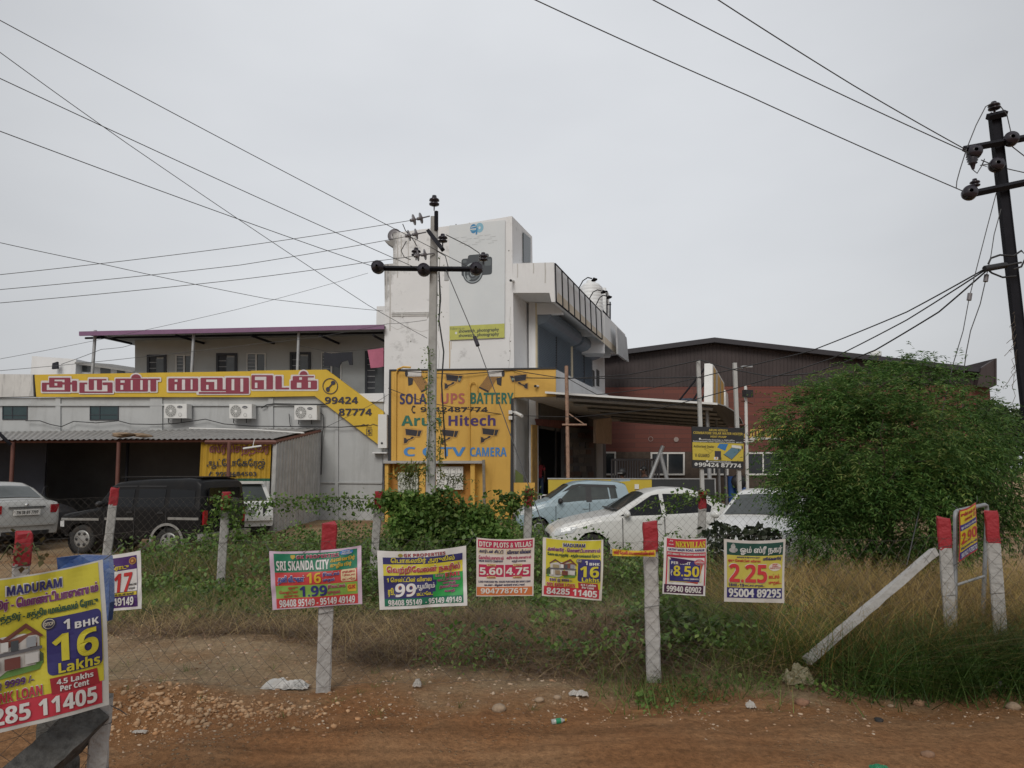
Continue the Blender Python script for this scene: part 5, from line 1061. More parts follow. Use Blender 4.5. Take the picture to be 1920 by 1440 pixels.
# pipe gate
t = thing('pipe_gate', 'grey pipe gate frame between the two right gate posts', 'gate', P(1790, 1200, 6.6))
b = MB(); a, c = P(1791, 1160, 6.62), P(1791, 968, 6.62); d, e = P(1850, 948, 7.0), P(1843, 1150, 7.0)
b.tube([a, c, c + Vector((.02, .02, .035)), c + Vector((.06, .06, .045)), d + Vector((-.05, -.05, .01)), d + Vector((-.01, -.01, 0)), d + Vector((0, 0, -.05)), e], .019, 10); b.build('frame', mat('gate_pipe', (.25, .26, .27), .5, .2, 7, metal=.2), t)
b = MB(); b.tube([P(1790, 1098, 6.62), P(1846, 1080, 7.0)], .013, 8); b.build('crossbar', mat('gate_pipe_b', (.3, .31, .31), .5, .2, 7, stain=(.2, .1, .06), stain_amt=.5), t)

# ---------------------------------------------------------------- banners
def nrm(Q): return ((Q[1] - Q[0]).cross(Q[3] - Q[0])).normalized()
def banner(name, label, Q, prints, wr=.012, curl=0.0, group=None, back=K['white'], seed=0, cat='banner', mats=None):
    Q = [Vector(q) for q in Q]; n = nrm(Q); n = n if n.dot(EYE - Q[0]) > 0 else -n
    c = (Q[0] + Q[2]) / 2; t = thing(name, label, cat, c, group)
    def w(x, y):
        x = min(max(x, -.2), 1.2); y = min(max(y, -.2), 1.2)
        return (float(vnoise(x * 2.2 + seed, y * 2.0, 1, 41 + seed)) - .5) * wr * 3 + (float(vnoise(x * 9 + y * 5 + seed, y * 3 - x * 2 + 9, 1, 61 + seed)) - .5) * wr * .9 + wr * .8 * math.sin(x * 9 + y * 3 + seed) * (.3 + .7 * y) - curl * (abs(x - .5) * 2) ** 6
    f0 = quadmap(Q, n, .0022, w)
    dn = (Q[3] - Q[0]).normalized()
    def f(x, y, l):      # the top edge hangs a little between its ties
        return f0(x, y, l) + dn * (.05 * (Q[1] - Q[0]).length * (1 - (2 * x - 1) ** 2) * (1 - y) * .6)
    cols = []
    def mi(c):
        if c not in cols: cols.append(c)
        return cols.index(c)
    DENS[0] = 3; b = MB(); rect(b, f, 0, 0, 1, 1, 0, 0, 12, 10); rect(b, f, 0, 0, 1, 1, 0, -1.2, 12, 10)
    b.build('sheet', [ink(back, .42)], t)
    g = MB(); prints(g, f, mi); DENS[0] = 1; g.build('print', [ink(c, .42) for c in cols], t)
    # wire ties at the corners
    b = MB()
    for i, (sx, sz) in enumerate(((-1, 1), (1, 1), (1, -1), (-1, -1))):
        b = MB(); p = Q[i] + n * .01; b.tube([p, p + Vector((sx * .03, .03, sz * .03)), p + Vector((sx * .045, .06, sz * .06))], .0022, 4); b.build('tie_wire', M['wire'], t)
    return t
def scale_map(f, x0, y0, x1, y1): return lambda x, y, l: f((x - x0) / (x1 - x0), (y - y0) / (y1 - y0), l)
def nearq(pts, offs=-.1):
    """corner pixels -> points on the near fence line, a hand's breadth in front of the mesh"""
    out = []
    for x, y in pts:
        d = ray(x, y); best = None
        for (ax, ay), (bx, by) in zip(NEARF[:-1], NEARF[1:]):
            u = Vector((bx - ax, by - ay, 0)); nn = Vector((u.y, -u.x, 0)).normalized(); p0 = Vector((ax, ay, 0)) + nn * (-offs if nn.y < 0 else offs)
            tt = nn.dot(p0 - EYE) / nn.dot(d); q = EYE + d * tt
            s = (q - p0).dot(u) / u.length_squared
            if -.0 <= s <= 1.0: best = q; break
            if best is None or abs(s - .5) < best_s: best, best_s = q, abs(s - .5)
        out.append(best)
    return out
def pr_green(g, f, mi):
    m = scale_map(f, 118, 130, 905, 640)   # coordinates of the enlarged picture, straightened
    w, gr, rd, lm, ye, nv, pk, bl = (.6, .58, .58), (.01, .16, .085), (.47, .045, .05), (.2, .36, .07), (.55, .36, .03), (.03, .03, .16), (.4, .03, .14), (.03, .16, .42)
    rect(g, m, 155, 150, 868, 318, mi(gr), 1, 8, 4); rect(g, m, 155, 318, 868, 434, mi(rd), 1, 8, 4); rect(g, m, 155, 434, 868, 545, mi(lm), 1, 8, 4); rect(g, m, 155, 545, 868, 630, mi(rd), 1, 8, 4)
    text(g, m, 'GK PROPERTIES', 340, 163, 712, 200, mi(w), 2, 5); text(g, m, 'GK PROPERTIES', 343, 166, 709, 197, mi((.36, .04, .1)), 4, 3)
    g.poly([m(*p, 2) for p in ((295, 162), (332, 162), (332, 185), (313, 202), (295, 185))], mi((.42, .3, .04))); disc(g, m, 775, 168, 60, 24, mi(bl), 2, 20); text(g, m, 'DTCP NO', 740, 153, 808, 166, mi(w), 3, .6); text(g, m, '343/2024', 732, 169, 820, 184, mi(w), 3, 1)
    text(g, m, 'SRI SKANDA CITY', 172, 214, 622, 300, mi(w), 3, 6); text(g, m, 'அன்னூர்', 632, 202, 850, 246, mi(ye), 3, 3); text(g, m, 'குழியூர்', 632, 250, 820, 300, mi(ye), 3, 3)
    text(g, m, 'தனி வீடுகள்', 176, 342, 408, 426, mi(w), 2, 7); text(g, m, 'தனி வீடுகள்', 180, 346, 404, 422, mi((.04, .06, .3)), 4, 3); text(g, m, '16', 424, 326, 552, 422, mi(ye), 3, 6)
    text(g, m, 'இலட்சம்', 566, 326, 712, 372, mi(w), 2, 5); text(g, m, 'இலட்சம்', 568, 328, 710, 370, mi((.04, .06, .3)), 4, 2); text(g, m, 'முதல்', 566, 378, 670, 420, mi(w), 2, 5); text(g, m, 'முதல்', 568, 380, 668, 418, mi((.04, .06, .3)), 4, 2)
    rrect(g, m, 724, 318, 858, 424, 18, mi((.6, .5, .3)), 2)
    for k, s in enumerate(('முன்பணம்', '1 இலட்சம்', 'மட்டுமே')): text(g, m, s, 736, 326 + k * 32, 846, 350 + k * 32, mi(rd), 3, 1.5)
    for k, s in enumerate(('ஒரு', 'சென்டின்', 'விலை')): text(g, m, s, 262 - (0, 80, 40)[k], 446 + k * 32, 345, 472 + k * 32, mi(rd), 3, 2)
    text(g, m, '1.99', 358, 444, 600, 538, mi(nv), 3, 8); text(g, m, 'இலட்சம்', 604, 440, 760, 486, mi(w), 2, 4); text(g, m, 'இலட்சம்', 606, 442, 758, 484, mi((.4, .03, .12)), 4, 2); text(g, m, 'முதல்', 604, 494, 712, 536, mi((.4, .03, .12)), 4, 3)
    rrect(g, m, 778, 454, 856, 520, 8, mi((.6, .4, .05)), 2); text(g, m, 'GK', 784, 460, 850, 495, mi(rd), 3, 4)
    text(g, m, '98408 95149 - 95149 49149', 180, 558, 842, 622, mi(w), 3, 5)
Q = nearq([(505, 1033), (677, 1023), (679, 1133), (511, 1144)])
banner('property_banner', 'pink edged banner with green, red and lime bands wired across the fence post', Q, pr_green, .014, group='property banners along the near fence', back=(.52, .4, .5), seed=1)
def pr_white(g, f, mi):
    m = scale_map(f, 1028, 130, 1812, 650); w, nv, ye, gr, dg, rd = (.62, .61, .6), (.03, .03, .13), (.58, .5, .05), (.02, .28, .06), (.012, .14, .08), (.45, .04, .06)
    text(g, m, 'GK PROPERTIES', 1256, 152, 1625, 182, mi((.3, .06, .07)), 2, 4); disc(g, m, 1228, 168, 22, 16, mi((.3, .25, .05)), 2, 14)
    rect(g, m, 1074, 188, 1778, 250, mi(nv), 1, 8, 2); rect(g, m, 1074, 250, 1778, 350, mi(ye), 1, 8, 3); rect(g, m, 1074, 350, 1778, 556, mi(nv), 1, 8, 4)
    pts = [(1510, 350), (1540, 400), (1546, 450), (1530, 510), (1504, 556)]; 
    for k in range(4): rect(g, lambda x, y, l, k=k: m(x, y, l), min(pts[k][0], pts[k + 1][0]), pts[k][1], 1778, pts[k + 1][1], mi(gr), 2, 5, 2)
    rect(g, m, 1074, 556, 1778, 622, mi(dg), 1, 8, 2)
    text(g, m, 'பொகலூர் அருகில்', 1142, 190, 1706, 248, mi(ye), 3, 4); text(g, m, 'வெற்றிவேலன் நகரில்', 1100, 262, 1758, 346, mi(w), 2, 7); text(g, m, 'வெற்றிவேலன் நகரில்', 1104, 266, 1754, 342, mi(rd), 4, 4)
    text(g, m, '1 சென்ட்டின் விலை', 1102, 366, 1496, 408, mi(ye), 3, 3); text(g, m, 'ரூ.', 1108, 460, 1165, 540, mi(ye), 3, 4); text(g, m, '99', 1164, 424, 1348, 540, mi(w), 3, 9, .1); text(g, m, '99', 1172, 430, 1344, 536, mi((.5, .12, .05)), 2.5, 9, .1)
    text(g, m, 'ஆயிரம்', 1354, 424, 1524, 490, mi(w), 3, 4); text(g, m, 'மட்டுமே...', 1360, 500, 1506, 536, mi(ye), 3, 3)
    text(g, m, 'Easy', 1532, 352, 1606, 384, mi((.5, .2, .3)), 4, 1.5); text(g, m, 'EMI', 1616, 346, 1754, 384, mi(w), 3.5, 7); text(g, m, 'EMI', 1618, 348, 1752, 382, mi(rd), 5, 5)
    for k, (s, x0, x1) in enumerate((('வட்டியில்லா', 1548, 1758), ('மாதத்', 1596, 1712), ('தவணை', 1564, 1744), ('வசதி', 1610, 1702))): text(g, m, s, x0, 390 + k * 36, x1, 420 + k * 36, mi((.55, .3, .42)), 3.5, 3.2); text(g, m, s, x0, 390 + k * 36, x1, 420 + k * 36, mi((.36, .03, .18)), 5, 1.8)
    text(g, m, '98408 95149  - 95149 49149', 1106, 566, 1762, 616, mi(w), 3, 5)
Q = nearq([(707, 1032), (874, 1023), (876, 1135), (712, 1143)])
banner('property_banner', 'white edged banner with navy, yellow and green panels left of the pink and white poster', Q, pr_white, .014, group='property banners along the near fence', seed=2)
def pr_plots(g, f, mi):
    m = scale_map(f, 120, 92, 664, 645); w, cr, og, nv, pk = (.62, .59, .54), (.42, .02, .07), (.52, .15, .045), (.04, .04, .1), (.42, .05, .12)
    rect(g, m, 120, 92, 664, 645, mi((.6, .54, .5)), .8, 8, 8)
    rect(g, m, 134, 106, 648, 184, mi(cr), 1, 6, 2); text(g, m, 'DTCP PLOTS & VILLAS', 146, 122, 634, 172, mi(w), 2, 5)
    for x0, x1 in ((136, 374), (396, 634)): rect(g, m, x0, 190, x1, 240, mi((.55, .46, .33)), 1.3, 3, 2)
    text(g, m, 'கார்டன் சிட்டி', 146, 196, 370, 236, mi(nv), 2, 4); text(g, m, 'விசாகா வில்லா', 406, 196, 634, 236, mi(nv), 2, 4)
    text(g, m, 'கோவில்பாளையம்', 140, 256, 374, 292, mi(pk), 2, 2.5); text(g, m, 'கரியாம்பாளையம்', 402, 256, 636, 292, mi(pk), 2, 2.5); text(g, m, 'NEAR ROOTS COMPANY', 142, 298, 370, 318, mi(nv), 2, 2.4); text(g, m, 'சத்தி சாலை', 452, 294, 586, 322, mi(nv), 2, 2)
    for x0, x1, s in ((142, 378, '5.60'), (390, 632, '4.75')):
        rect(g, m, x0, 342, x1, 460, mi(cr), 1.3, 3, 2); text(g, m, s, x0 + 8, 370, x1 - 14, 440, mi(w), 2.5, 9)
        rect(g, m, x0 + 74, 334, x0 + 160, 356, mi((.58, .42, .2)), 2.5, 2, 1); text(g, m, '1 Cent', x0 + 86, 338, x0 + 150, 352, mi((.3, .08, .05)), 3.5, .8); rect(g, m, x0 + 74, 452, x0 + 160, 474, mi((.58, .42, .2)), 2.5, 2, 1); text(g, m, 'LAKHS', x0 + 80, 456, x0 + 154, 470, mi((.3, .08, .05)), 3.5, 1)
    text(g, m, 'LAND PURCHASE 70%  HOUSE PURCHASE 80% BANK LOAN', 140, 496, 632, 515, mi(nv), 2, 2); text(g, m, 'வடக்கு - கிழக்கு கார்னர் சைட்டுகள்', 194, 524, 580, 552, mi(nv), 2, 2.4)
    rect(g, m, 124, 556, 652, 636, mi(og), 1.3, 6, 2); text(g, m, '9047787617', 160, 568, 608, 618, mi(w), 2.5, 6)
Q = nearq([(893.5, 1008), (1002, 1008), (1000, 1117), (893, 1118)])
banner('property_poster', 'pink and white poster with two crimson price boxes and an orange foot', Q, pr_plots, .005, group='property banners along the near fence', seed=3, cat='poster')
def house_pic(g, m, x0, y0, x1, y1, mi):
    """a two storey villa drawn in flat shapes"""
    X = lambda a: x0 + a * (x1 - x0); Y = lambda a: y0 + a * (y1 - y0)
    pg = lambda pts, c, l: g.poly([m(X(a), Y(c_), l) for a, c_ in pts], mi(c))
    pg([(0, .62), (.1, .5), (.9, .52), (1, .66), (1, .85), (0, .88)], (.06, .09, .04), 2); pg([(.05, .85), (.6, .82), (1, .8), (.95, .95), (.35, 1), (0, .97)], (.12, .25, .06), 2.5); pg([(.1, .86), (.55, .84), (.4, .98), (.1, .95)], (.42, .4, .36), 3)
    pg([(.12, .3), (.45, .2), (.75, .2), (.95, .28), (.95, .84), (.14, .88)], (.5, .48, .45), 3.5)
    pg([(.5, .3), (.92, .18), (.92, .5), (.5, .52)], (.2, .075, .05), 4); pg([(.08, .3), (.28, .06), (.5, .26), (.46, .28), (.28, .14), (.12, .32)], (.13, .05, .04), 5); pg([(.44, .28), (.78, 0), (1, .3), (.96, .32), (.78, .1), (.5, .32)], (.14, .045, .035), 5.5)
    pg([(.08, .53), (.98, .49), (.98, .55), (.08, .6)], (.12, .12, .13), 6)
    for a, b_, c, d, col in ((.2, .34, .4, .5, (.3, .25, .14)), (.58, .3, .68, .5, (.06, .07, .08)), (.78, .28, .9, .48, (.28, .3, .32)), (.28, .62, .44, .82, (.25, .18, .1)), (.5, .62, .7, .84, (.16, .05, .04)), (.76, .6, .93, .8, (.55, .54, .52)), (.46, .3, .55, .48, (.6, .6, .58)), (.16, .6, .22, .86, (.6, .6, .58))): pg([(a, b_), (c, b_), (c, d), (a, d)], col, 7)
def pr_maduram(big):
    def pr(g, f, mi):
        m = scale_map(f, 748, 84, 1312, 680); ye, nv, rd, w, pu = (.52, .46, .035), (.028, .025, .13), (.46, .03, .05), (.6, .59, .57), (.1, .03, .14)
        rect(g, m, 778, 90, 1292, 574, mi(ye), 1, 8, 8); rect(g, m, 764, 574, 1284, 664, mi(rd), 1, 8, 2)
        text(g, m, 'MADURAM', 930, 116, 1146, 160, mi(w), 1.6, 8); text(g, m, 'MADURAM', 936, 120, 1142, 156, mi(nv), 3, 5)
        text(g, m, 'அன்னூர் - மொண்டிபாளையம்', 788, 166, 1286, 218, mi((.62, .5, .55)), 1.6, 6); text(g, m, 'அன்னூர் - மொண்டிபாளையம்', 790, 168, 1284, 216, mi((.16, .03, .13)), 3, 3.4)
        text(g, m, 'கோயம்புத்தூர் - சத்தியமங்கலம் ரோடு', 790, 226, 1280, 268, mi((.02, .07, .04)), 3, 2.8)
        house_pic(g, m, 782, 276, 1066, 480, mi)
        rrect(g, m, 1078, 276, 1288, 506, 22, mi(nv), 2); disc(g, m, 1086, 296, 26, 24, mi((.03, .03, .06)), 4, 20); disc(g, m, 1086, 296, 22, 20, mi((.55, .5, .4)), 5, 20); disc(g, m, 1086, 296, 19, 17, mi((.03, .03, .06)), 6, 20); text(g, m, 'DTCP', 1070, 289, 1102, 303, mi((.55, .5, .4)), 7, 1)
        text(g, m, '1', 1140, 292, 1164, 332, mi(w), 4, 4); text(g, m, 'BHK', 1182, 310, 1276, 336, mi(w), 4, 4); text(g, m, '16', 1096, 346, 1272, 456, mi(ye), 4, 10); text(g, m, 'Lakhs', 1116, 460, 1276, 502, mi(ye), 4, 5)
        text(g, m, 'EMI @ 9999 /-', 812, 486, 1030, 524, mi(w), 2, 5); text(g, m, 'EMI @ 9999 /-', 814, 488, 1028, 522, mi(pu), 3.4, 2.6); text(g, m, '90% BANK LOAN', 786, 530, 1058, 572, mi(w), 2, 5); text(g, m, '90% BANK LOAN', 788, 532, 1056, 570, mi((.42, .03, .05)), 3.4, 3.2)
        quad(g, m, ((1084, 516), (1264, 516), (1274, 580), (1090, 580)), mi((.3, .02, .03)), 2); text(g, m, '4.5 Lakhs', 1108, 524, 1248, 546, mi(w), 3.4, 3); text(g, m, 'Per Cent', 1120, 552, 1230, 574, mi(w), 3.4, 3)
        text(g, m, '84285 11405', 788, 588, 1262, 652, mi(w), 3, 8)
    return pr
Q = nearq([(1018, 1007), (1132, 1012), (1127.5, 1126), (1016, 1117)])
banner('property_banner', 'yellow house banner with white border hung near the middle of the fence', Q, pr_maduram(0), .008, group='property banners along the near fence', back=(.58, .55, .5), seed=4)
Q = [P(-92, 1093, 3.02), P(194, 1049, 3.42), P(206, 1322, 3.42), P(-92, 1398, 3.02)]
banner('property_banner', 'very large tilted yellow house banner in the bottom left foreground', Q, pr_maduram(1), .012, group='property banners along the near fence', back=(.5, .49, .46), seed=5)
def pr_nex(g, f, mi):
    m = scale_map(f, 155, 105, 722, 875); rd, w, nv, ye, dp = (.44, .03, .055), (.62, .6, .58), (.03, .03, .15), (.56, .46, .04), (.06, .02, .05)
    rect(g, m, 188, 118, 712, 366, mi(rd), 1, 6, 4); rect(g, m, 188, 366, 206, 740, mi(rd), 1, 1, 6); rect(g, m, 696, 366, 712, 740, mi(rd), 1, 1, 6); rect(g, m, 172, 740, 694, 856, mi(dp), 1, 6, 3)
    text(g, m, 'NEXVILLAS', 300, 146, 700, 230, mi(ye), 3, 8, st='s'); line(g, m, [(226, 160), (236, 136), (258, 158), (266, 136)], 6, mi(w), 3); text(g, m, 'VILLAS', 210, 188, 276, 204, mi(w), 3, .8)
    rect(g, m, 194, 236, 706, 294, mi(w), 2, 6, 1); text(g, m, 'SATHY MAIN ROAD, ANNUR', 208, 248, 692, 284, mi(nv), 3, 5); text(g, m, 'JUST 400mtr FROM SATHY MAIN ROAD', 196, 310, 698, 344, mi(w), 3, 3)
    g.poly([m(*p, 2) for p in ((236, 372), (600, 410), (300, 480))], mi((.05, .02, .08))); g.poly([m(*p, 2) for p in ((640, 440), (676, 450), (610, 716), (290, 690))], mi((.45, .06, .05)))
    line(g, m, [(214, 390), (236, 700), (655, 690), (640, 400)], 5, mi(ye), 2.5); quad(g, m, ((228, 402), (636, 410), (630, 690), (240, 690)), mi(nv), 3)
    text(g, m, 'PER CENT', 250, 424, 508, 462, mi(w), 4, 6); text(g, m, '₹', 246, 540, 272, 616, mi(w), 4, 2); text(g, m, '8.50', 284, 480, 622, 622, mi(ye), 4, 12); text(g, m, 'LAKHS ONWARDS', 424, 644, 618, 664, mi(w), 4, 2)
    disc(g, m, 620, 424, 66, 42, mi((.55, .4, .4)), 4, 18); disc(g, m, 620, 424, 60, 36, mi(rd), 5, 18, 0, 360, .8); rect(g, m, 556, 412, 684, 446, mi(rd), 5.5, 2, 1); text(g, m, 'APPROVED', 564, 420, 676, 438, mi(w), 6.5, 2)
    text(g, m, '99940 60902', 204, 758, 662, 838, mi(w), 3, 7)
Q = nearq([(1245, 1006), (1324.5, 1008.5), (1323, 1118), (1242.5, 1113.5)])
banner('property_poster', 'red and white poster with navy price box right of the middle fence post', Q, pr_nex, .005, group='property banners along the near fence', seed=6, cat='poster')
def pr_om(g, f, mi):
    m = scale_map(f, 928, 130, 1722, 960); gr, ye, nv, w, rd = (.012, .06, .045), (.5, .43, .08), (.03, .025, .14), (.58, .57, .55), (.5, .04, .045)
    rect(g, m, 962, 168, 1690, 336, mi(gr), 1, 8, 3); rect(g, m, 962, 336, 1690, 768, mi(ye), 1, 8, 6); rect(g, m, 962, 768, 1690, 904, mi(nv), 1, 8, 3)
    disc(g, m, 1040, 270, 52, 34, mi((.35, .35, .34)), 2, 18); disc(g, m, 1040, 222, 30, 34, mi((.38, .38, .36)), 3, 18); disc(g, m, 1042, 196, 18, 18, mi((.3, .3, .29)), 4, 14); disc(g, m, 1075, 262, 22, 24, mi((.28, .28, .27)), 4, 14)
    text(g, m, 'ஓம் ஸ்ரீ நகர்', 1128, 206, 1674, 326, mi(w), 3, 6); text(g, m, 'அன்னூர் To சிறுமுகை ரோடு', 1086, 346, 1384, 370, mi(nv), 3, 2); text(g, m, 'மூக்கனூர்', 1424, 352, 1670, 406, mi(nv), 3, 4); text(g, m, 'ஒரு சென்டின் விலை', 974, 386, 1394, 432, mi(rd), 3, 3)
    text(g, m, '2.25', 980, 446, 1486, 702, mi(w), 2, 26); text(g, m, '2.25', 986, 452, 1480, 696, mi(rd), 4, 20); disc(g, m, 1590, 490, 84, 52, mi((.6, .52, .45)), 2, 20); text(g, m, 'DTCP', 1554, 446, 1618, 468, mi(rd), 3, 2); text(g, m, 'அங்கீகாரம்', 1546, 474, 1630, 490, mi(rd), 3, 1); text(g, m, 'பெற்ற வீட்டுமனைகள்', 1520, 494, 1666, 512, mi(rd), 3, 1)
    text(g, m, 'லட்சம்', 1506, 584, 1648, 640, mi(rd), 3, 4); text(g, m, 'முதல்...', 1506, 668, 1680, 728, mi(rd), 3, 4); text(g, m, '1BHK', 978, 712, 1094, 752, mi(nv), 3, 3); text(g, m, '19', 1124, 712, 1186, 754, mi(nv), 3, 5); text(g, m, 'லட்சம் முதல்...', 1194, 716, 1446, 758, mi(nv), 3, 2.6); text(g, m, 'ரூ', 1100, 730, 1116, 752, mi(nv), 3, 1.4)
    text(g, m, '95004 89295', 978, 782, 1674, 890, mi(w), 3, 14, st='r')
Q = nearq([(1357, 1010), (1472, 1010), (1471, 1131), (1358, 1128)])
banner('property_banner', 'dark green headed yellow banner with big red price, rightmost on the mesh', Q, pr_om, .006, group='property banners along the near fence', back=(.52, .49, .46), seed=7)
def pr_strip(g, f, mi): rect(g, f, 0, 0, 1, 1, mi((.56, .38, .02)), .8, 10, 2); text(g, f, 'ஸ்ரீ தேவி பைனான்ஸியர்ஸ்', .03, .12, .97, .9, mi((.42, .05, .04)), 2, .012)
Q = nearq([(1147.5, 1028.5), (1229, 1031), (1229, 1044), (1148, 1042)], -.13)
banner('name_strip', 'narrow yellow strip with red lettering wired to the middle fence post', Q, pr_strip, .006, seed=8, cat='sign strip')
def pr_17(g, f, mi):
    m = scale_map(f, 470, 100, 880, 480); pu, w, rd, ye = (.06, .02, .13), (.6, .59, .58), (.46, .03, .03), (.52, .42, .03)
    rect(g, m, 490, 124, 852, 480 - 18, mi(pu), 1, 6, 6); rect(g, m, 490, 214, 850, 358, mi(w), 2, 5, 3); rect(g, m, 490, 362, 848, 384, mi(ye), 2, 5, 1)
    text(g, m, 'மெயின் ரோடு', 520, 172, 796, 212, mi(ye), 3, 4); disc(g, m, 824, 158, 26, 24, mi((.4, .22, .05)), 3, 20); disc(g, m, 824, 158, 20, 18, mi((.2, .06, .03)), 4, 20); disc(g, m, 824, 158, 10, 9, mi((.45, .25, .06)), 5, 14)
    text(g, m, '17', 690, 232, 806, 356, mi(rd), 4, 8, .12); text(g, m, 'இலட்சம்', 786, 304, 846, 326, mi((.05, .05, .05)), 4, 1.5); text(g, m, 'முதல்', 792, 330, 834, 350, mi((.05, .05, .05)), 4, 1.5); text(g, m, 'வங்கிக் கடன் வசதி', 640, 364, 826, 384, mi((.04, .04, .06)), 4, 1.6); text(g, m, '95149 49149', 520, 394, 828, 448, mi(w), 4, 5)
Q = nearq([(150, 1044), (263, 1032), (268, 1140), (155, 1152)])
banner('property_banner', 'purple and white banner with red number half hidden behind the large tilted banner', Q, pr_17, .012, group='property banners along the near fence', seed=9)
# crumpled blue sheeting behind the big banner
b = MB(); q = [P(106, 1046, 4.6), P(150, 1041, 4.7), P(203, 1043, 4.6), P(206, 1075, 4.4), P(206, 1130, 4.2), P(202, 1165, 4.2), P(190, 1160, 4.3), P(180, 1080, 4.6), P(108, 1068, 4.6)]
b.prism(q, (0, .05, 0), 0); tag(b.build('blue_sheeting', mat('blue_vinyl', (.012, .045, .16), .35, .3, 7, stain=(.2, .25, .3), stain_amt=.5, stain_scale=9, bump=.8, bump_scale=12), None, q[0]), 'crumpled blue plastic sheeting behind the top of the large tilted banner', 'sheeting')
# swinging poster on the pipe gate
def pr_290(g, f, mi):
    rd, ye, nv, w = (.42, .03, .03), (.55, .42, .02), (.03, .03, .2), (.5, .5, .55)
    rect(g, f, 0, 0, 1, 1, mi(rd), .8, 4, 8); rect(g, f, .05, .03, .95, .3, mi(ye), 1.6, 3, 3); rect(g, f, .03, .3, .97, .42, mi(nv), 1.6, 3, 2); rect(g, f, .03, .42, .97, .83, mi(ye), 1.6, 3, 4); rect(g, f, .03, .83, .97, .97, mi(nv), 1.6, 3, 2)
    text(g, f, 'முகில் கார்டன்', .08, .06, .92, .15, mi(rd), 3, .012); text(g, f, 'அன்னூர்', .25, .18, .72, .25, mi(rd), 3, .008); disc(g, f, .86, .2, .07, .05, mi((.35, .12, .02)), 3, 12); text(g, f, 'ஒரு சென்டின் விலை', .06, .33, .94, .4, mi(w), 3, .01)
    text(g, f, '2.90', .08, .47, .95, .69, mi(rd), 3, .025); text(g, f, 'இலட்சம் முதல் மட்டுமே', .06, .74, .94, .8, mi(nv), 3, .008); text(g, f, '90702 53070', .08, .86, .92, .95, mi(w), 3, .014)
Q = [P(1799.5, 957, 6.5), P(1829, 942, 6.7), P(1832.5, 1030, 6.62), P(1797.5, 1053.5, 6.45)]
banner('gate_poster', 'slim yellow poster with red number hanging crooked from the pipe gate', Q, pr_290, .004, back=(.5, .2, .15), seed=10, cat='poster')
# ---------------------------------------------------------------- electric poles and wires
def pin_ins(mb, base, h=.26, r=.1, up=(0, 0, 1), mi=0):
    mb.lathe(base, up, [(0, .015), (h * .3, .018), (h * .32, r * .55), (h * .38, r * .95), (h * .46, r), (h * .52, r * .5), (h * .58, r * .55), (h * .66, r), (h * .76, r * .92), (h * .84, r * .5), (h * 1.0, r * .42), (h, 0)], 16, mi)
def disc_ins(mb, c, ax, r=.13, n=2, mi=0, step=.17):
    ax = Vector(ax).normalized()
    for k in range(n): mb.lathe(Vector(c) + ax * k * step, ax, [(0, .03), (.03, .045), (.04, r * .8), (.05, r), (.062, r), (.066, r * .75), (.075, .05), (.16, .04)], 18, mi)
YP = 18.6
pp = P(812, 600, YP)
EP = thing('concrete_electric_pole', 'grey concrete electric pole with a cross arm before the yellow shop sign', 'electric pole', (pp.x, pp.y, -.2))
b = MB(); wt, wb_ = .095, .125; zt = P(812, 407, YP).z
def pole_ring(z, w): return [Vector((pp.x + a * w, pp.y + c * w * .9, z)) for a, c in ((-1, -.75), (-.75, -1), (.75, -1), (1, -.75), (1, .75), (.75, 1), (-.75, 1), (-1, .75))]
rg = [pole_ring(-.4 + (zt + .4) * i / 6, wb_ + (wt - wb_) * i / 6) for i in range(7)]
b.add([v for q in rg for v in q], [(i * 8 + k, i * 8 + (k + 1) % 8, i * 8 + 8 + (k + 1) % 8, i * 8 + 8 + k) for i in range(6) for k in range(8)] + [tuple(range(48, 56))], 0); b.build('shaft', M['poleconc'], EP)
YF_ = YP - .16
b = MB(); a = P(713, 503, YF_); c = P(905, 505, YF_); b.tube([a, c], .072, 4, sm=False); b.build('cross_arm', M['black_iron'], EP)
b = MB(); b.tube([P(803, 433, YF_), P(830, 468, YF_ - .9)], .07, 4, sm=False); b.build('slant_arm', M['black_iron'], EP)
b = MB(); b.tube([P(818, 432, YP - .1), P(818, 396, YP - .1)], .055, 4, sm=False); b.build('top_bracket', M['black_iron'], EP)
for px, py, lab in ((814, 395, None), (780, 488, None), (830, 462, None), (906, 497, None)):
    b = MB(); pin_ins(b, P(px, py, YF_), .42 if py == 395 else .34, .14 if py == 395 else .13); b.build('pin_insulator', M['porcelain'], EP)
for px, py in ((709, 501), (795, 506), (893, 504)):
    b = MB(); p = P(px, py, YF_ - .05); b.lathe(p + Vector((0, .12, 0)), (0, -1, -.05), [(0, .05), (.05, .17), (.14, .18), (.17, .15), (.2, .17), (.26, .165), (.28, .07), (.36, .03)], 22); b.build('strain_disc', M['porcelain'], EP)
for p0, p1 in (((798, 407), (772, 413)), ((790, 437), (760, 443)), ((806, 476), (778, 480))):
    b = MB(); a = P(*p0, YF_); c = P(*p1, YF_ - .12); disc_ins(b, a.lerp(c, .2), c - a, .15, 2, 0, .2); b.tube([a + (a - c) * .3, c], .02, 5); b.build('strain_insulator', M['grey_disc'], EP)
b = MB(); b.prism([P(833, 508, YF_), P(841, 508, YF_), P(841, 526, YF_), P(833, 526, YF_)], (0, .05, 0)); b.build('stay_plate', M['steel'], EP)
b = MB(); b.tube([P(835, 503, YF_), P(893, 640, YF_ - 1.2)], .012, 5); b.tube([P(893, 640, YF_ - 1.2), P(930, 740, YF_ - 1.9), P(1000, 935, YF_ - 3.4), P(1030, 1020, 14.2)], .011, 5); b.build('stay_wire', M['wire'], EP)
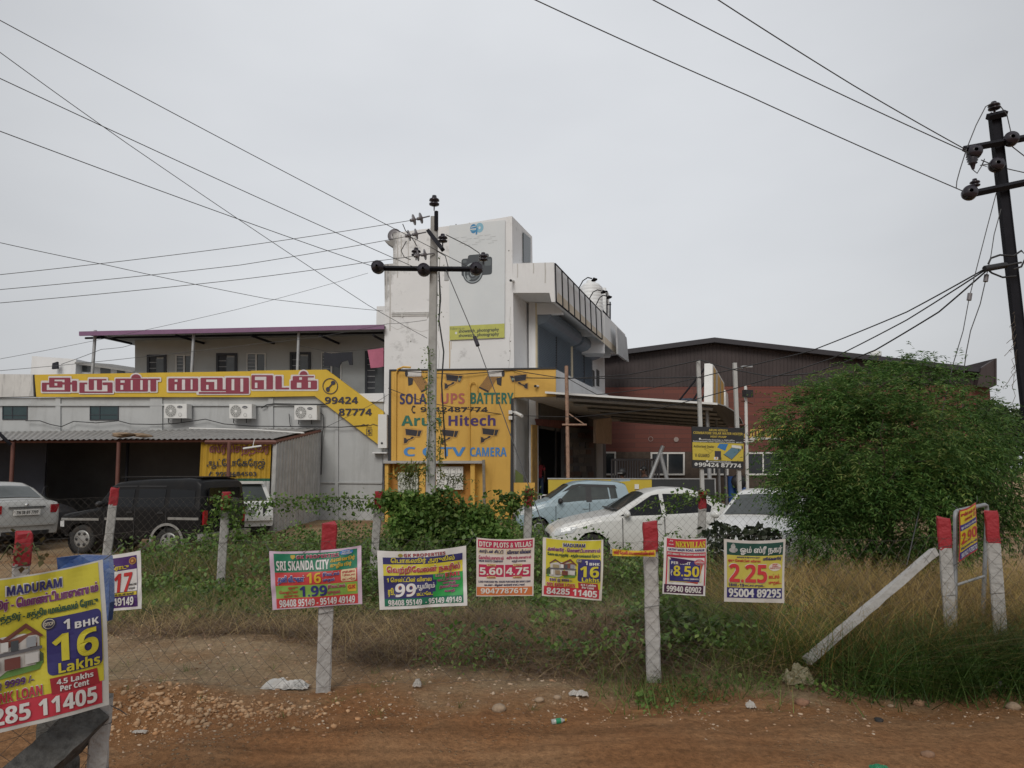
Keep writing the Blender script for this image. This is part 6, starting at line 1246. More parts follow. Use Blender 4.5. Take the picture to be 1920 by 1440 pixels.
b = MB(); b.tube([P(890, 632, YF_ - 1.15), P(896, 648, YF_ - 1.27)], .05, 8); b.build('stay_insulator', M['porcelain'], EP)
for q in ([(755, 420), (760, 432), (775, 450), (782, 462)], [(762, 452), (752, 470), (758, 482), (770, 487)], [(836, 440), (860, 452), (880, 462), (898, 474), (902, 484), (895, 494), (884, 496)], [(818, 470), (835, 480), (840, 500)]): b = MB(); b.tube([P(x, y, YF_ - .1) for x, y in q], .013, 5); b.build('jumper_wire', M['wire'], EP)
b = MB(); b.tube([P(823, 510, YF_ + .05), P(826, 560, YF_ + .05), P(823, 600, YF_ + .05), P(832, 660, YF_), P(828, 720, YF_), P(836, 860, YF_)], .02, 6); b.build('down_cable', M['cable'], EP)

# right pole: black rolled steel, leaning slightly
YR = 11.0
top = P(1864, 213, YR); bot = Vector((P(1928, 800, YR).x + .08, YR, -.05))
RP = thing('steel_electric_pole', 'tall black rolled steel electric pole with cross arms at the right edge', 'electric pole', bot)
b = MB(); ex = Vector((.072, 0, 0)); ey = Vector((0, .045, 0)); d = top - bot
for s_ in (-1, 1): b.prism([bot + ex * s_ - ey - ex * .12, bot + ex * s_ - ey + ex * .12, bot + ex * s_ + ey + ex * .12, bot + ex * s_ + ey - ex * .12], d, 0)
b.prism([bot - ex * .87 - ey * .14, bot + ex * .87 - ey * .14, bot + ex * .87 + ey * .14, bot - ex * .87 + ey * .14], d, 0)
b.prism([bot - ex * .87 - ey * .7, bot + ex * .87 - ey * .7, bot + ex * .87 - ey * .5, bot - ex * .87 - ey * .5], d, 0); b.build('shaft', M['black_iron'], RP)
b = MB(); b.tube([P(1852, 220, YR - .1), P(1886, 212, YR - .1)], .06, 4, sm=False); b.build('top_plate', M['black_iron'], RP)
for (a, c) in (((1808, 280), (1990, 246)), ((1820, 364), (1990, 328))):
    b = MB(); b.tube([P(*a, YR - .16), P(*c, YR - .1)], .058, 4, sm=False); b.build('cross_arm', M['black_iron'], RP)
for px, py, h, r in ((1865, 213, .2, .09), (1829, 357, .19, .075)):
    b = MB(); pin_ins(b, P(px, py, YR - .12), h, r); b.build('pin_insulator', M['porcelain'], RP)
b = MB(); b.lathe(P(1822, 285, YR - .16), (0, 0, -1), [(0, .03), (.05, .06), (.07, .09), (.09, .06), (.11, .085), (.13, .06), (.15, .08), (.17, .05), (.19, .07), (.21, .04), (.29, .02)], 14); b.build('pin_insulator', M['porcelain'], RP)
for px, py, r in ((1824, 290, .11), (1865, 314, .11), (1815, 366, .112), (1892, 266, .11)):
    b = MB(); b.lathe(P(px, py, YR - .1), (-.3, -1, .1), [(0, .04), (.03, r), (.09, r), (.1, r * .85), (.13, r), (.16, r * .9), (.18, .03)], 20); b.build('strain_disc', M['porcelain'], RP)
for q in ([(1862, 192), (1848, 200), (1830, 235), (1812, 280), (1800, 318), (1794, 340), (1793, 352)], [(1875, 198), (1888, 215), (1896, 250), (1898, 270)], [(1824, 318), (1832, 325), (1840, 312), (1846, 298), (1842, 310), (1850, 312)], [(1838, 310), (1870, 305)]): b = MB(); b.tube([P(x, y, YR - .2) for x, y in q], .008, 5); b.build('jumper_wire', M['wire'], RP)
b = MB()
for q in ([(1853, 495), (1858, 484), (1875, 478), (1900, 480)], [(1845, 500), (1860, 512), (1880, 520), (1905, 518)], [(1900, 480), (1915, 470), (1925, 480), (1915, 500), (1900, 505)], [(1850, 508), (1868, 500), (1890, 497), (1915, 492)]): b.tube([P(x, y, YR - .2) for x, y in q], .016, 6)
b.tube([P(1846, 504, YR - .2), P(1886, 497, YR - .15)], .05, 6); b.build('cable_bracket', M['cable'], RP)
for q, zz in (([(1868, 362), (1850, 430), (1832, 500), (1818, 556)], (1818, 556)), ([(1877, 392), (1864, 440), (1858, 480), (1849, 520)], (1849, 521))):
    b = MB(); b.tube([P(x, y, YR - .1) for x, y in q], .007, 5); b.build('stay_wire', M['wire'], RP)
    b = MB(); p = P(*zz, YR - .1); b.tube([p + Vector((.01, 0, .05)), p + Vector((-.015, 0, -.06))], .035, 8); b.build('stay_insulator', M['grey_disc'], RP)
b = MB(); b.tube([P(1817, 560, YR - .1), P(1806, 620, YR - .3), P(1788, 680, YR - .5), P(1700, 1060, 8.6)], .007, 5); b.tube([P(1848, 526, YR - .1), P(1838, 570, YR), P(1820, 620, YR), P(1812, 660, YR), P(1808, 690, YR), P(1800, 900, YR)], .008, 5); b.build('stay_wire', M['wire'], RP)
b = MB(); rr = random.Random(9)
for k in range(10):
    x, y = 1900 + rr.uniform(-3, 8), 585 + k * 14; q = [(x, y)]
    for j in range(5): q.append((q[-1][0] + rr.uniform(-9, 6), q[-1][1] + rr.uniform(2, 14)))
    b.tube([P(a, c, YR - .2) for a, c in q], .004, 4)
tag(b.build('dry_creeper', M['bark'], None, P(1905, 620, YR - .2)), 'wisps of dry creeper clinging to the black steel pole', 'creeper')

def wire(pts, label, r=.009, m='wire', group='overhead electric wires', cat='wire'):
    """pts (px, py, Y); a light sag is added between points"""
    q = [P(*p) for p in pts]; out = []
    for a, c in zip(q[:-1], q[1:]):
        n = 10; sg = (c - a).length * .004
        for i in range(n): f = i / n; out.append(a.lerp(c, f) - Vector((0, 0, sg * 4 * f * (1 - f))))
    out.append(q[-1]); b = MB(); b.tube(out, r, 5); return tag(b.build('overhead_wire' if m == 'wire' else 'overhead_cable', M[m], None, q[0]), label, cat, group)
wire([(-60, 2, 11), (0, 38, 11.3), (805, 462, 17.4), (888, 505, YF_ - .3)], 'long wire from the upper left corner to the right end of the cross arm', .0085)
wire([(-60, 118, 11), (0, 147, 11.3), (782, 503, YF_ - .3)], 'long wire from the upper left down to the middle of the cross arm', .0085)
wire([(-60, 219, 11.3), (0, 246, 11.5), (698, 499, YF_ - .3)], 'long wire from the upper left down to the left end of the cross arm', .0085)
wire([(-60, 54, 10), (0, 98, 10.5), (240, 270, 12.5), (690, 572, 17), (801, 634, YF_)], 'thin wire crossing the others steeply from upper left to the pole middle', .007)
wire([(-60, 445, 15), (0, 455, 15.4), (200, 497, 17), (500, 560, 21), (718, 583, 23.8)], 'thin service wire sloping from the left edge to the white tower', .008)
wire([(-60, 524, 16), (0, 515, 16.2), (450, 462, 17.6), (772, 413, YF_ - .4)], 'highest of three wires running level from the left edge to the pole top insulators', .008)
wire([(-60, 551, 16), (0, 543, 16.2), (450, 497, 17.6), (760, 444, YF_ - .4)], 'middle of three wires running level from the left edge to the pole top insulators', .008)
wire([(-60, 573, 16), (0, 568, 16.2), (450, 524, 17.6), (700, 490, 18), (778, 480, YF_ - .4)], 'lowest of three wires running level from the left edge to the pole top insulators', .008)
wire([(-60, 690, 20), (0, 673, 20), (200, 634, 21), (445, 580, 22), (690, 512, 23.4)], 'faint thin wire rising from the lower left edge to the white tower', .006)
wire([(-60, 700, 19), (0, 695, 19), (250, 671, 20), (480, 645, 21), (595, 632, 22), (728, 607, 23.3), (800, 600, YF_)], 'faint thin wire running along the upper corridor to the pole', .007)
wire([(115, 683, 20), (190, 655, 22), (230, 651, 23.5), (250, 645, 25)], 'short slack wire at the left end of the purple roof', .008)
wire([(600, 806, 22), (700, 757, 21), (735, 735, 23.5)], 'thin wire crossing the sloping yellow band up to the yellow wall', .007)
wire([(728, 728, 23.6), (800, 755, 23), (950, 778, 23.4), (1080, 782, 22), (1240, 765, 20), (1400, 722, 17), (1560, 672, 14.5), (1700, 600, 12.6), (1849, 505, YR - .2)], 'middle black service cable from the right pole to the yellow wall boxes', .012, 'cable', 'black service cables from the right pole', 'cable')
wire([(742, 695, 23.6), (860, 702, 23.4), (960, 694, 23.3), (1062, 710, 22.5), (1180, 702, 21), (1313, 675, 18.5), (1370, 692, 17.6), (1440, 705, 16.6), (1525, 700, 15), (1640, 657, 13), (1760, 585, 11.8), (1849, 508, YR - .2)], 'lowest black service cable looping over the signboard post to the yellow wall', .014, 'cable', 'black service cables from the right pole', 'cable')
wire([(1064, 709, 22.4), (1120, 740, 21), (1220, 728, 19.6), (1350, 698, 17.5), (1520, 658, 15), (1700, 585, 12.5), (1845, 505, YR - .2)], 'uppermost black service cable from the right pole to the rusty pole', .012, 'cable', 'black service cables from the right pole', 'cable')
wire([(960, 708, 23.2), (1062, 709, 22.4), (1315, 707, 18.6)], 'black cable running level from the rusty pole to the signboard post', .016, 'cable', 'black service cables from the right pole', 'cable')
wire([(940, -33, 9), (1000, -2, 9.2), (1400, 178, 10.2), (1805, 358, YR - .25)], 'lowest of three wires from the top edge to the right pole', .0085)
wire([(1160, -40, 9), (1225, 0, 9.2), (1500, 140, 10.1), (1815, 286, YR - .25)], 'middle of three wires from the top edge to the right pole', .0085)
wire([(1290, -36, 8.8), (1347, 0, 9), (1600, 160, 10), (1810, 280, YR - .25)], 'uppermost of three wires from the top edge to the right pole', .0085)
wire([(1840, 300, YR - .25), (1870, 312, YR), (1990, 338, 11.4)], 'short wire leaving the right pole toward the right edge', .0085)
wire([(1898, 275, YR), (1990, 345, 11.4)], 'steep short wire dropping right from the right pole disc', .0085)
# climbing creeper on the concrete pole is added with the plants
# ---------------------------------------------------------------- cars
def car(name, label, L, Wd, top, belt, plan, wheels, wr, sideglass, paint, pos, ang, ground=None, scale=(1, 1, 1), wind=None, rear=None, tum=.34, glass='carglass', trims=(), rr_=.09, sillz=.22, flat=False, rimmat='rim', pillars=(), roofm=None, extras=None):
    """x runs from the nose (0) to the tail (L); y > 0 is the right flank, so y < 0 is the left one"""
    if ground is None: ground = ghs(*pos)
    t = thing(name, label, 'car', (pos[0], pos[1], ground), None, 0.0); t.scale = scale
    t.rotation_euler = (0, 0, ang); t['_o'] = (0, 0, 0)
    ip = lambda tab, x: float(np.interp(x, [a for a, _ in tab], [c for _, c in tab]))
    zt = lambda x: ip(top, x); bl = lambda x: min(ip(belt, x), zt(x) - .035); w = lambda x: ip(plan, x) * Wd / 2
    xs_ = sorted(set([round(L * i / 84, 3) for i in range(85)] + [a for a, _ in top])); nA, nB, nC = 14, 5, 4
    zb = lambda x: sillz + .1 * max(0, 1 - x / .35) + .12 * max(0, 1 - (L - x) / .35)
    def sy(x, z):
        zs = bl(x)
        if z <= zs: f = (z - zb(x)) / max(.05, zs - zb(x)); return w(x) * (1 - .05 * (1 - min(1, max(0, f))) ** 2 - .035 * max(0, f - .55) / .45 * (0 if flat else 1))
        return w(x) * (.965 if not flat else 1) - .012 - tum * (z - zs)
    def section(x):
        zs, z1, z0 = bl(x), zt(x), zb(x); r = min(rr_, (z1 - zs) * .6); zr = z1 - r; pts = []
        for j in range(nA + 1): z = z0 + (zs - z0) * j / nA; pts.append((sy(x, z), z))
        for j in range(1, nB + 1): z = zs + (zr - zs) * j / nB; pts.append((sy(x, z + 1e-4), z))
        yR = pts[-1][0]; rc = min(.16, yR * .4)
        for j in range(1, nC + 1): a = j / nC * math.pi / 2; pts.append((yR - rc * (1 - math.cos(a)), zr + (z1 - zr) * math.sin(a)))
        y0 = pts[-1][0]
        for j in (2 / 3, 1 / 3, 0): pts.append((y0 * j, z1 + .025 * (1 - j * j) * min(1, yR)))
        return pts
    secs = [section(x) for x in xs_]; n = len(secs[0]); full = [[(a, c) for a, c in s] + [(-a, c) for a, c in reversed(s[:-1])] for s in secs]; m = len(full[0])
    V_ = [[xs_[i], full[i][k][0], full[i][k][1]] for i in range(len(xs_)) for k in range(m)]
    def inarch(x, z): return any((x - cx) ** 2 + (z - wr) ** 2 < (wr + .045) ** 2 for cx in wheels)
    fs = []
    for i in range(len(xs_) - 1):
        for k in range(m - 1):
            q = [i * m + k, i * m + k + 1, (i + 1) * m + k + 1, (i + 1) * m + k]
            cx = sum(V_[a][0] for a in q) / 4; cz = sum(V_[a][2] for a in q) / 4
            if min(k, m - 2 - k) < nA and inarch(cx, cz): continue
            fs.append(tuple(q))
    used = {a for f in fs for a in f}
    for idx in used:                                     # settle the ragged cut onto the wheel arch circle
        x, y, z = V_[idx]; k = idx % m
        if min(k, m - 1 - k) <= nA:
            for cx in wheels:
                d = math.hypot(x - cx, z - wr); R_ = wr + .045
                if d < R_ + .03 and z > zb(x) - .01:
                    if d < R_: s = R_ / max(d, 1e-3); V_[idx][0] = cx + (x - cx) * s; V_[idx][2] = wr + (z - wr) * s
    b = MB(); b.add(V_, fs, 0, True); b.add([V_[k] for k in range(m)], [tuple(range(m))], 0); b.add([V_[(len(xs_) - 1) * m + k] for k in range(m)], [tuple(range(m - 1, -1, -1))], 0)
    body = b.build('body', paint, t)
    b = MB()
    for cx in wheels:
        for s in (1, -1):
            yo = s * (sy(cx, wr * 1.6) - .03); n_ = 20; a = [Vector((cx + (wr + .05) * math.cos(2 * math.pi * k / n_), yo, wr + (wr + .05) * math.sin(2 * math.pi * k / n_))) for k in range(n_)]
            i_ = [Vector((p.x, yo - s * .3, p.z)) for p in a]; b.add(a + i_, [(k, (k + 1) % n_, n_ + (k + 1) % n_, n_ + k) for k in range(n_)] + [tuple(range(n_, 2 * n_))], 0)
    b.box((L / 2, 0, sillz + .06), (L * .9, Wd * .86, .1), 0); b.build('underbody', M['black_plastic'], t)
    for cx in wheels:
        for s in (1, -1):
            yo = s * (sy(cx, wr * 1.6) - .02); b = MB()
            b.lathe((cx, yo - s * .2, wr), (0, s, 0), [(0, wr * .7), (0, wr * .96), (.03, wr), (.16, wr), (.19, wr * .95), (.2, wr * .7), (.18, wr * .62)], 28); wh = b.build('wheel', M['tyre'], t)
            b = MB(); b.lathe((cx, yo - s * .05, wr), (0, s, 0), [(0, wr * .63), (.035, wr * .63), (.03, wr * .5), (.045, wr * .2), (.05, 0)], 24)
            b.build('rim', M[rimmat], wh)
            b = MB()
            for k in range(6): a = k * math.pi / 3; b.lathe((cx + wr * .42 * math.cos(a), yo + s * -.012, wr + wr * .42 * math.sin(a)), (0, s, 0), [(0, wr * .11), (.006, wr * .11), (.006, 0)], 8)
            b.build('rim_holes', M['black_plastic'], wh)
    def patch(pts, s, off, mi, b, mul=1):
        """polygon in (x, z) laid on the flank, cut in strips so that it follows the curve"""
        xs2 = sorted({p[0] for p in pts}); xs2 = sorted(set(xs2) | {xs2[0] + (xs2[-1] - xs2[0]) * k / 10 for k in range(11)})
        def span(x):
            zz = []
            for (ax, az), (cx, cz) in zip(pts, pts[1:] + pts[:1]):
                if min(ax, cx) - 1e-9 <= x <= max(ax, cx) + 1e-9:
                    if abs(ax - cx) < 1e-9: zz += [az, cz]
                    else: zz.append(az + (cz - az) * (x - ax) / (cx - ax))
            return (min(zz), max(zz)) if zz else None
        prev = None
        for x in xs2:
            sp = span(x)
            if not sp: continue
            col = [Vector((x, s * (sy(x, sp[0] + (sp[1] - sp[0]) * j / 4) + off), sp[0] + (sp[1] - sp[0]) * j / 4)) for j in range(5)]
            if prev: b.add(prev + col, [(j, j + 1, 6 + j, 5 + j) for j in range(4)], mi, True)
            prev = col
    for s in (1, -1):
        for g_ in sideglass: b = MB(); patch(g_, s, .007, 0, b); b.build('side_window', M[glass], t)
        b = MB()
        for pts in pillars: patch(pts, s, .009, 0, b)
        if pillars: b.build('pillar_trim', M['black_plastic'], t)
        for pts, mt_, nm in trims: b = MB(); patch(pts, s, .012, 0, b); b.build(nm, M[mt_] if isinstance(mt_, str) else mt_, t)
    def top_patch(x0, x1, k0, k1, nm, mt_):
        b = MB(); vs = []; n_ = 10
        for i in range(n_ + 1):
            x = x0 + (x1 - x0) * i / n_; sc = section(x); yy = sc[nA + nB + nC - 1][0] * (k0 + (k1 - k0) * i / n_)
            for j in range(9):
                y = yy * (j / 4 - 1); z = zt(x) + .025 * (1 - (y / max(.1, yy)) ** 2); sl = (zt(x + .02) - zt(x - .02)) / .04; nn = Vector((-sl, 0, 1)).normalized() * .012; vs.append((x + nn.x, y, z + nn.z))
        b.add(vs, [(i * 9 + j, i * 9 + j + 1, (i + 1) * 9 + j + 1, (i + 1) * 9 + j) for i in range(n_) for j in range(8)], 0, True); return b.build(nm, mt_, t)
    if wind: top_patch(wind[0], wind[1], .97, .93, 'windscreen', M[glass if glass != 'carglass2' else 'carglass'])
    if rear: top_patch(rear[0], rear[1], .9, .94, 'rear_window', M[glass if glass != 'carglass2' else 'carglass'])
    if extras: extras(t, sy, zt, w, bl)
    return t
def head_to(dx, dy):   # the nose looks along (dx, dy); local +x runs to the tail
    return math.atan2(-dy, -dx)
def mirror(t, x, y, z, m, s):
    b = MB(); b.sphere((x, y + s * .1, z), 1, 2, 0, 0, (.07, .11, .075)); b.tube([(x - .02, y - s * .02, z - .04), (x, y + s * .08, z - .02)], .025, 6); b.build('side_mirror', m, t)
def plate_end(t, x, y0, y1, z0, z1, m, nm, nx): b = MB(); b.box((x, (y0 + y1) / 2, (z0 + z1) / 2), (.02, abs(y1 - y0), z1 - z0), 0); return b.build(nm, m, t)
def paint(name, col, rough=.28): return mat(name, col, rough, .04, 2.5, stain=tuple(c * .75 + .02 for c in col), stain_amt=.3, stain_scale=2.2, coat=.2)
def nose_pos(px, py_ground, Y): p = P(px, 1000, Y); return p.x, p.y

# white sedan
sed_top = [(0, .55), (.02, .62), (.1, .70), (.3, .80), (.6, .88), (1.0, .96), (1.28, 1.01), (1.95, 1.40), (2.2, 1.475), (2.5, 1.505), (2.85, 1.49), (3.2, 1.38), (3.62, 1.14), (3.75, 1.10), (4.0, 1.09), (4.15, 1.05), (4.22, .9), (4.25, .6)]
sed_belt = [(0, .6), (1.0, .88), (2, .93), (3.4, 1.0), (4.25, 1.02)]
sed_plan = [(0, .72), (.05, .8), (.2, .9), (.5, .97), (1.2, 1.0), (3.2, 1.0), (3.8, .95), (4.1, .88), (4.22, .82), (4.25, .78)]
sg = [[(1.38, .955), (2.05, 1.36), (2.2, 1.385), (2.23, .975)], [(2.31, .98), (2.28, 1.39), (2.7, 1.39), (3.02, 1.31), (3.26, 1.14), (3.22, 1.03)]]
def ex_white(t, sy, zt, w, bl):
    for s in (1, -1):
        mirror(t, 1.5, s * sy(1.5, .95), 1.0, M['pw'], s)
    for s in (1, -1):
        b = MB(); b.box((2.12, s * (sy(2.12, .82) + .012), .82), (.18, .03, .035)); b.build('door_handle', M['pw'], t); b = MB(); b.box((3.05, s * (sy(3.05, .86) + .012), .86), (.18, .03, .035)); b.build('door_handle', M['pw'], t)
        b = MB()
        for x, z0, z1 in ((1.42, .3, .92), (2.27, .28, .95), (3.28, .6, .98)): b.box((x, s * (sy(x, (z0 + z1) / 2) + .0), (z0 + z1) / 2), (.012, .02, z1 - z0))
        b.build('door_seam', M['black_plastic'], t)
    plate_end(t, -.01, -.45, .45, .5, .58, M['black_plastic'], 'grille', -1); plate_end(t, -.012, -.5, .5, .32, .42, M['black_plastic'], 'bumper_intake', -1)
    b = MB(); b.box((1.42, 0, 1.075), (.3, 1.1, .02), 0); b.build('wiper_cowl', M['black_plastic'], t)
M['pw'] = paint('white_car_paint', (.62, .62, .6))
HD = [((.06, .58), (.5, .66), (.55, .74), (.3, .77), (.1, .66))]
car('white_sedan', 'white four door sedan with dark tinted windows behind the far fence', 4.25, 1.68, sed_top, sed_belt, sed_plan, (.82, 3.32), .30, sg, M['pw'], nose_pos(1026, 0, 15.1), head_to(-.998, -.06), wind=(1.32, 1.93), rear=(3.18, 3.62), glass='carglass2',
    trims=(([(.06, .56), (.42, .63), (.52, .74), (.28, .74), (.1, .66)], 'lamp_clear', 'headlight'), ([(3.92, .72), (4.2, .74), (4.22, .98), (4.06, 1.0), (3.95, .86)], 'lamp_red', 'taillight'), ([(3.4, .62), (3.5, .62), (3.5, .64), (3.4, .64)], 'black_plastic', 'fuel_flap_seam')), extras=ex_white)
# pale blue hatchback
ht_top = [(0, .5), (.02, .62), (.1, .74), (.35, .86), (.7, .95), (.92, 1.0), (1.55, 1.38), (1.8, 1.455), (2.2, 1.475), (2.8, 1.455), (3.1, 1.42), (3.18, 1.38), (3.32, 1.0), (3.38, .85), (3.4, .5)]
ht_belt = [(0, .6), (.8, .86), (1.6, .93), (2.6, .99), (3.4, 1.04)]
M['pb'] = paint('pale_blue_car_paint', (.3, .385, .43))
def ex_hatch(t, sy, zt, w, bl):
    for s in (1, -1):
        mirror(t, 1.22, s * sy(1.2, .92), .98, M['black_plastic'], s)
        b = MB(); b.box((1.95, s * (sy(1.95, .8) + .012), .8), (.17, .03, .035)); b.build('door_handle', M['pb'], t); b = MB(); b.box((2.72, s * (sy(2.72, .83) + .012), .83), (.16, .03, .035)); b.build('door_handle', M['pb'], t)
        b = MB()
        for x, z0, z1 in ((1.1, .3, .86), (2.07, .28, .92)): b.box((x, s * sy(x, (z0 + z1) / 2), (z0 + z1) / 2), (.012, .02, z1 - z0))
        b.build('door_seam', M['black_plastic'], t)
    b = MB(); b.prism([(3.02, -.5, 1.45), (3.34, -.48, 1.47), (3.34, .48, 1.47), (3.02, .5, 1.45)], (0, 0, .035)); b.build('spoiler', M['pb'], t)
    plate_end(t, -.01, -.4, .4, .5, .6, M['black_plastic'], 'grille', -1); plate_end(t, -.01, -.45, .45, .3, .42, M['black_plastic'], 'bumper_intake', -1)
car('blue_hatchback', 'pale blue small hatchback with black window visors parked beside the yellow shop', 3.43, 1.52, ht_top, ht_belt, [(0, .7), (.05, .8), (.2, .9), (.5, .97), (1, 1), (2.8, 1), (3.2, .95), (3.4, .88)], (.62, 2.82), .275,
    [[(1.16, .94), (1.5, 1.24), (1.72, 1.33), (1.98, 1.34), (2.0, .96)], [(2.14, .965), (2.12, 1.345), (2.62, 1.33), (2.66, 1.0)], [(2.7, 1.01), (2.66, 1.33), (2.86, 1.3), (2.9, 1.05)]], M['pb'], nose_pos(964, 0, 18.9), head_to(-.995, -.1), scale=(.9, .97, 1.02), wind=(.97, 1.52), rear=(3.17, 3.31),
    pillars=([(1.98, .95), (1.98, 1.35), (2.14, 1.35), (2.14, .96)],),
    trims=(([(.04, .62), (.34, .68), (.5, .84), (.34, .84), (.1, .74)], 'lamp_clear', 'headlight'), ([(1.3, 1.2), (1.6, 1.37), (1.8, 1.40), (2.85, 1.37), (2.9, 1.28), (2.86, 1.3), (1.8, 1.345), (1.5, 1.25)], 'black_plastic', 'window_visor'), ([(1.15, .5), (2.7, .52), (2.7, .58), (1.15, .56)], 'black_plastic', 'side_moulding'), ([(3.2, .72), (3.38, .74), (3.36, .98), (3.24, .98)], 'lamp_red', 'taillight')), extras=ex_hatch)
# silver sedan at left, seen from behind
M['ps'] = paint('silver_car_paint', (.36, .36, .345), .3)
def ex_silver(t, sy, zt, w, bl):
    b = MB(); b.box((4.4, 0, .84), (.02, .56, .13)); b.build('number_plate', M['white_plastic'], t)
    g = MB(); text(g, lambda x, y, l: Vector((4.414 + l * .001, (x - .5) * .5, .84 - (y - .5) * .09)), 'TN 38 BT 7797', .04, .1, .96, .9, 0, 1, .006); g.build('plate_lettering', [ink((.03, .03, .03))], t)
    b = MB(); b.box((4.385, 0, .955), (.03, .78, .035)); b.build('chrome_strip', M['chrome'], t); b = MB(); b.lathe((4.37, 0, 1.01), (1, 0, .2), [(0, .035), (.012, .035), (.012, 0)], 14); b.build('badge', M['chrome'], t)
    for s in (1, -1): b = MB(); b.prism([(4.36, s * .52, .82), (4.36, s * .52, 1.0), (4.33, s * .7, 1.0), (4.33, s * .72, .8)], (.03, 0, 0)); b.build('taillight', M['lamp_red'], t)
    b = MB(); b.box((4.385, 0, .56), (.06, 1.2, .05)); b.build('bumper_lip', M['ps'], t)
    plate_end(t, 4.385, -.5, .5, .33, .42, M['black_plastic'], 'bumper_intake', 1)
fi_top = [(a * 1.03, c * 1.0) for a, c in sed_top[:-3]] + [(4.28, 1.07), (4.36, .98), (4.385, .6)]
car('silver_sedan', 'silver sedan seen from behind at the left edge, red tail lights and white plate', 4.385, 1.7, fi_top, [(0, .6), (1.0, .88), (2, .93), (3.4, 1.0), (4.4, 1.0)], [(a * 1.032, c) for a, c in sed_plan[:-3]] + [(4.28, .9), (4.36, .86), (4.385, .82)], (.85, 3.42), .30,
    [[(1.42, .955), (2.1, 1.36), (2.27, 1.385), (2.3, .975)], [(2.38, .98), (2.35, 1.39), (2.78, 1.39), (3.1, 1.3), (3.36, 1.12), (3.3, 1.02)]], M['ps'], (P(66, 1000, 16.6).x - 3.95, 16.6 + 2.0), head_to(-.87, .49), wind=(1.36, 1.98), rear=(3.25, 3.75), extras=ex_silver,
    trims=(([(4.0, .78), (4.32, .8), (4.33, 1.0), (4.15, 1.0)], 'lamp_red', 'taillight_side'),))
# black jeep
bo_top = [(0, .62), (.03, .9), (.08, .98), (.3, 1.02), (.85, 1.1), (1.08, 1.13), (1.16, 1.16), (1.5, 1.70), (1.62, 1.78), (1.9, 1.83), (2.6, 1.88), (3.6, 1.90), (3.85, 1.88), (3.96, 1.8), (4.02, 1.1), (4.05, .6)]
M['pk'] = mat('black_jeep_paint', (.007, .007, .008), .45, .1, 3, spec=.22, stain=(.03, .026, .022), stain_amt=.4, stain_scale=2)
def ex_jeep(t, sy, zt, w, bl):
    b = MB(); b.box((2.75, 0, 1.915), (2.3, 1.2, .03)); b.build('roof_panel', M['pk'], t)
    for s in (1, -1):
        for x in (2.15, 3.0): b = MB(); b.box((x, s * (sy(x, 1.06) + .012), 1.06), (.16, .03, .04)); b.build('door_handle', M['black_plastic'], t)
        b = MB()
        for x, z0, z1 in ((1.42, .5, 1.16), (2.28, .5, 1.16), (3.14, .55, 1.16)): b.box((x, s * sy(x, (z0 + z1) / 2), (z0 + z1) / 2), (.015, .02, z1 - z0))
        b.build('door_seam', M['black_plastic'], t)
        b = MB(); n = 18; cx = 3.2; vs = []
        for k in range(n + 1):
            a = math.pi * (k / n) * 1.1 - .05 * math.pi
            for r_ in (.4, .46): vs.append((cx + r_ * math.cos(a), s * (sy(cx, .75) + .03), .36 + r_ * math.sin(a)))
        b.add(vs, [(2 * k, 2 * k + 1, 2 * k + 3, 2 * k + 2) for k in range(n)], 0); b.prism([(cx + .46, s * (sy(cx, .75) + .03), .3), (cx + .4, s * (sy(cx, .75) + .03), .3), (cx + .4, s * (sy(cx, .75) + .03), .36), (cx + .46, s * (sy(cx, .75) + .03), .36)], (0, -s * .04, 0)); b.build('wheel_arch_trim', M['rim'], t)
        mirror(t, 1.35, s * sy(1.35, 1.2), 1.25, M['black_plastic'], s)
        b = MB(); b.box((4.06, s * .68, .95), (.05, .12, .34)); b.build('taillight', M['lamp_red'], t)
    b = MB(); b.box((4.1, 0, .5), (.16, 1.7, .16)); b.build('rear_bumper', M['concrete'] if False else M['rim'], t)
    b = MB(); b.box((4.03, 0, 1.46), (.03, 1.1, .4)); b.build('rear_window', M['carglass2'], t)
    b = MB(); b.lathe((4.06, .1, 1.05), (1, 0, 0), [(0, .34), (.05, .36), (.18, .36), (.22, .3), (.22, 0)], 26); b.build('spare_wheel', M['tyre'], t)
car('black_jeep', 'black boxy jeep with grey side strips and wheel arches before the shed', 4.05, 1.68, bo_top, [(0, .8), (1.1, 1.12), (4.05, 1.17)], [(0, .78), (.05, .86), (.3, .92), (1, .95), (1.3, 1.0), (3.9, 1.0), (4.05, .96)], (.72, 3.2), .36,
    [[(1.42, 1.2), (1.62, 1.6), (2.2, 1.62), (2.2, 1.19)], [(2.32, 1.19), (2.32, 1.63), (3.06, 1.63), (3.06, 1.19)], [(3.18, 1.2), (3.18, 1.63), (3.85, 1.6), (3.88, 1.22)]], M['pk'], nose_pos(156, 0, 17.1), head_to(-.965, .26), scale=(.95, .95, .89), wind=(1.2, 1.5), tum=.14, glass='carglass2', rr_=.1, sillz=.42, flat=True,
    trims=(([(.06, .82), (1.28, .84), (1.28, .9), (.06, .88)], 'rim', 'side_strip'), ([(1.45, .86), (2.26, .87), (2.26, .93), (1.45, .92)], 'rim', 'side_strip'), ([(3.2, .9), (4.0, .9), (4.0, .96), (3.2, .96)], 'rim', 'side_strip'), ([(1.5, 1.66), (2.25, 1.68), (2.25, 1.71), (1.55, 1.69)], 'black_plastic', 'rain_visor'), ([(2.3, 1.68), (3.06, 1.68), (3.06, 1.71), (2.3, 1.71)], 'black_plastic', 'rain_visor'), ([(.04, .66), (.2, .66), (.2, .82), (.04, .8)], 'lamp_clear', 'headlight')), extras=ex_jeep)
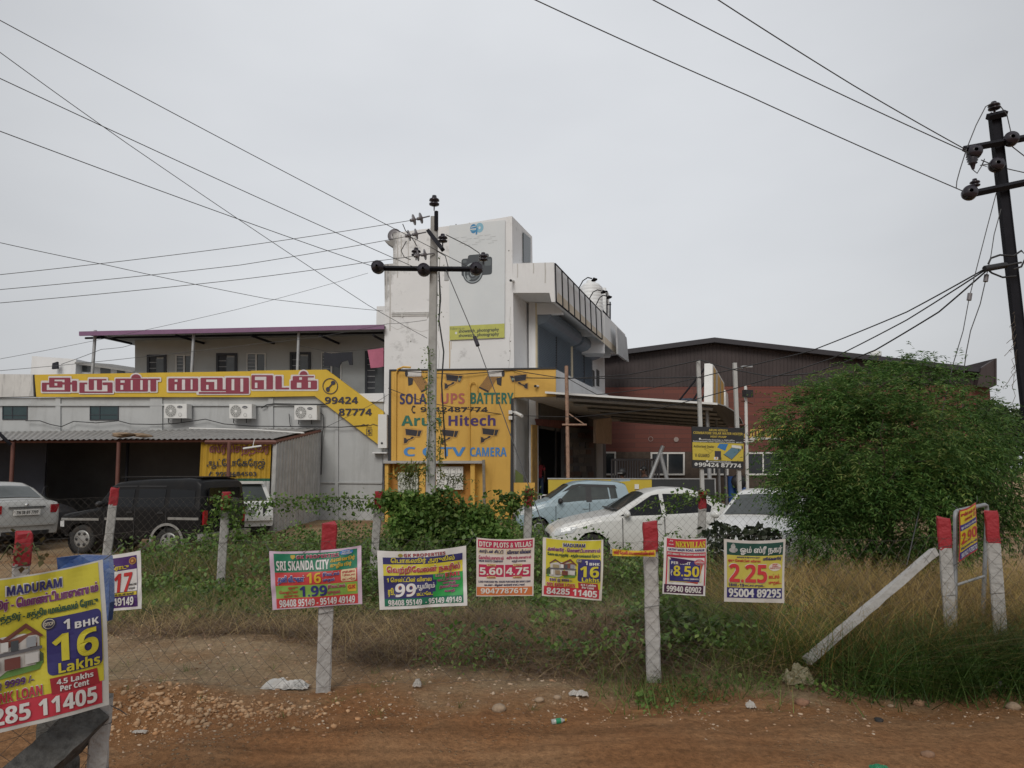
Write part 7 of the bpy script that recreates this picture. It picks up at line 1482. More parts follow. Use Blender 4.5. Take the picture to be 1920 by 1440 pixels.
# white utility car behind the jeep, seen from behind
su_top = [(0, .6), (.03, .85), (.1, .95), (.9, 1.08), (1.1, 1.12), (1.7, 1.62), (1.9, 1.7), (2.6, 1.72), (3.6, 1.68), (3.75, 1.62), (4.0, 1.12), (4.1, 1.02), (4.15, .55)]
def ex_suv(t, sy, zt, w, bl):
    b = MB(); b.lathe((4.14, 0.0, .98), (1, 0, 0), [(0, .02), (.02, .09), (.03, 0)], 16); b.build('badge_recess', M['black_plastic'], t)
    for s in (1, -1): b = MB(); b.prism([(4.08, s * .5, .72), (4.08, s * .5, 1.02), (4.02, s * .76, 1.02), (4.02, s * .78, .72)], (.06, 0, 0)); b.build('lamp_opening', M['black_plastic'], t)
    b = MB(); b.box((4.17, 0, .6), (.12, 1.5, .16)); b.build('rear_bumper', M['pw'], t); b = MB(); b.box((4.165, 0, .8), (.02, .6, .12)); b.build('plate_recess', M['rim'], t)
    b = MB(); b.prism([(3.55, -.6, 1.7), (3.85, -.58, 1.66), (3.85, .58, 1.66), (3.55, .6, 1.7)], (0, 0, .04)); b.build('spoiler', M['pw'], t)
car('white_estate_car', 'white estate car with its tail lamps missing, half hidden behind the black jeep', 4.15, 1.75, su_top, [(0, .7), (1.1, 1.02), (4.15, 1.1)], [(0, .75), (.1, .88), (.5, .96), (1.2, 1), (3.7, .98), (4.15, .9)], (.8, 3.3), .33,
    [[(1.3, 1.1), (1.75, 1.5), (2.3, 1.55), (2.3, 1.1)], [(2.4, 1.1), (2.4, 1.55), (3.1, 1.52), (3.1, 1.12)], [(3.2, 1.12), (3.2, 1.5), (3.6, 1.46), (3.75, 1.15)]], M['pw'], (P(478, 1000, 18.4).x - 2.45, 18.4 + 2.8), head_to(-.58, .81), scale=(.95, .95, .8), wind=(1.15, 1.65), rear=(3.72, 4.0), tum=.26, extras=ex_suv)
# dark car with its door open behind the silver sedan
M['pd'] = paint('dark_car_paint', (.02, .021, .024), .35)
def ex_dark(t, sy, zt, w, bl):
    d = thing('door_holder', None, None) if False else None
    b = MB(); c, s_ = math.cos(R(-62)), math.sin(R(-62)); y0 = -sy(1.4, .7)
    def D(x, z, th=0): return Vector((1.4 + x * c - th * s_, y0 + x * s_ - th * 0, z))
    b.prism([D(0, .3), D(1.0, .3), D(1.02, .95), D(.95, 1.0), D(0, .95)], (-.05, .02, 0)); dr = b.build('open_door', M['pd'], t)
    b = MB(); b.tube([D(0.02, .97), D(.45, 1.34), D(.8, 1.36), D(.97, 1.0)], .02, 6); b.build('window_frame', M['black_plastic'], dr)
    b = MB(); b.sphere(D(.12, 1.0) + Vector((-.1, 0, 0)), 1, 2, 0, 0, (.07, .11, .075)); b.build('door_mirror', M['pw'], dr)
car('dark_hatchback', 'dark hatchback with an open front door in the shade behind the silver sedan', 3.43, 1.55, ht_top, ht_belt, [(0, .7), (.05, .8), (.2, .9), (.5, .97), (1, 1), (2.8, 1), (3.2, .95), (3.4, .88)], (.62, 2.82), .275,
    [[(1.16, .94), (1.5, 1.24), (1.72, 1.33), (1.98, 1.34), (2.0, .96)], [(2.14, .965), (2.12, 1.345), (2.62, 1.33), (2.66, 1.0)]], M['pd'], (P(118, 1000, 18.2).x, 18.3), head_to(.96, -.1), wind=(.97, 1.52), glass='carglass2', extras=ex_dark)
# white car behind the bush
def ex_front(t, sy, zt, w, bl):
    plate_end(t, -.01, -.5, .5, .56, .64, M['black_plastic'], 'grille', -1); plate_end(t, -.012, -.6, .6, .3, .46, M['black_plastic'], 'bumper_intake', -1)
    for s in (1, -1): mirror(t, 1.5, s * sy(1.5, .95), 1.02, M['pw'], s)
    b = MB(); b.tube([(1.36, .55, 1.07), (1.5, .1, 1.16)], .012, 5); b.tube([(1.36, 0, 1.07), (1.5, -.45, 1.16)], .012, 5); b.build('wiper', M['black_plastic'], t)
    for s in (1, -1): b = MB(); b.box((.16, s * .58, .68), (.24, .24, .1), 0, s * -.5); b.build('headlight', M['lamp_clear'], t)
car('white_sedan', 'white car facing the camera, half hidden by the big bush', 4.25, 1.7, sed_top, sed_belt, sed_plan, (.82, 3.32), .30, sg, M['pw'], nose_pos(1388, 0, 12.3), head_to(-.55, -.83), wind=(1.32, 1.93), rear=(3.18, 3.62), extras=ex_front)
# ---------------------------------------------------------------- plants
def blades(name, pts, h, w, m, lean=.45, segs=3, seed=1, label=None, curl=.35, kind='stuff', parent=None, zoff=None, droop=0.0):
    """curved tapering blades; pts (N,2); h, w scalars or arrays"""
    r = np.random.default_rng(seed); n = len(pts); h = np.broadcast_to(h, n) * (.6 + .8 * r.random(n)); w = np.broadcast_to(w, n) * (.7 + .6 * r.random(n))
    a = r.random(n) * 2 * np.pi; le = lean * (.3 + r.random(n) * 1.2); dx, dy = np.cos(a), np.sin(a); fa_ = a + np.pi / 2 + (r.random(n) - .5) * 1.5; wx, wy = np.cos(fa_), np.sin(fa_)
    z0 = gh(pts[:, 0], pts[:, 1]) - .01 if zoff is None else zoff
    co = np.zeros((n, (segs + 1) * 2, 3))
    for k in range(segs + 1):
        t = k / segs; off = h * le * (t + curl * t * t); zz = h * (t - droop * t * t) * np.sqrt(np.clip(1 - (le * .55) ** 2, .1, 1)); wd = w * (1 - t * .85) * .5
        cx = pts[:, 0] + dx * off; cy = pts[:, 1] + dy * off; cz = z0 + zz
        co[:, 2 * k] = np.stack([cx - wx * wd, cy - wy * wd, cz], 1); co[:, 2 * k + 1] = np.stack([cx + wx * wd, cy + wy * wd, cz], 1)
    q = np.array([[2 * k, 2 * k + 1, 2 * k + 3, 2 * k + 2] for k in range(segs)]); f = (q[None] + (np.arange(n) * (segs + 1) * 2)[:, None, None]).reshape(-1, 4)
    return mesh_np(name, co.reshape(-1, 3), f, m, kind)
def leaves_mesh(name, C, size, m, seed=1, kind=None, aspect=.5, up=.35, sd=None, parent=None, origin=(0, 0, 0)):
    """one folded leaf (4 triangles as 2 quads) per point of C (N,3)"""
    r = np.random.default_rng(seed); n = len(C); s = np.broadcast_to(size, n) * (.6 + .8 * r.random(n)); d = r.normal(size=(n, 3)) if sd is None else sd + r.normal(size=(n, 3)) * .35; d[:, 2] -= .2; d /= np.linalg.norm(d, axis=1)[:, None]
    u = r.normal(size=(n, 3)) * (1 - up) + np.array([0, 0, 1.0]) * up * 2; sx = np.cross(d, u); sx /= np.linalg.norm(sx, axis=1)[:, None] + 1e-6; nn = np.cross(sx, d)
    L_ = s[:, None]; w = L_ * aspect * .5
    p0 = C; p1 = C + d * L_; ml = C + d * L_ * .45 - sx * w + nn * L_ * .08; mr = C + d * L_ * .45 + sx * w + nn * L_ * .08
    co = np.stack([p0, ml, p1, mr], 1).reshape(-1, 3) - np.array(origin); f = np.arange(n * 4).reshape(-1, 4)
    o = mesh_np(name, co, f, m, kind)
    if parent is not None: o.parent = parent
    return o
def fronds(name, C, D, length, nl, leaf, m, seed=1, parent=None, origin=(0, 0, 0), droop=.5):
    """feathery sprays: nl pairs of slim leaflets along a drooping stalk from each point of C heading D"""
    r = np.random.default_rng(seed); n = len(C); D = D / np.linalg.norm(D, axis=1)[:, None]; Ls = length * (.6 + .8 * r.random(n))
    up = np.array([0, 0, 1.0]); side = np.cross(D, up); side /= np.linalg.norm(side, axis=1)[:, None] + 1e-6
    CO = []; 
    for k in range(nl):
        t = (k + 1) / nl; base = C + D * (Ls * t)[:, None]; base[:, 2] -= droop * Ls * t * t
        for s in (-1, 1):
            d = side * s * .8 + D * .55 + r.normal(size=(n, 3)) * .22; d[:, 2] -= .28; d /= np.linalg.norm(d, axis=1)[:, None]
            l = leaf * (.7 + .6 * r.random(n)) * (1 - .35 * t); wv = np.cross(d, up + r.normal(size=(n, 3)) * .5); wv /= np.linalg.norm(wv, axis=1)[:, None] + 1e-6; w = (l * .13)[:, None]
            tip = base + d * l[:, None]; tip[:, 2] -= l * .15; mid = base + d * (l * .5)[:, None]
            CO.append(np.stack([base, mid - wv * w, tip, mid + wv * w], 1))
    co = np.concatenate(CO, 1).reshape(-1, 3) - np.array(origin); f = np.arange(len(co)).reshape(-1, 4)
    o = mesh_np(name, co, f, m)
    if parent is not None: o.parent = parent
    return o
def limb(b, p, d, L_, r, depth, rr, out):
    q = [Vector(p)]; d = Vector(d).normalized()
    for k in range(4): d = (d + Vector((rr.uniform(-.2, .2), rr.uniform(-.2, .2), rr.uniform(-.05, .15)))).normalized(); q.append(q[-1] + d * L_ / 4)
    b.tube(q, [r * (1 - .13 * i) for i in range(5)], 6)
    if depth == 0: out.append((q[-1], d)); return
    for k in range(3 if depth > 1 else 2):
        e = (d + Vector((rr.uniform(-.9, .9), rr.uniform(-.9, .9), rr.uniform(-.2, .6)))).normalized(); limb(b, q[rr.choice((2, 3, 4))], e, L_ * rr.uniform(.6, .85), r * .5, depth - 1, rr, out)

# big feathery bush at right
G1 = leafmat('feathery_leaf', [(.034, .088, .022), (.06, .13, .03), (.1, .185, .045), (.17, .25, .07)], .5, .42)
def crown_points(lobes, n, seed, shell=.55):
    r = np.random.default_rng(seed); out = []; outd = []
    wts = np.array([l[3] * l[4] * l[5] for l in lobes]) ** .75; wts /= wts.sum()
    for l, k in zip(lobes, (wts * n).astype(int)):
        d = r.normal(size=(k, 3)); d /= np.linalg.norm(d, axis=1)[:, None]; rad = (shell + (1 - shell) * r.random(k)) * (.82 + .42 * r.random(k) ** 2)
        c = np.array(l[:3]); p = c + d * rad[:, None] * np.array(l[3:6]); cl = vnoise(p[:, 0] + p[:, 1], p[:, 2] + p[:, 1] * .5, 2.6, 55); keep = r.random(k) < np.clip((cl - .27) * 2.5, .03, 1)
        out.append(p[keep]); outd.append((d + r.normal(size=(k, 3)) * .4)[keep])
    return np.concatenate(out), np.concatenate(outd)
def bushlobe(px, py, Y, rx, rz, ry=None): c = P(px, py, Y); k = Y / F; return (c.x, c.y, c.z, rx * k, (ry or rx) * k, rz * k)
BC = P(1655, 1040, 10.2)
BT = thing('feathery_bush', 'large feathery dark green bush growing behind the fence at right', 'bush', (BC.x, BC.y, ghs(BC.x, BC.y)))
lobes = [bushlobe(1650, 850, 10.2, 190, 130), bushlobe(1530, 800, 10.0, 95, 80), bushlobe(1522, 900, 9.9, 58, 70), bushlobe(1525, 950, 9.8, 42, 50), bushlobe(1720, 760, 10.3, 125, 85), bushlobe(1620, 750, 10.1, 90, 65), bushlobe(1800, 830, 10.4, 105, 110), bushlobe(1585, 950, 9.8, 60, 65), bushlobe(1700, 940, 9.7, 110, 90), bushlobe(1820, 940, 10.2, 95, 80), bushlobe(1715, 705, 10.3, 45, 32), bushlobe(1640, 715, 10.2, 50, 30), bushlobe(1560, 745, 10.0, 45, 40), bushlobe(1650, 1010, 9.9, 55, 40), bushlobe(1745, 1005, 9.9, 70, 45), bushlobe(1490, 850, 9.9, 34, 50), bushlobe(1860, 900, 10.3, 45, 60), bushlobe(1545, 1000, 9.7, 48, 45), bushlobe(1495, 790, 10, 42, 42), bushlobe(1450, 905, 9.9, 18, 30)]
C_, D_ = crown_points(lobes, 21000, 5)
fronds('crown', C_, D_, .27, 6, .08, G1, 6, BT, BT['_o'])
b = MB(); rr = random.Random(21); tips = []
for k in range(6): limb(b, (BC.x + rr.uniform(-.35, .35), BC.y + rr.uniform(-.2, .2), -.3), (rr.uniform(-.5, .5), rr.uniform(-.3, .3), 1), 1.3, .04, 2, rr, tips)
b.build('trunk', M['bark'], BT)
C2, D2 = crown_points(lobes[:10], 3000, 15, .85); hi = (C2[:, 2] > 1.5) & (C2[:, 0] < BC.x + .6); fronds('pale_sprays', C2[hi], D2[hi], .3, 6, .075, leafmat('pale_leaf', [(.08, .15, .03), (.13, .2, .04), (.19, .24, .065), (.2, .19, .07)], .6, .4), 16, BT, BT['_o'])  # paler fronds on the upper left part of the crown
b = MB(); rr = random.Random(77)
for k in range(70):
    l = rr.choice(lobes[:10]); d = Vector((rr.gauss(0, 1), rr.gauss(0, 1) - .6, rr.gauss(0, .8) + .3)).normalized(); c0 = Vector(l[:3]); e = c0 + Vector((d.x * l[3], d.y * l[4], d.z * l[5])) * rr.uniform(.95, 1.15); m_ = c0.lerp(e, .5) + Vector((rr.uniform(-.1, .1), 0, rr.uniform(-.1, .1))); b.tube([c0, m_, e], [.012, .008, .003], 4)
b.build('bare_twigs', M['bark'], BT)
# tree further right, tree line far behind
def tree(px, pyb, Y, rx, rz, pyc, label, n, seed, leaf=.12, m=G1, cat='tree', group=None):
    c = P(px, pyc, Y); k = Y / F; g = Vector((c.x, c.y, -.2)); t = thing('broadleaf_tree', label, cat, g, group); r = random.Random(seed)
    lb = [(c.x, c.y, c.z, rx * k * .75, rx * k * .7, rz * k * .75)] + [(c.x + r.uniform(-.6, .6) * rx * k, c.y + r.uniform(-.5, .5) * rx * k, c.z + r.uniform(-.35, .6) * rz * k, rx * k * r.uniform(.3, .5), rx * k * .4, rz * k * r.uniform(.3, .5)) for _ in range(6)]
    C_, D_ = crown_points(lb, n, seed); leaves_mesh('crown', C_, leaf, m, seed, None, .45, .3, None, t, t['_o'])
    b = MB(); tips = []; limb(b, g - Vector((0, 0, .2)), (0, 0, 1), max(.5, c.z * .55), .07, 1, r, tips); b.build('trunk', M['bark'], t); return t
G2 = leafmat('dusty_leaf', [(.035, .055, .025), (.055, .08, .035), (.085, .105, .05)], .6, .2)
tree(1905, 1000, 16, 75, 95, 830, 'dusty green tree at the right edge behind the big bush', 5200, 31, .16, G2)
tree(1860, 1000, 19, 40, 60, 800, 'smaller dusty tree between the brown hall eave and the black pole', 2600, 32, .16, G2)
tree(1450, 1000, 24, 30, 40, 935, 'low green shrub by the hall window left of the big bush', 1500, 33, .12, G2)
# dense vine hedge on the far fence
G3 = leafmat('vine_leaf', [(.045, .095, .02), (.08, .15, .03), (.12, .2, .045), (.19, .25, .07)], .45, .3)
HG = P(840, 990, 11.3); HT = thing('vine_hedge', 'dense mound of green vines covering the far fence below the meter niche', 'hedge', (HG.x, HG.y, -.2))
lob = [bushlobe(738 + k * 30, 940 + (k % 3) * 5, 11.35, 30, 21 + (k % 2) * 6, 18) for k in range(8)] + [bushlobe(752 + k * 38, 975 + (k % 2) * 10, 11.2, 36, 26, 24) for k in range(5)] + [bushlobe(775 + k * 50, 1005, 11.0, 45, 20, 28) for k in range(4)]
C_, D_ = crown_points(lob, 15000, 8, .45); C_ = C_[C_[:, 2] > gh(C_[:, 0], C_[:, 1]) + .02]; leaves_mesh('foliage', C_, .075, G3, 9, None, .75, .5, None, HT, HT['_o'])
b = MB(); rr = random.Random(4); tips = []
for k in range(9): limb(b, (HG.x + rr.uniform(-.9, .9), HG.y + rr.uniform(-.1, .15), -.25), (rr.uniform(-.4, .4), 0, 1), .7, .014, 1, rr, tips)
b.build('vine_stems', M['bark'], HT)
def vine(path, Y, n, spread, size, label, m=G3, seed=1, r_=.006, hang=0.0):
    q = [P(x, y, Y if not isinstance(Y, list) else Y[i]) for i, (x, y) in enumerate(path)]; t = thing('climbing_vine', label, 'vine', q[0], 'vines climbing the fence and pole')
    b = MB(); b.tube(q, r_, 5); b.build('stem', M['stem'], t); r = np.random.default_rng(seed); Q_ = np.array([tuple(v) for v in q]); s = np.concatenate([[0], np.cumsum(np.linalg.norm(np.diff(Q_, axis=0), axis=1))]); u = r.random(n) * s[-1]
    C_ = np.stack([np.interp(u, s, Q_[:, k]) for k in range(3)], 1) + r.normal(size=(n, 3)) * np.array([spread, spread * .8, spread]); C_[:, 2] -= hang * r.random(n) ** 2
    leaves_mesh('foliage', C_, size, m, seed + 3, None, .7, .4, None, t, t['_o']); return t
vine([(395, 932), (440, 940), (500, 938), (560, 935), (630, 932), (690, 936), (725, 934)], 11.4, 900, .055, .06, 'leafy vine running along the top of the far fence before the zinc wall', seed=41, hang=.22)
vine([(418, 930), (440, 975), (452, 1010), (448, 1032)], 11.4, 260, .06, .06, 'vine hanging down beside the fence post at the jeep rear', seed=42)
vine([(408, 945), (398, 985), (388, 1005)], 11.4, 110, .04, .06, 'short vine hanging on the mesh before the jeep side', seed=43)
vine([(960, 945), (985, 925), (1000, 925)], 11.4, 200, .07, .06, 'yellowish vine reaching over the fence post by the hatchback', seed=44, hang=.15)
vine([(958, 950), (950, 985), (957, 1020)], 11.4, 260, .08, .06, 'vine clump hanging right of the vine hedge', seed=45)
vine([(1255, 935), (1290, 925), (1318, 928), (1345, 935), (1385, 930)], 11.4, 260, .06, .055, 'thin vine across the fence top behind the white sedan roof', seed=46)
vine([(1300, 940), (1270, 950), (1245, 962), (1222, 985), (1214, 978)], 11.4, 130, .035, .05, 'thin vine sloping across the white sedan windows', seed=47)
vine([(1258, 945), (1228, 942), (1200, 955)], 11.4, 70, .03, .05, 'sparse vine on the mesh before the white sedan door', seed=48)
vine([(803, 905), (802, 850), (806, 800), (803, 740), (806, 690), (802, 650)], YP - .2, 330, .08, .06, 'vine climbing the left side of the concrete electric pole', seed=49, r_=.012)
vine([(826, 900), (824, 850), (828, 820), (822, 790), (826, 770)], YP - .15, 220, .07, .065, 'yellow green vine climbing the right side of the concrete electric pole', leafmat('yellow_vine_leaf', [(.07, .1, .02), (.13, .15, .03), (.17, .16, .03)], .5, .3), 50, .012)
vine([(822, 620), (824, 560), (823, 520), (825, 480)], YP - .1, 45, .04, .06, 'thin wisp of creeper high on the concrete electric pole', seed=51)
def shrub(px, pyt, pyb, Y, w, n, label, m, seed, leaf=.09, asp=.4):
    a = P(px, pyb, Y); c = P(px, pyt, Y); t = thing('leafy_plant', label, 'plant', (a.x, a.y, min(a.z, 0))); r = np.random.default_rng(seed); k = r.random(n) ** .8
    C_ = np.stack([a.x + r.normal(size=n) * w * (.5 + .5 * np.sin(k * 3)), a.y + r.normal(size=n) * w * .6, a.z + (c.z - a.z) * k], 1); leaves_mesh('foliage', C_, leaf, m, seed, None, asp, .4, None, t, t['_o'])
    b = MB(); rr = random.Random(seed)
    for q in range(5): b.tube([(a.x + rr.uniform(-w, w) * .3, a.y, a.z - .1), (a.x + rr.uniform(-w, w), a.y, (a.z + c.z) / 2), (a.x + rr.uniform(-w, w), a.y, c.z)], .008, 5)
    b.build('stem', M['stem'], t); return t
YG = leafmat('yellow_green_leaf', [(.06, .09, .02), (.11, .14, .035), (.16, .18, .05)], .5, .3)
shrub(772, 872, 930, 19.5, .28, 330, 'slender yellow green weed before the left meter cabinet', YG, 61, .16, .22)
shrub(850, 890, 930, 19.5, .35, 150, 'sparse weed stalks before the right meter cabinet', YG, 62, .12, .25)
DL = leafmat('dark_purple_leaf', [(.02, .028, .018), (.035, .045, .025), (.05, .06, .035)], .5, .15)
shrub(1360, 985, 1060, 10.6, .2, 300, 'dark leaved weed before the nose of the white car', DL, 63, .09, .75); shrub(1425, 990, 1050, 10.4, .2, 240, 'second dark leaved weed between the white car and the big bush', DL, 64, .09, .75)

vine([(0, 1050), (18, 1022), (40, 1040), (62, 1018), (75, 1050)], 5.15, 45, .05, .05, 'straggling dry creeper round the red topped post at the left edge', leafmat('dry_leaf', [(.08, .09, .03), (.14, .11, .05), (.1, .07, .04)], .7, .2), 52, .004)
# grasses: thousands of stems, scattered by ground position
def scatter(n, x0, x1, y0, y1, dens, seed):
    r = np.random.default_rng(seed); p = np.stack([r.uniform(x0, x1, n), r.uniform(y0, y1, n)], 1); return p[r.random(n) < dens(p[:, 0], p[:, 1])]
DRY = leafmat('dry_grass', [(.17, .12, .055), (.28, .2, .095), (.42, .32, .16), (.2, .16, .085)], .8, .2)
GOLD = leafmat('golden_grass', [(.22, .14, .045), (.34, .23, .075), (.48, .35, .14), (.18, .16, .06)], .7, .3)
GRN = leafmat('green_grass', [(.055, .1, .02), (.1, .155, .035), (.16, .21, .055)], .6, .3)
TWIG = leafmat('dry_twig', [(.1, .062, .04), (.17, .11, .07), (.25, .18, .12)], .9, .05)
edge = lambda x: -.9 + 0 * x
def d_brush(x, y):
    cl = vnoise(x, y, 1.5, 61); a = np.clip((x + 1.25 + (y - 6) * .75) / .7, 0, 1) * np.clip((y - 5.7 - .25 * np.clip(1.4 - x, 0, 2)) / .4, 0, 1) * np.clip((9.6 - y) / 1.4, 0, 1)
    b_ = np.clip((y - 7.0 - .4 * vnoise(x, y, 1.2, 60)) / .35, 0, 1) * np.clip((9.2 - y) / 1.2, 0, 1) * (x < .5) * .9
    return np.clip(np.maximum(a, b_) * np.clip((cl - .12) * 2.6, 0, 1), 0, 1)
p = scatter(46000, -5, 3.4, 5.5, 9.8, d_brush, 71); blades('dry_brush', p, .2, .007, TWIG, 1.6, 4, 72, curl=.8, droop=.4)
p = scatter(24000, -5, 3.2, 5.8, 10.5, lambda x, y: d_brush(x, y) * .8, 73); blades('dry_stems', p, .36, .006, DRY, 1.1, 4, 74, curl=.7, droop=.3)
p = scatter(9000, -1.2, 2.2, 6.2, 8.6, lambda x, y: d_brush(x, y) * np.clip((vnoise(x, y, .9, 59) - .45) * 4, 0, 1), 96); blades('brush_heaps', p, .5, .006, TWIG, 1.2, 5, 97, curl=.8, droop=.45)
def d_lot(x, y): return np.clip((y - 7.7 - .8 * vnoise(x, y, .8, 62) * (x < -1)) / .9, 0, 1) * np.clip((vnoise(x, y, 1.1, 63) - .15) * 2.2, 0, 1)
p = scatter(62000, -7, 4.5, 7.4, 13.4, d_lot, 75); blades('green_grass', p, .22, .009, GRN, 1.0, 3, 76)
p = scatter(30000, -7, 4.5, 7.4, 13.8, lambda x, y: np.clip((y - 7.7) / .8, 0, 1) * np.clip((vnoise(x, y, 1.3, 64) - .2) * 2.4, 0, 1), 77); blades('lot_dry_grass', p, .3, .007, DRY, 1.0, 4, 78, droop=.2)
p = scatter(16000, -3.4, 4.0, 8.6, 12.6, lambda x, y: np.clip((vnoise(x, y, .8, 58) - .3) * 3, 0, 1) * np.clip((x + 2.6) / 1.2, 0, 1), 98); blades('tall_weeds', p, .5, .008, leafmat('weed_blade', [(.03, .05, .015), (.05, .075, .02), (.1, .1, .035), (.12, .09, .045)], .7, .25), .8, 4, 99, curl=.7, droop=.25)
def d_green_strip(x, y): return np.clip((x - .5) / .6, 0, 1) * np.exp(-((y - (5.55 + .16 * x)) / .38) ** 2) * np.clip((vnoise(x, y, 1.7, 65) - .2) * 2, 0, 1)
p = scatter(26000, .3, 7.5, 4.7, 7.6, d_green_strip, 79); blades('verge_grass', p, .15, .007, GRN, .9, 3, 80)
p = scatter(30000, .9, 4.6, 6.0, 9.8, lambda x, y: np.clip((x - 1.3) / .4, 0, 1) * np.clip((vnoise(x, y, 1.4, 66) - .3) * 2, 0, 1), 81); blades('green_grass', p, .42, .008, GRN, .75, 4, 82, droop=.2)
def d_gold(x, y): return np.clip((x - 1.9 - .15 * (y - 6)) / .5, 0, 1) * np.clip((y - 5.75) / .5, 0, 1) * np.clip((vnoise(x, y, 1.2, 67) - .18) * 1.9, 0, 1)
p = scatter(32000, 1.8, 7.5, 5.7, 9.6, d_gold, 83); blades('tall_dry_grass', p, .8, .0058, GOLD, .75, 5, 84, curl=.7, droop=.25)
p = scatter(15000, 1.8, 5.6, 6.0, 9.4, lambda x, y: d_gold(x, y) * .8, 85); blades('tall_twigs', p, .68, .0045, TWIG, .9, 5, 86, curl=.6, droop=.2)
def d_lush(x, y): return np.clip(np.exp(-(((x - 3.7) / .75) ** 2 + ((y - 5.95) / .38) ** 2)) + .9 * np.exp(-(((x - 4.9) / .8) ** 2 + ((y - 6.0) / .45) ** 2)) + .5 * np.exp(-(((x - 3.1) / .6) ** 2 + ((y - 5.75) / .25) ** 2)), 0, 1)
p = scatter(26000, 2.2, 6.8, 5.2, 7.2, d_lush, 87); blades('lush_grass', p, .55, .008, leafmat('lush_blade', [(.028, .065, .012), (.05, .1, .02), (.085, .14, .03)], .5, .3), .8, 5, 88, curl=.6, droop=.25)
p = scatter(900, 2.4, 6.8, 5.3, 6.6, d_lush, 89); blades('seed_stalks', p, .6, .006, GOLD, .8, 5, 90, curl=.9, droop=.35)
# low creeping broad leaves
def creeper(name, n, x0, x1, y0, y1, dens, seed, size=.045, hmax=.14):
    p = scatter(n, x0, x1, y0, y1, dens, seed); r = np.random.default_rng(seed); C_ = np.stack([p[:, 0], p[:, 1], gh(p[:, 0], p[:, 1]) + .01 + r.random(len(p)) ** 1.5 * hmax * (.4 + vnoise(p[:, 0], p[:, 1], 2, 68))], 1); return leaves_mesh(name, C_, size, G3, seed, 'stuff', .7, .75)
creeper('ground_creeper', 34000, -1.2, 3.0, 6.1, 10.4, lambda x, y: np.clip((vnoise(x, y, 1.0, 69) - .42) * 4, 0, 1) * np.clip((x + .9 + (8 - y) * .0) / .5, 0, 1), 91, .045, .3)
creeper('weed_clumps', 20000, .2, 4.4, 6.3, 9.6, lambda x, y: np.clip((vnoise(x, y, 1.2, 72) - .42) * 4, 0, 1), 101, .06, .42)
creeper('lot_weeds', 14000, -6, -.6, 8.2, 12.6, lambda x, y: np.clip((vnoise(x, y, 1.0, 73) - .42) * 3.5, 0, 1), 102, .055, .3)
creeper('yard_weeds', 42000, -7.2, 1.2, 12.4, 18.5, lambda x, y: np.clip((vnoise(x, y, .7, 74) - .22) * 3, 0, 1) * np.clip((x + 6.2 + (15.2 - y) * .9) / .8, 0, 1), 103, .06, .6)
p = scatter(16000, -7.4, 1.4, 11.8, 17.5, lambda x, y: np.clip((vnoise(x, y, .9, 75) - .25) * 2.6, 0, 1) * np.clip((x + 6.4 + (15.2 - y) * .9) / .8, 0, 1), 104); blades('yard_grass', p, .38, .011, GRN, .9, 3, 105)
p = scatter(9000, -7.4, 2.4, 11.2, 15.5, lambda x, y: np.clip((vnoise(x, y, .9, 76) - .25) * 2.6, 0, 1), 106); blades('yard_straw', p, .4, .009, DRY, .9, 3, 107)
creeper('verge_creeper', 9000, .9, 5.6, 4.9, 6.3, lambda x, y: np.exp(-((y - (5.3 + .15 * x)) / .2) ** 2) * np.clip((vnoise(x, y, 1.5, 70) - .3) * 2.5, 0, 1), 92, .035, .07)
creeper('weed_bank', 42000, -4.2, 3.4, 9.2, 13.6, lambda x, y: np.clip((vnoise(x, y, .9, 71) - .25) * 3, 0, 1) * np.clip((x + 3.9) / .8, 0, 1), 93, .055, .62)
p = scatter(240, -4.2, 2, 4.95, 6.6, lambda x, y: .8 + 0 * x, 94); blades('sparse_grass_tufts', np.repeat(p[:40], 16, 0) + rng.normal(size=(640, 2)) * .02, .06, .004, GRN, 1.2, 3, 95)

# ---------------------------------------------------------------- litter
def ground_pt(px, py, dz=.01): c = GP(px, py); c.z = ghs(c.x, c.y) + dz; return c
def crumple(name, label, px, py, rx, ry, h, m, seed, cat='litter', extra=None):
    c = ground_pt(px, py); r = random.Random(seed); n = 16; vs = []
    for j in range(n + 1):
        for i in range(n + 1):
            x = (i / n - .5) * 2; y = (j / n - .5) * 2; e = 1 - .18 * float(vnoise(i, j, .5, seed)); vs.append((c.x + x * rx * e, c.y + y * ry * e, c.z + h * max(0, (1 - x * x) * (1 - y * y)) ** .5 * (.35 + 1.1 * float(vnoise(i, j, .45, seed + 1))) + r.uniform(0, .012)))
    b = MB(); b.add(vs, [(j * (n + 1) + i, j * (n + 1) + i + 1, (j + 1) * (n + 1) + i + 1, (j + 1) * (n + 1) + i) for j in range(n) for i in range(n)], 0); return tag(b.build(name, m, None, c), label, cat)
SCRAP = mat('soiled_wrapper', (.4, .38, .35), .5, .2, 9, stain=(.2, .13, .08), stain_amt=.7, stain_scale=22)
SHEET = mat('dirty_sheet', (.5, .49, .47), .5, .2, 6, stain=(.03, .03, .03), stain_amt=1, stain_scale=11)
crumple('plastic_sheet', 'crumpled black and white plastic sheet lying left of the near fence post', 535, 1291, .19, .06, .055, SHEET, 3)
crumple('plastic_bag', 'stuffed yellowish plastic bag at the foot of the slanting brace', 1495, 1280, .13, .08, .12, mat('bag_plastic', (.3, .27, .17), .35, .25, 8, stain=(.12, .13, .06), stain_amt=.6, stain_scale=12, bump=.8, bump_scale=30), 4, 'bag')
crumple('paper_scrap', 'torn white wrapper lying by the fence under the yellow house banner', 1085, 1307, .075, .035, .025, SCRAP, 5)
crumple('paper_scrap', 'white plastic scrap lying in the dry brush near the green and pink banner', 515, 1162, .12, .05, .03, SCRAP, 6)
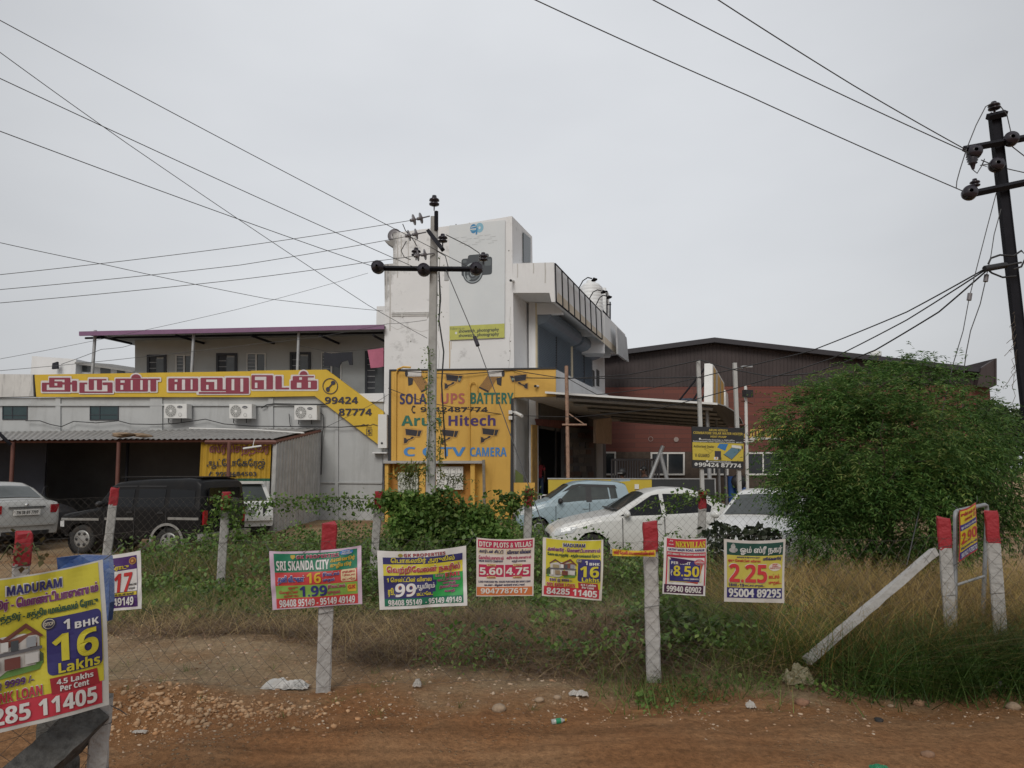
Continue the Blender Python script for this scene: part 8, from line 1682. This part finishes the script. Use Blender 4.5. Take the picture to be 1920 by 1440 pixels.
crumple('paper_scrap', 'small white scrap on the road edge below the navy price poster', 1408, 1338, .035, .022, .03, SCRAP, 7)
crumple('paper_scrap', 'pale scrap of paper on the dirt at the far left of the road', 262, 1368, .05, .015, .01, SCRAP, 8)
crumple('paper_scrap', 'grey plastic scrap in the brush below the crimson priced poster', 908, 1190, .035, .03, .05, M['grey_disc'], 9)
crumple('paper_scrap', 'pale plastic bag scrap in the grass left of the right frame edge', 1875, 1290, .05, .03, .05, SHEET, 10)
crumple('paper_scrap', 'small pale lump on the soil right of the near fence post', 782, 1297, .035, .025, .04, SCRAP, 12)
crumple('green_wrapper', 'flat green wrapper at the bottom edge of the dirt road', 1647, 1434, .055, .018, .012, mat('green_foil', (.01, .18, .08), .4), 11)
c = ground_pt(1045, 1357, .018); t = thing('plastic_bottle', 'small plastic bottle with a green label lying on the road edge', 'bottle', c)
b = MB(); ax = Vector((1, .25, .05)); b.lathe(c - ax.normalized() * .04, ax, [(0, 0), (0, .016), (.035, .018), (.07, .017), (.085, .008), (.1, .008), (.1, 0)], 14); b.build('bottle_body', mat('clear_plastic', (.35, .36, .34), .2), t)
b = MB(); b.lathe(c - ax.normalized() * .012, ax, [(0, .0184), (.034, .0186)], 14); b.build('label_band', mat('green_label', (.01, .2, .09), .4), t); b = MB(); b.lathe(c + ax.normalized() * .05, ax, [(0, .0095), (.014, .0095), (.014, 0)], 12); b.build('cap', mat('orange_cap', (.45, .25, .03), .4), t)
b = MB(); c = ground_pt(921, 1240, .06)
for dx in (-.012, .012): n = 20; b.tube([c + Vector((dx + .022 * math.cos(2 * math.pi * k / n), 0, .03 * math.sin(2 * math.pi * k / n))) for k in range(n + 1)], .0025, 5, cap=False)
tag(b.build('white_ring', M['white_plastic'], None, c), 'two thin white plastic rings caught in the dry brush', 'ring')
b = MB(); c = ground_pt(1648, 1352, .015); b.sphere(c, .03, 2, 0, .2, (1, .8, .6)); tag(b.build('dirt_clod', M['tyre'], None, c), 'small black clod lying on the road right of the brown stone', 'clod')

# ---------------------------------------------------------------- people by the shop
def skin_mesh(pts, edges, radii, name, m, parent, sub=1):
    me = bpy.data.meshes.new(name); me.from_pydata([tuple(p) for p in pts], edges, []); o = bpy.data.objects.new(name, me); COL.objects.link(o)
    md = o.modifiers.new('skin', 'SKIN'); sv = me.skin_vertices[0].data
    for v, r_ in zip(sv, radii): v.radius = (r_, r_) if not isinstance(r_, tuple) else r_
    sv[0].use_root = True; o.modifiers.new('sub', 'SUBSURF').levels = sub
    dg = bpy.context.evaluated_depsgraph_get(); new = bpy.data.meshes.new_from_object(o.evaluated_get(dg)); bpy.data.objects.remove(o); bpy.data.meshes.remove(me)
    new.name = name; new.materials.append(m); new.polygons.foreach_set('use_smooth', np.ones(len(new.polygons), bool)); q = bpy.data.objects.new(name, new); COL.objects.link(q); q.parent = parent; q['_o'] = (0, 0, 0); return q
def person(label, base, yaw, shirt, trousers, helmet=False, arms=None, head_tilt=0.0, seated=False):
    """standing figure 1.68 m tall; local +x is where the person faces"""
    t = thing('person', label, 'person', base); t.rotation_euler = (0, 0, yaw); t['_o'] = (0, 0, 0)
    J = dict(pelvis=(0, 0, .92), waist=(.01, 0, 1.05), chest=(.0, 0, 1.25), neck0=(0, 0, 1.4), neck=(.01, 0, 1.46), head0=(.03, 0, 1.55), head1=(.03, 0, 1.64))
    for s, n in ((1, 'l'), (-1, 'r')):
        J.update({n + 'hip': (0, .09 * s, .88), n + 'knee': (.03, .1 * s, .48), n + 'ank': (-.01, .1 * s, .08), n + 'toe': (.13, .11 * s, .03), n + 'sho': (0, .17 * s, 1.38), n + 'elb': (-.03, .22 * s, 1.1), n + 'wri': (.1, .2 * s, .9), n + 'palm': (.14, .19 * s, .84)})
        for k in range(4): J[n + 'f%d' % k] = (.15 + .012 * k, (.165 + .016 * k) * s, .80); J[n + 'g%d' % k] = (.17 + .008 * k, (.163 + .016 * k) * s, .765 - (.0, .012, .01, -.006)[k])
        J[n + 'th'] = (.17, .16 * s, .83)
    if arms: J.update(arms)
    ks = list(J); ix = {k: i for i, k in enumerate(ks)}; E = [('pelvis', 'waist'), ('waist', 'chest'), ('chest', 'neck0'), ('neck0', 'neck'), ('neck', 'head0'), ('head0', 'head1')]
    for n in 'lr':
        E += [('pelvis', n + 'hip'), (n + 'hip', n + 'knee'), (n + 'knee', n + 'ank'), (n + 'ank', n + 'toe'), ('neck0', n + 'sho'), (n + 'sho', n + 'elb'), (n + 'elb', n + 'wri'), (n + 'wri', n + 'palm'), (n + 'palm', n + 'th')]
        for k in range(4): E += [(n + 'palm', n + 'f%d' % k), (n + 'f%d' % k, n + 'g%d' % k)]
    RD = dict(pelvis=.12, waist=.11, chest=.125, neck0=.085, neck=.05, head0=.078, head1=.085)
    for n in 'lr': RD.update({n + 'hip': .085, n + 'knee': .055, n + 'ank': .04, n + 'toe': .03, n + 'sho': .055, n + 'elb': .04, n + 'wri': .027, n + 'palm': .032, n + 'th': .009}); RD.update({n + c + str(k): .009 if c == 'f' else .008 for c in 'fg' for k in range(4)})
    skin_mesh([J[k] for k in ks], [(ix[a], ix[c]) for a, c in E], [RD[k] for k in ks], 'body', M['skin'], t)
    sk = ['waist', 'pelvis', 'chest', 'neck0', 'lsho', 'rsho', 'lelb', 'relb']; P_ = [Vector(J[k]) for k in sk]; P_[6] = P_[4].lerp(P_[6], .75); P_[7] = P_[5].lerp(P_[7], .75)
    skin_mesh(P_, [(0, 1), (0, 2), (2, 3), (3, 4), (3, 5), (4, 6), (5, 7)], [.14, .14, .15, .1, .072, .072, .06, .06], 'shirt', shirt, t)
    tk = ['pelvis', 'lhip', 'rhip', 'lknee', 'rknee', 'lank', 'rank']; skin_mesh([J[k] for k in tk], [(0, 1), (0, 2), (1, 3), (2, 4), (3, 5), (4, 6)], [.135, .1, .1, .072, .072, .058, .058], 'trousers', trousers, t)
    h = Vector(J['head0']) + Vector((0, 0, .05)); b = MB()
    for s in (1, -1): b.sphere(h + Vector((.085, .03 * s, .01)), .011, 1, 0)
    b.build('eyes', M['white_plastic'], t); b = MB(); b.sphere(h + Vector((.1, 0, -.018)), 1, 2, 0, 0, (.018, .014, .024)); b.build('nose', M['skin'], t); b = MB(); b.sphere(h + Vector((.09, 0, -.055)), 1, 1, 0, 0, (.008, .022, .007)); b.build('mouth', mat('lips', (.13, .05, .04), .6), t)
    for s in (1, -1): b = MB(); b.sphere(h + Vector((.0, .09 * s, -.01)), 1, 2, 0, 0, (.018, .01, .03)); b.build('ear', M['skin'], t)
    b = MB(); b.sphere(h + Vector((-.018, 0, .035)), 1, 3, 0, .02 if not helmet else 0, (.105, .1, .1) if not helmet else (.14, .13, .135)); b.build('helmet' if helmet else 'hair', M['black_plastic'] if helmet else M['hair'], t)
    if helmet: b = MB(); b.tube([h + Vector((.145 * math.cos(a) - .018, .136 * math.sin(a), .0)) for a in [R(k * 18 - 60) for k in range(8)]], .006, 5); b.build('helmet_stripe', M['white_plastic'], t)
    return t
def stand(px, py_head, Y): c = P(px, py_head, Y); return (c.x, c.y, c.z - 1.72)
person('person with a black helmet showing above the yellow forecourt wall', stand(1167, 880, 22.7), R(200), M['navy'], M['navy'], True)
person('bare headed person in dark clothes showing above the black forecourt panel', stand(1208, 874, 22.8), R(190), M['navy'], M['navy'])
c = B(-.2, 3.7, .45); person('person in a red shirt and blue trousers standing in the shop doorway', (c.x, c.y, .45), R(80), M['redshirt'], M['jeans'])
t = thing('plastic_stool', 'small white plastic stool beside the shop doorway', 'stool', (0, 0, 0)); cc = SH.at(1020, 915, .9); t.location = (cc.x, cc.y, .45); t['_o'] = (0, 0, 0)
b = MB(); b.lathe((0, 0, .42), (0, 0, 1), [(0, .16), (.03, .17), (.03, 0)], 16); b.build('seat', M['white_plastic'], t)
for k in range(4): a = k * math.pi / 2 + .7; b = MB(); b.tube([(.13 * math.cos(a), .13 * math.sin(a), .42), (.18 * math.cos(a), .18 * math.sin(a), 0)], .02, 6); b.build('leg', M['white_plastic'], t)

for o in list(bpy.data.objects):
    if '_o' in o: del o['_o']
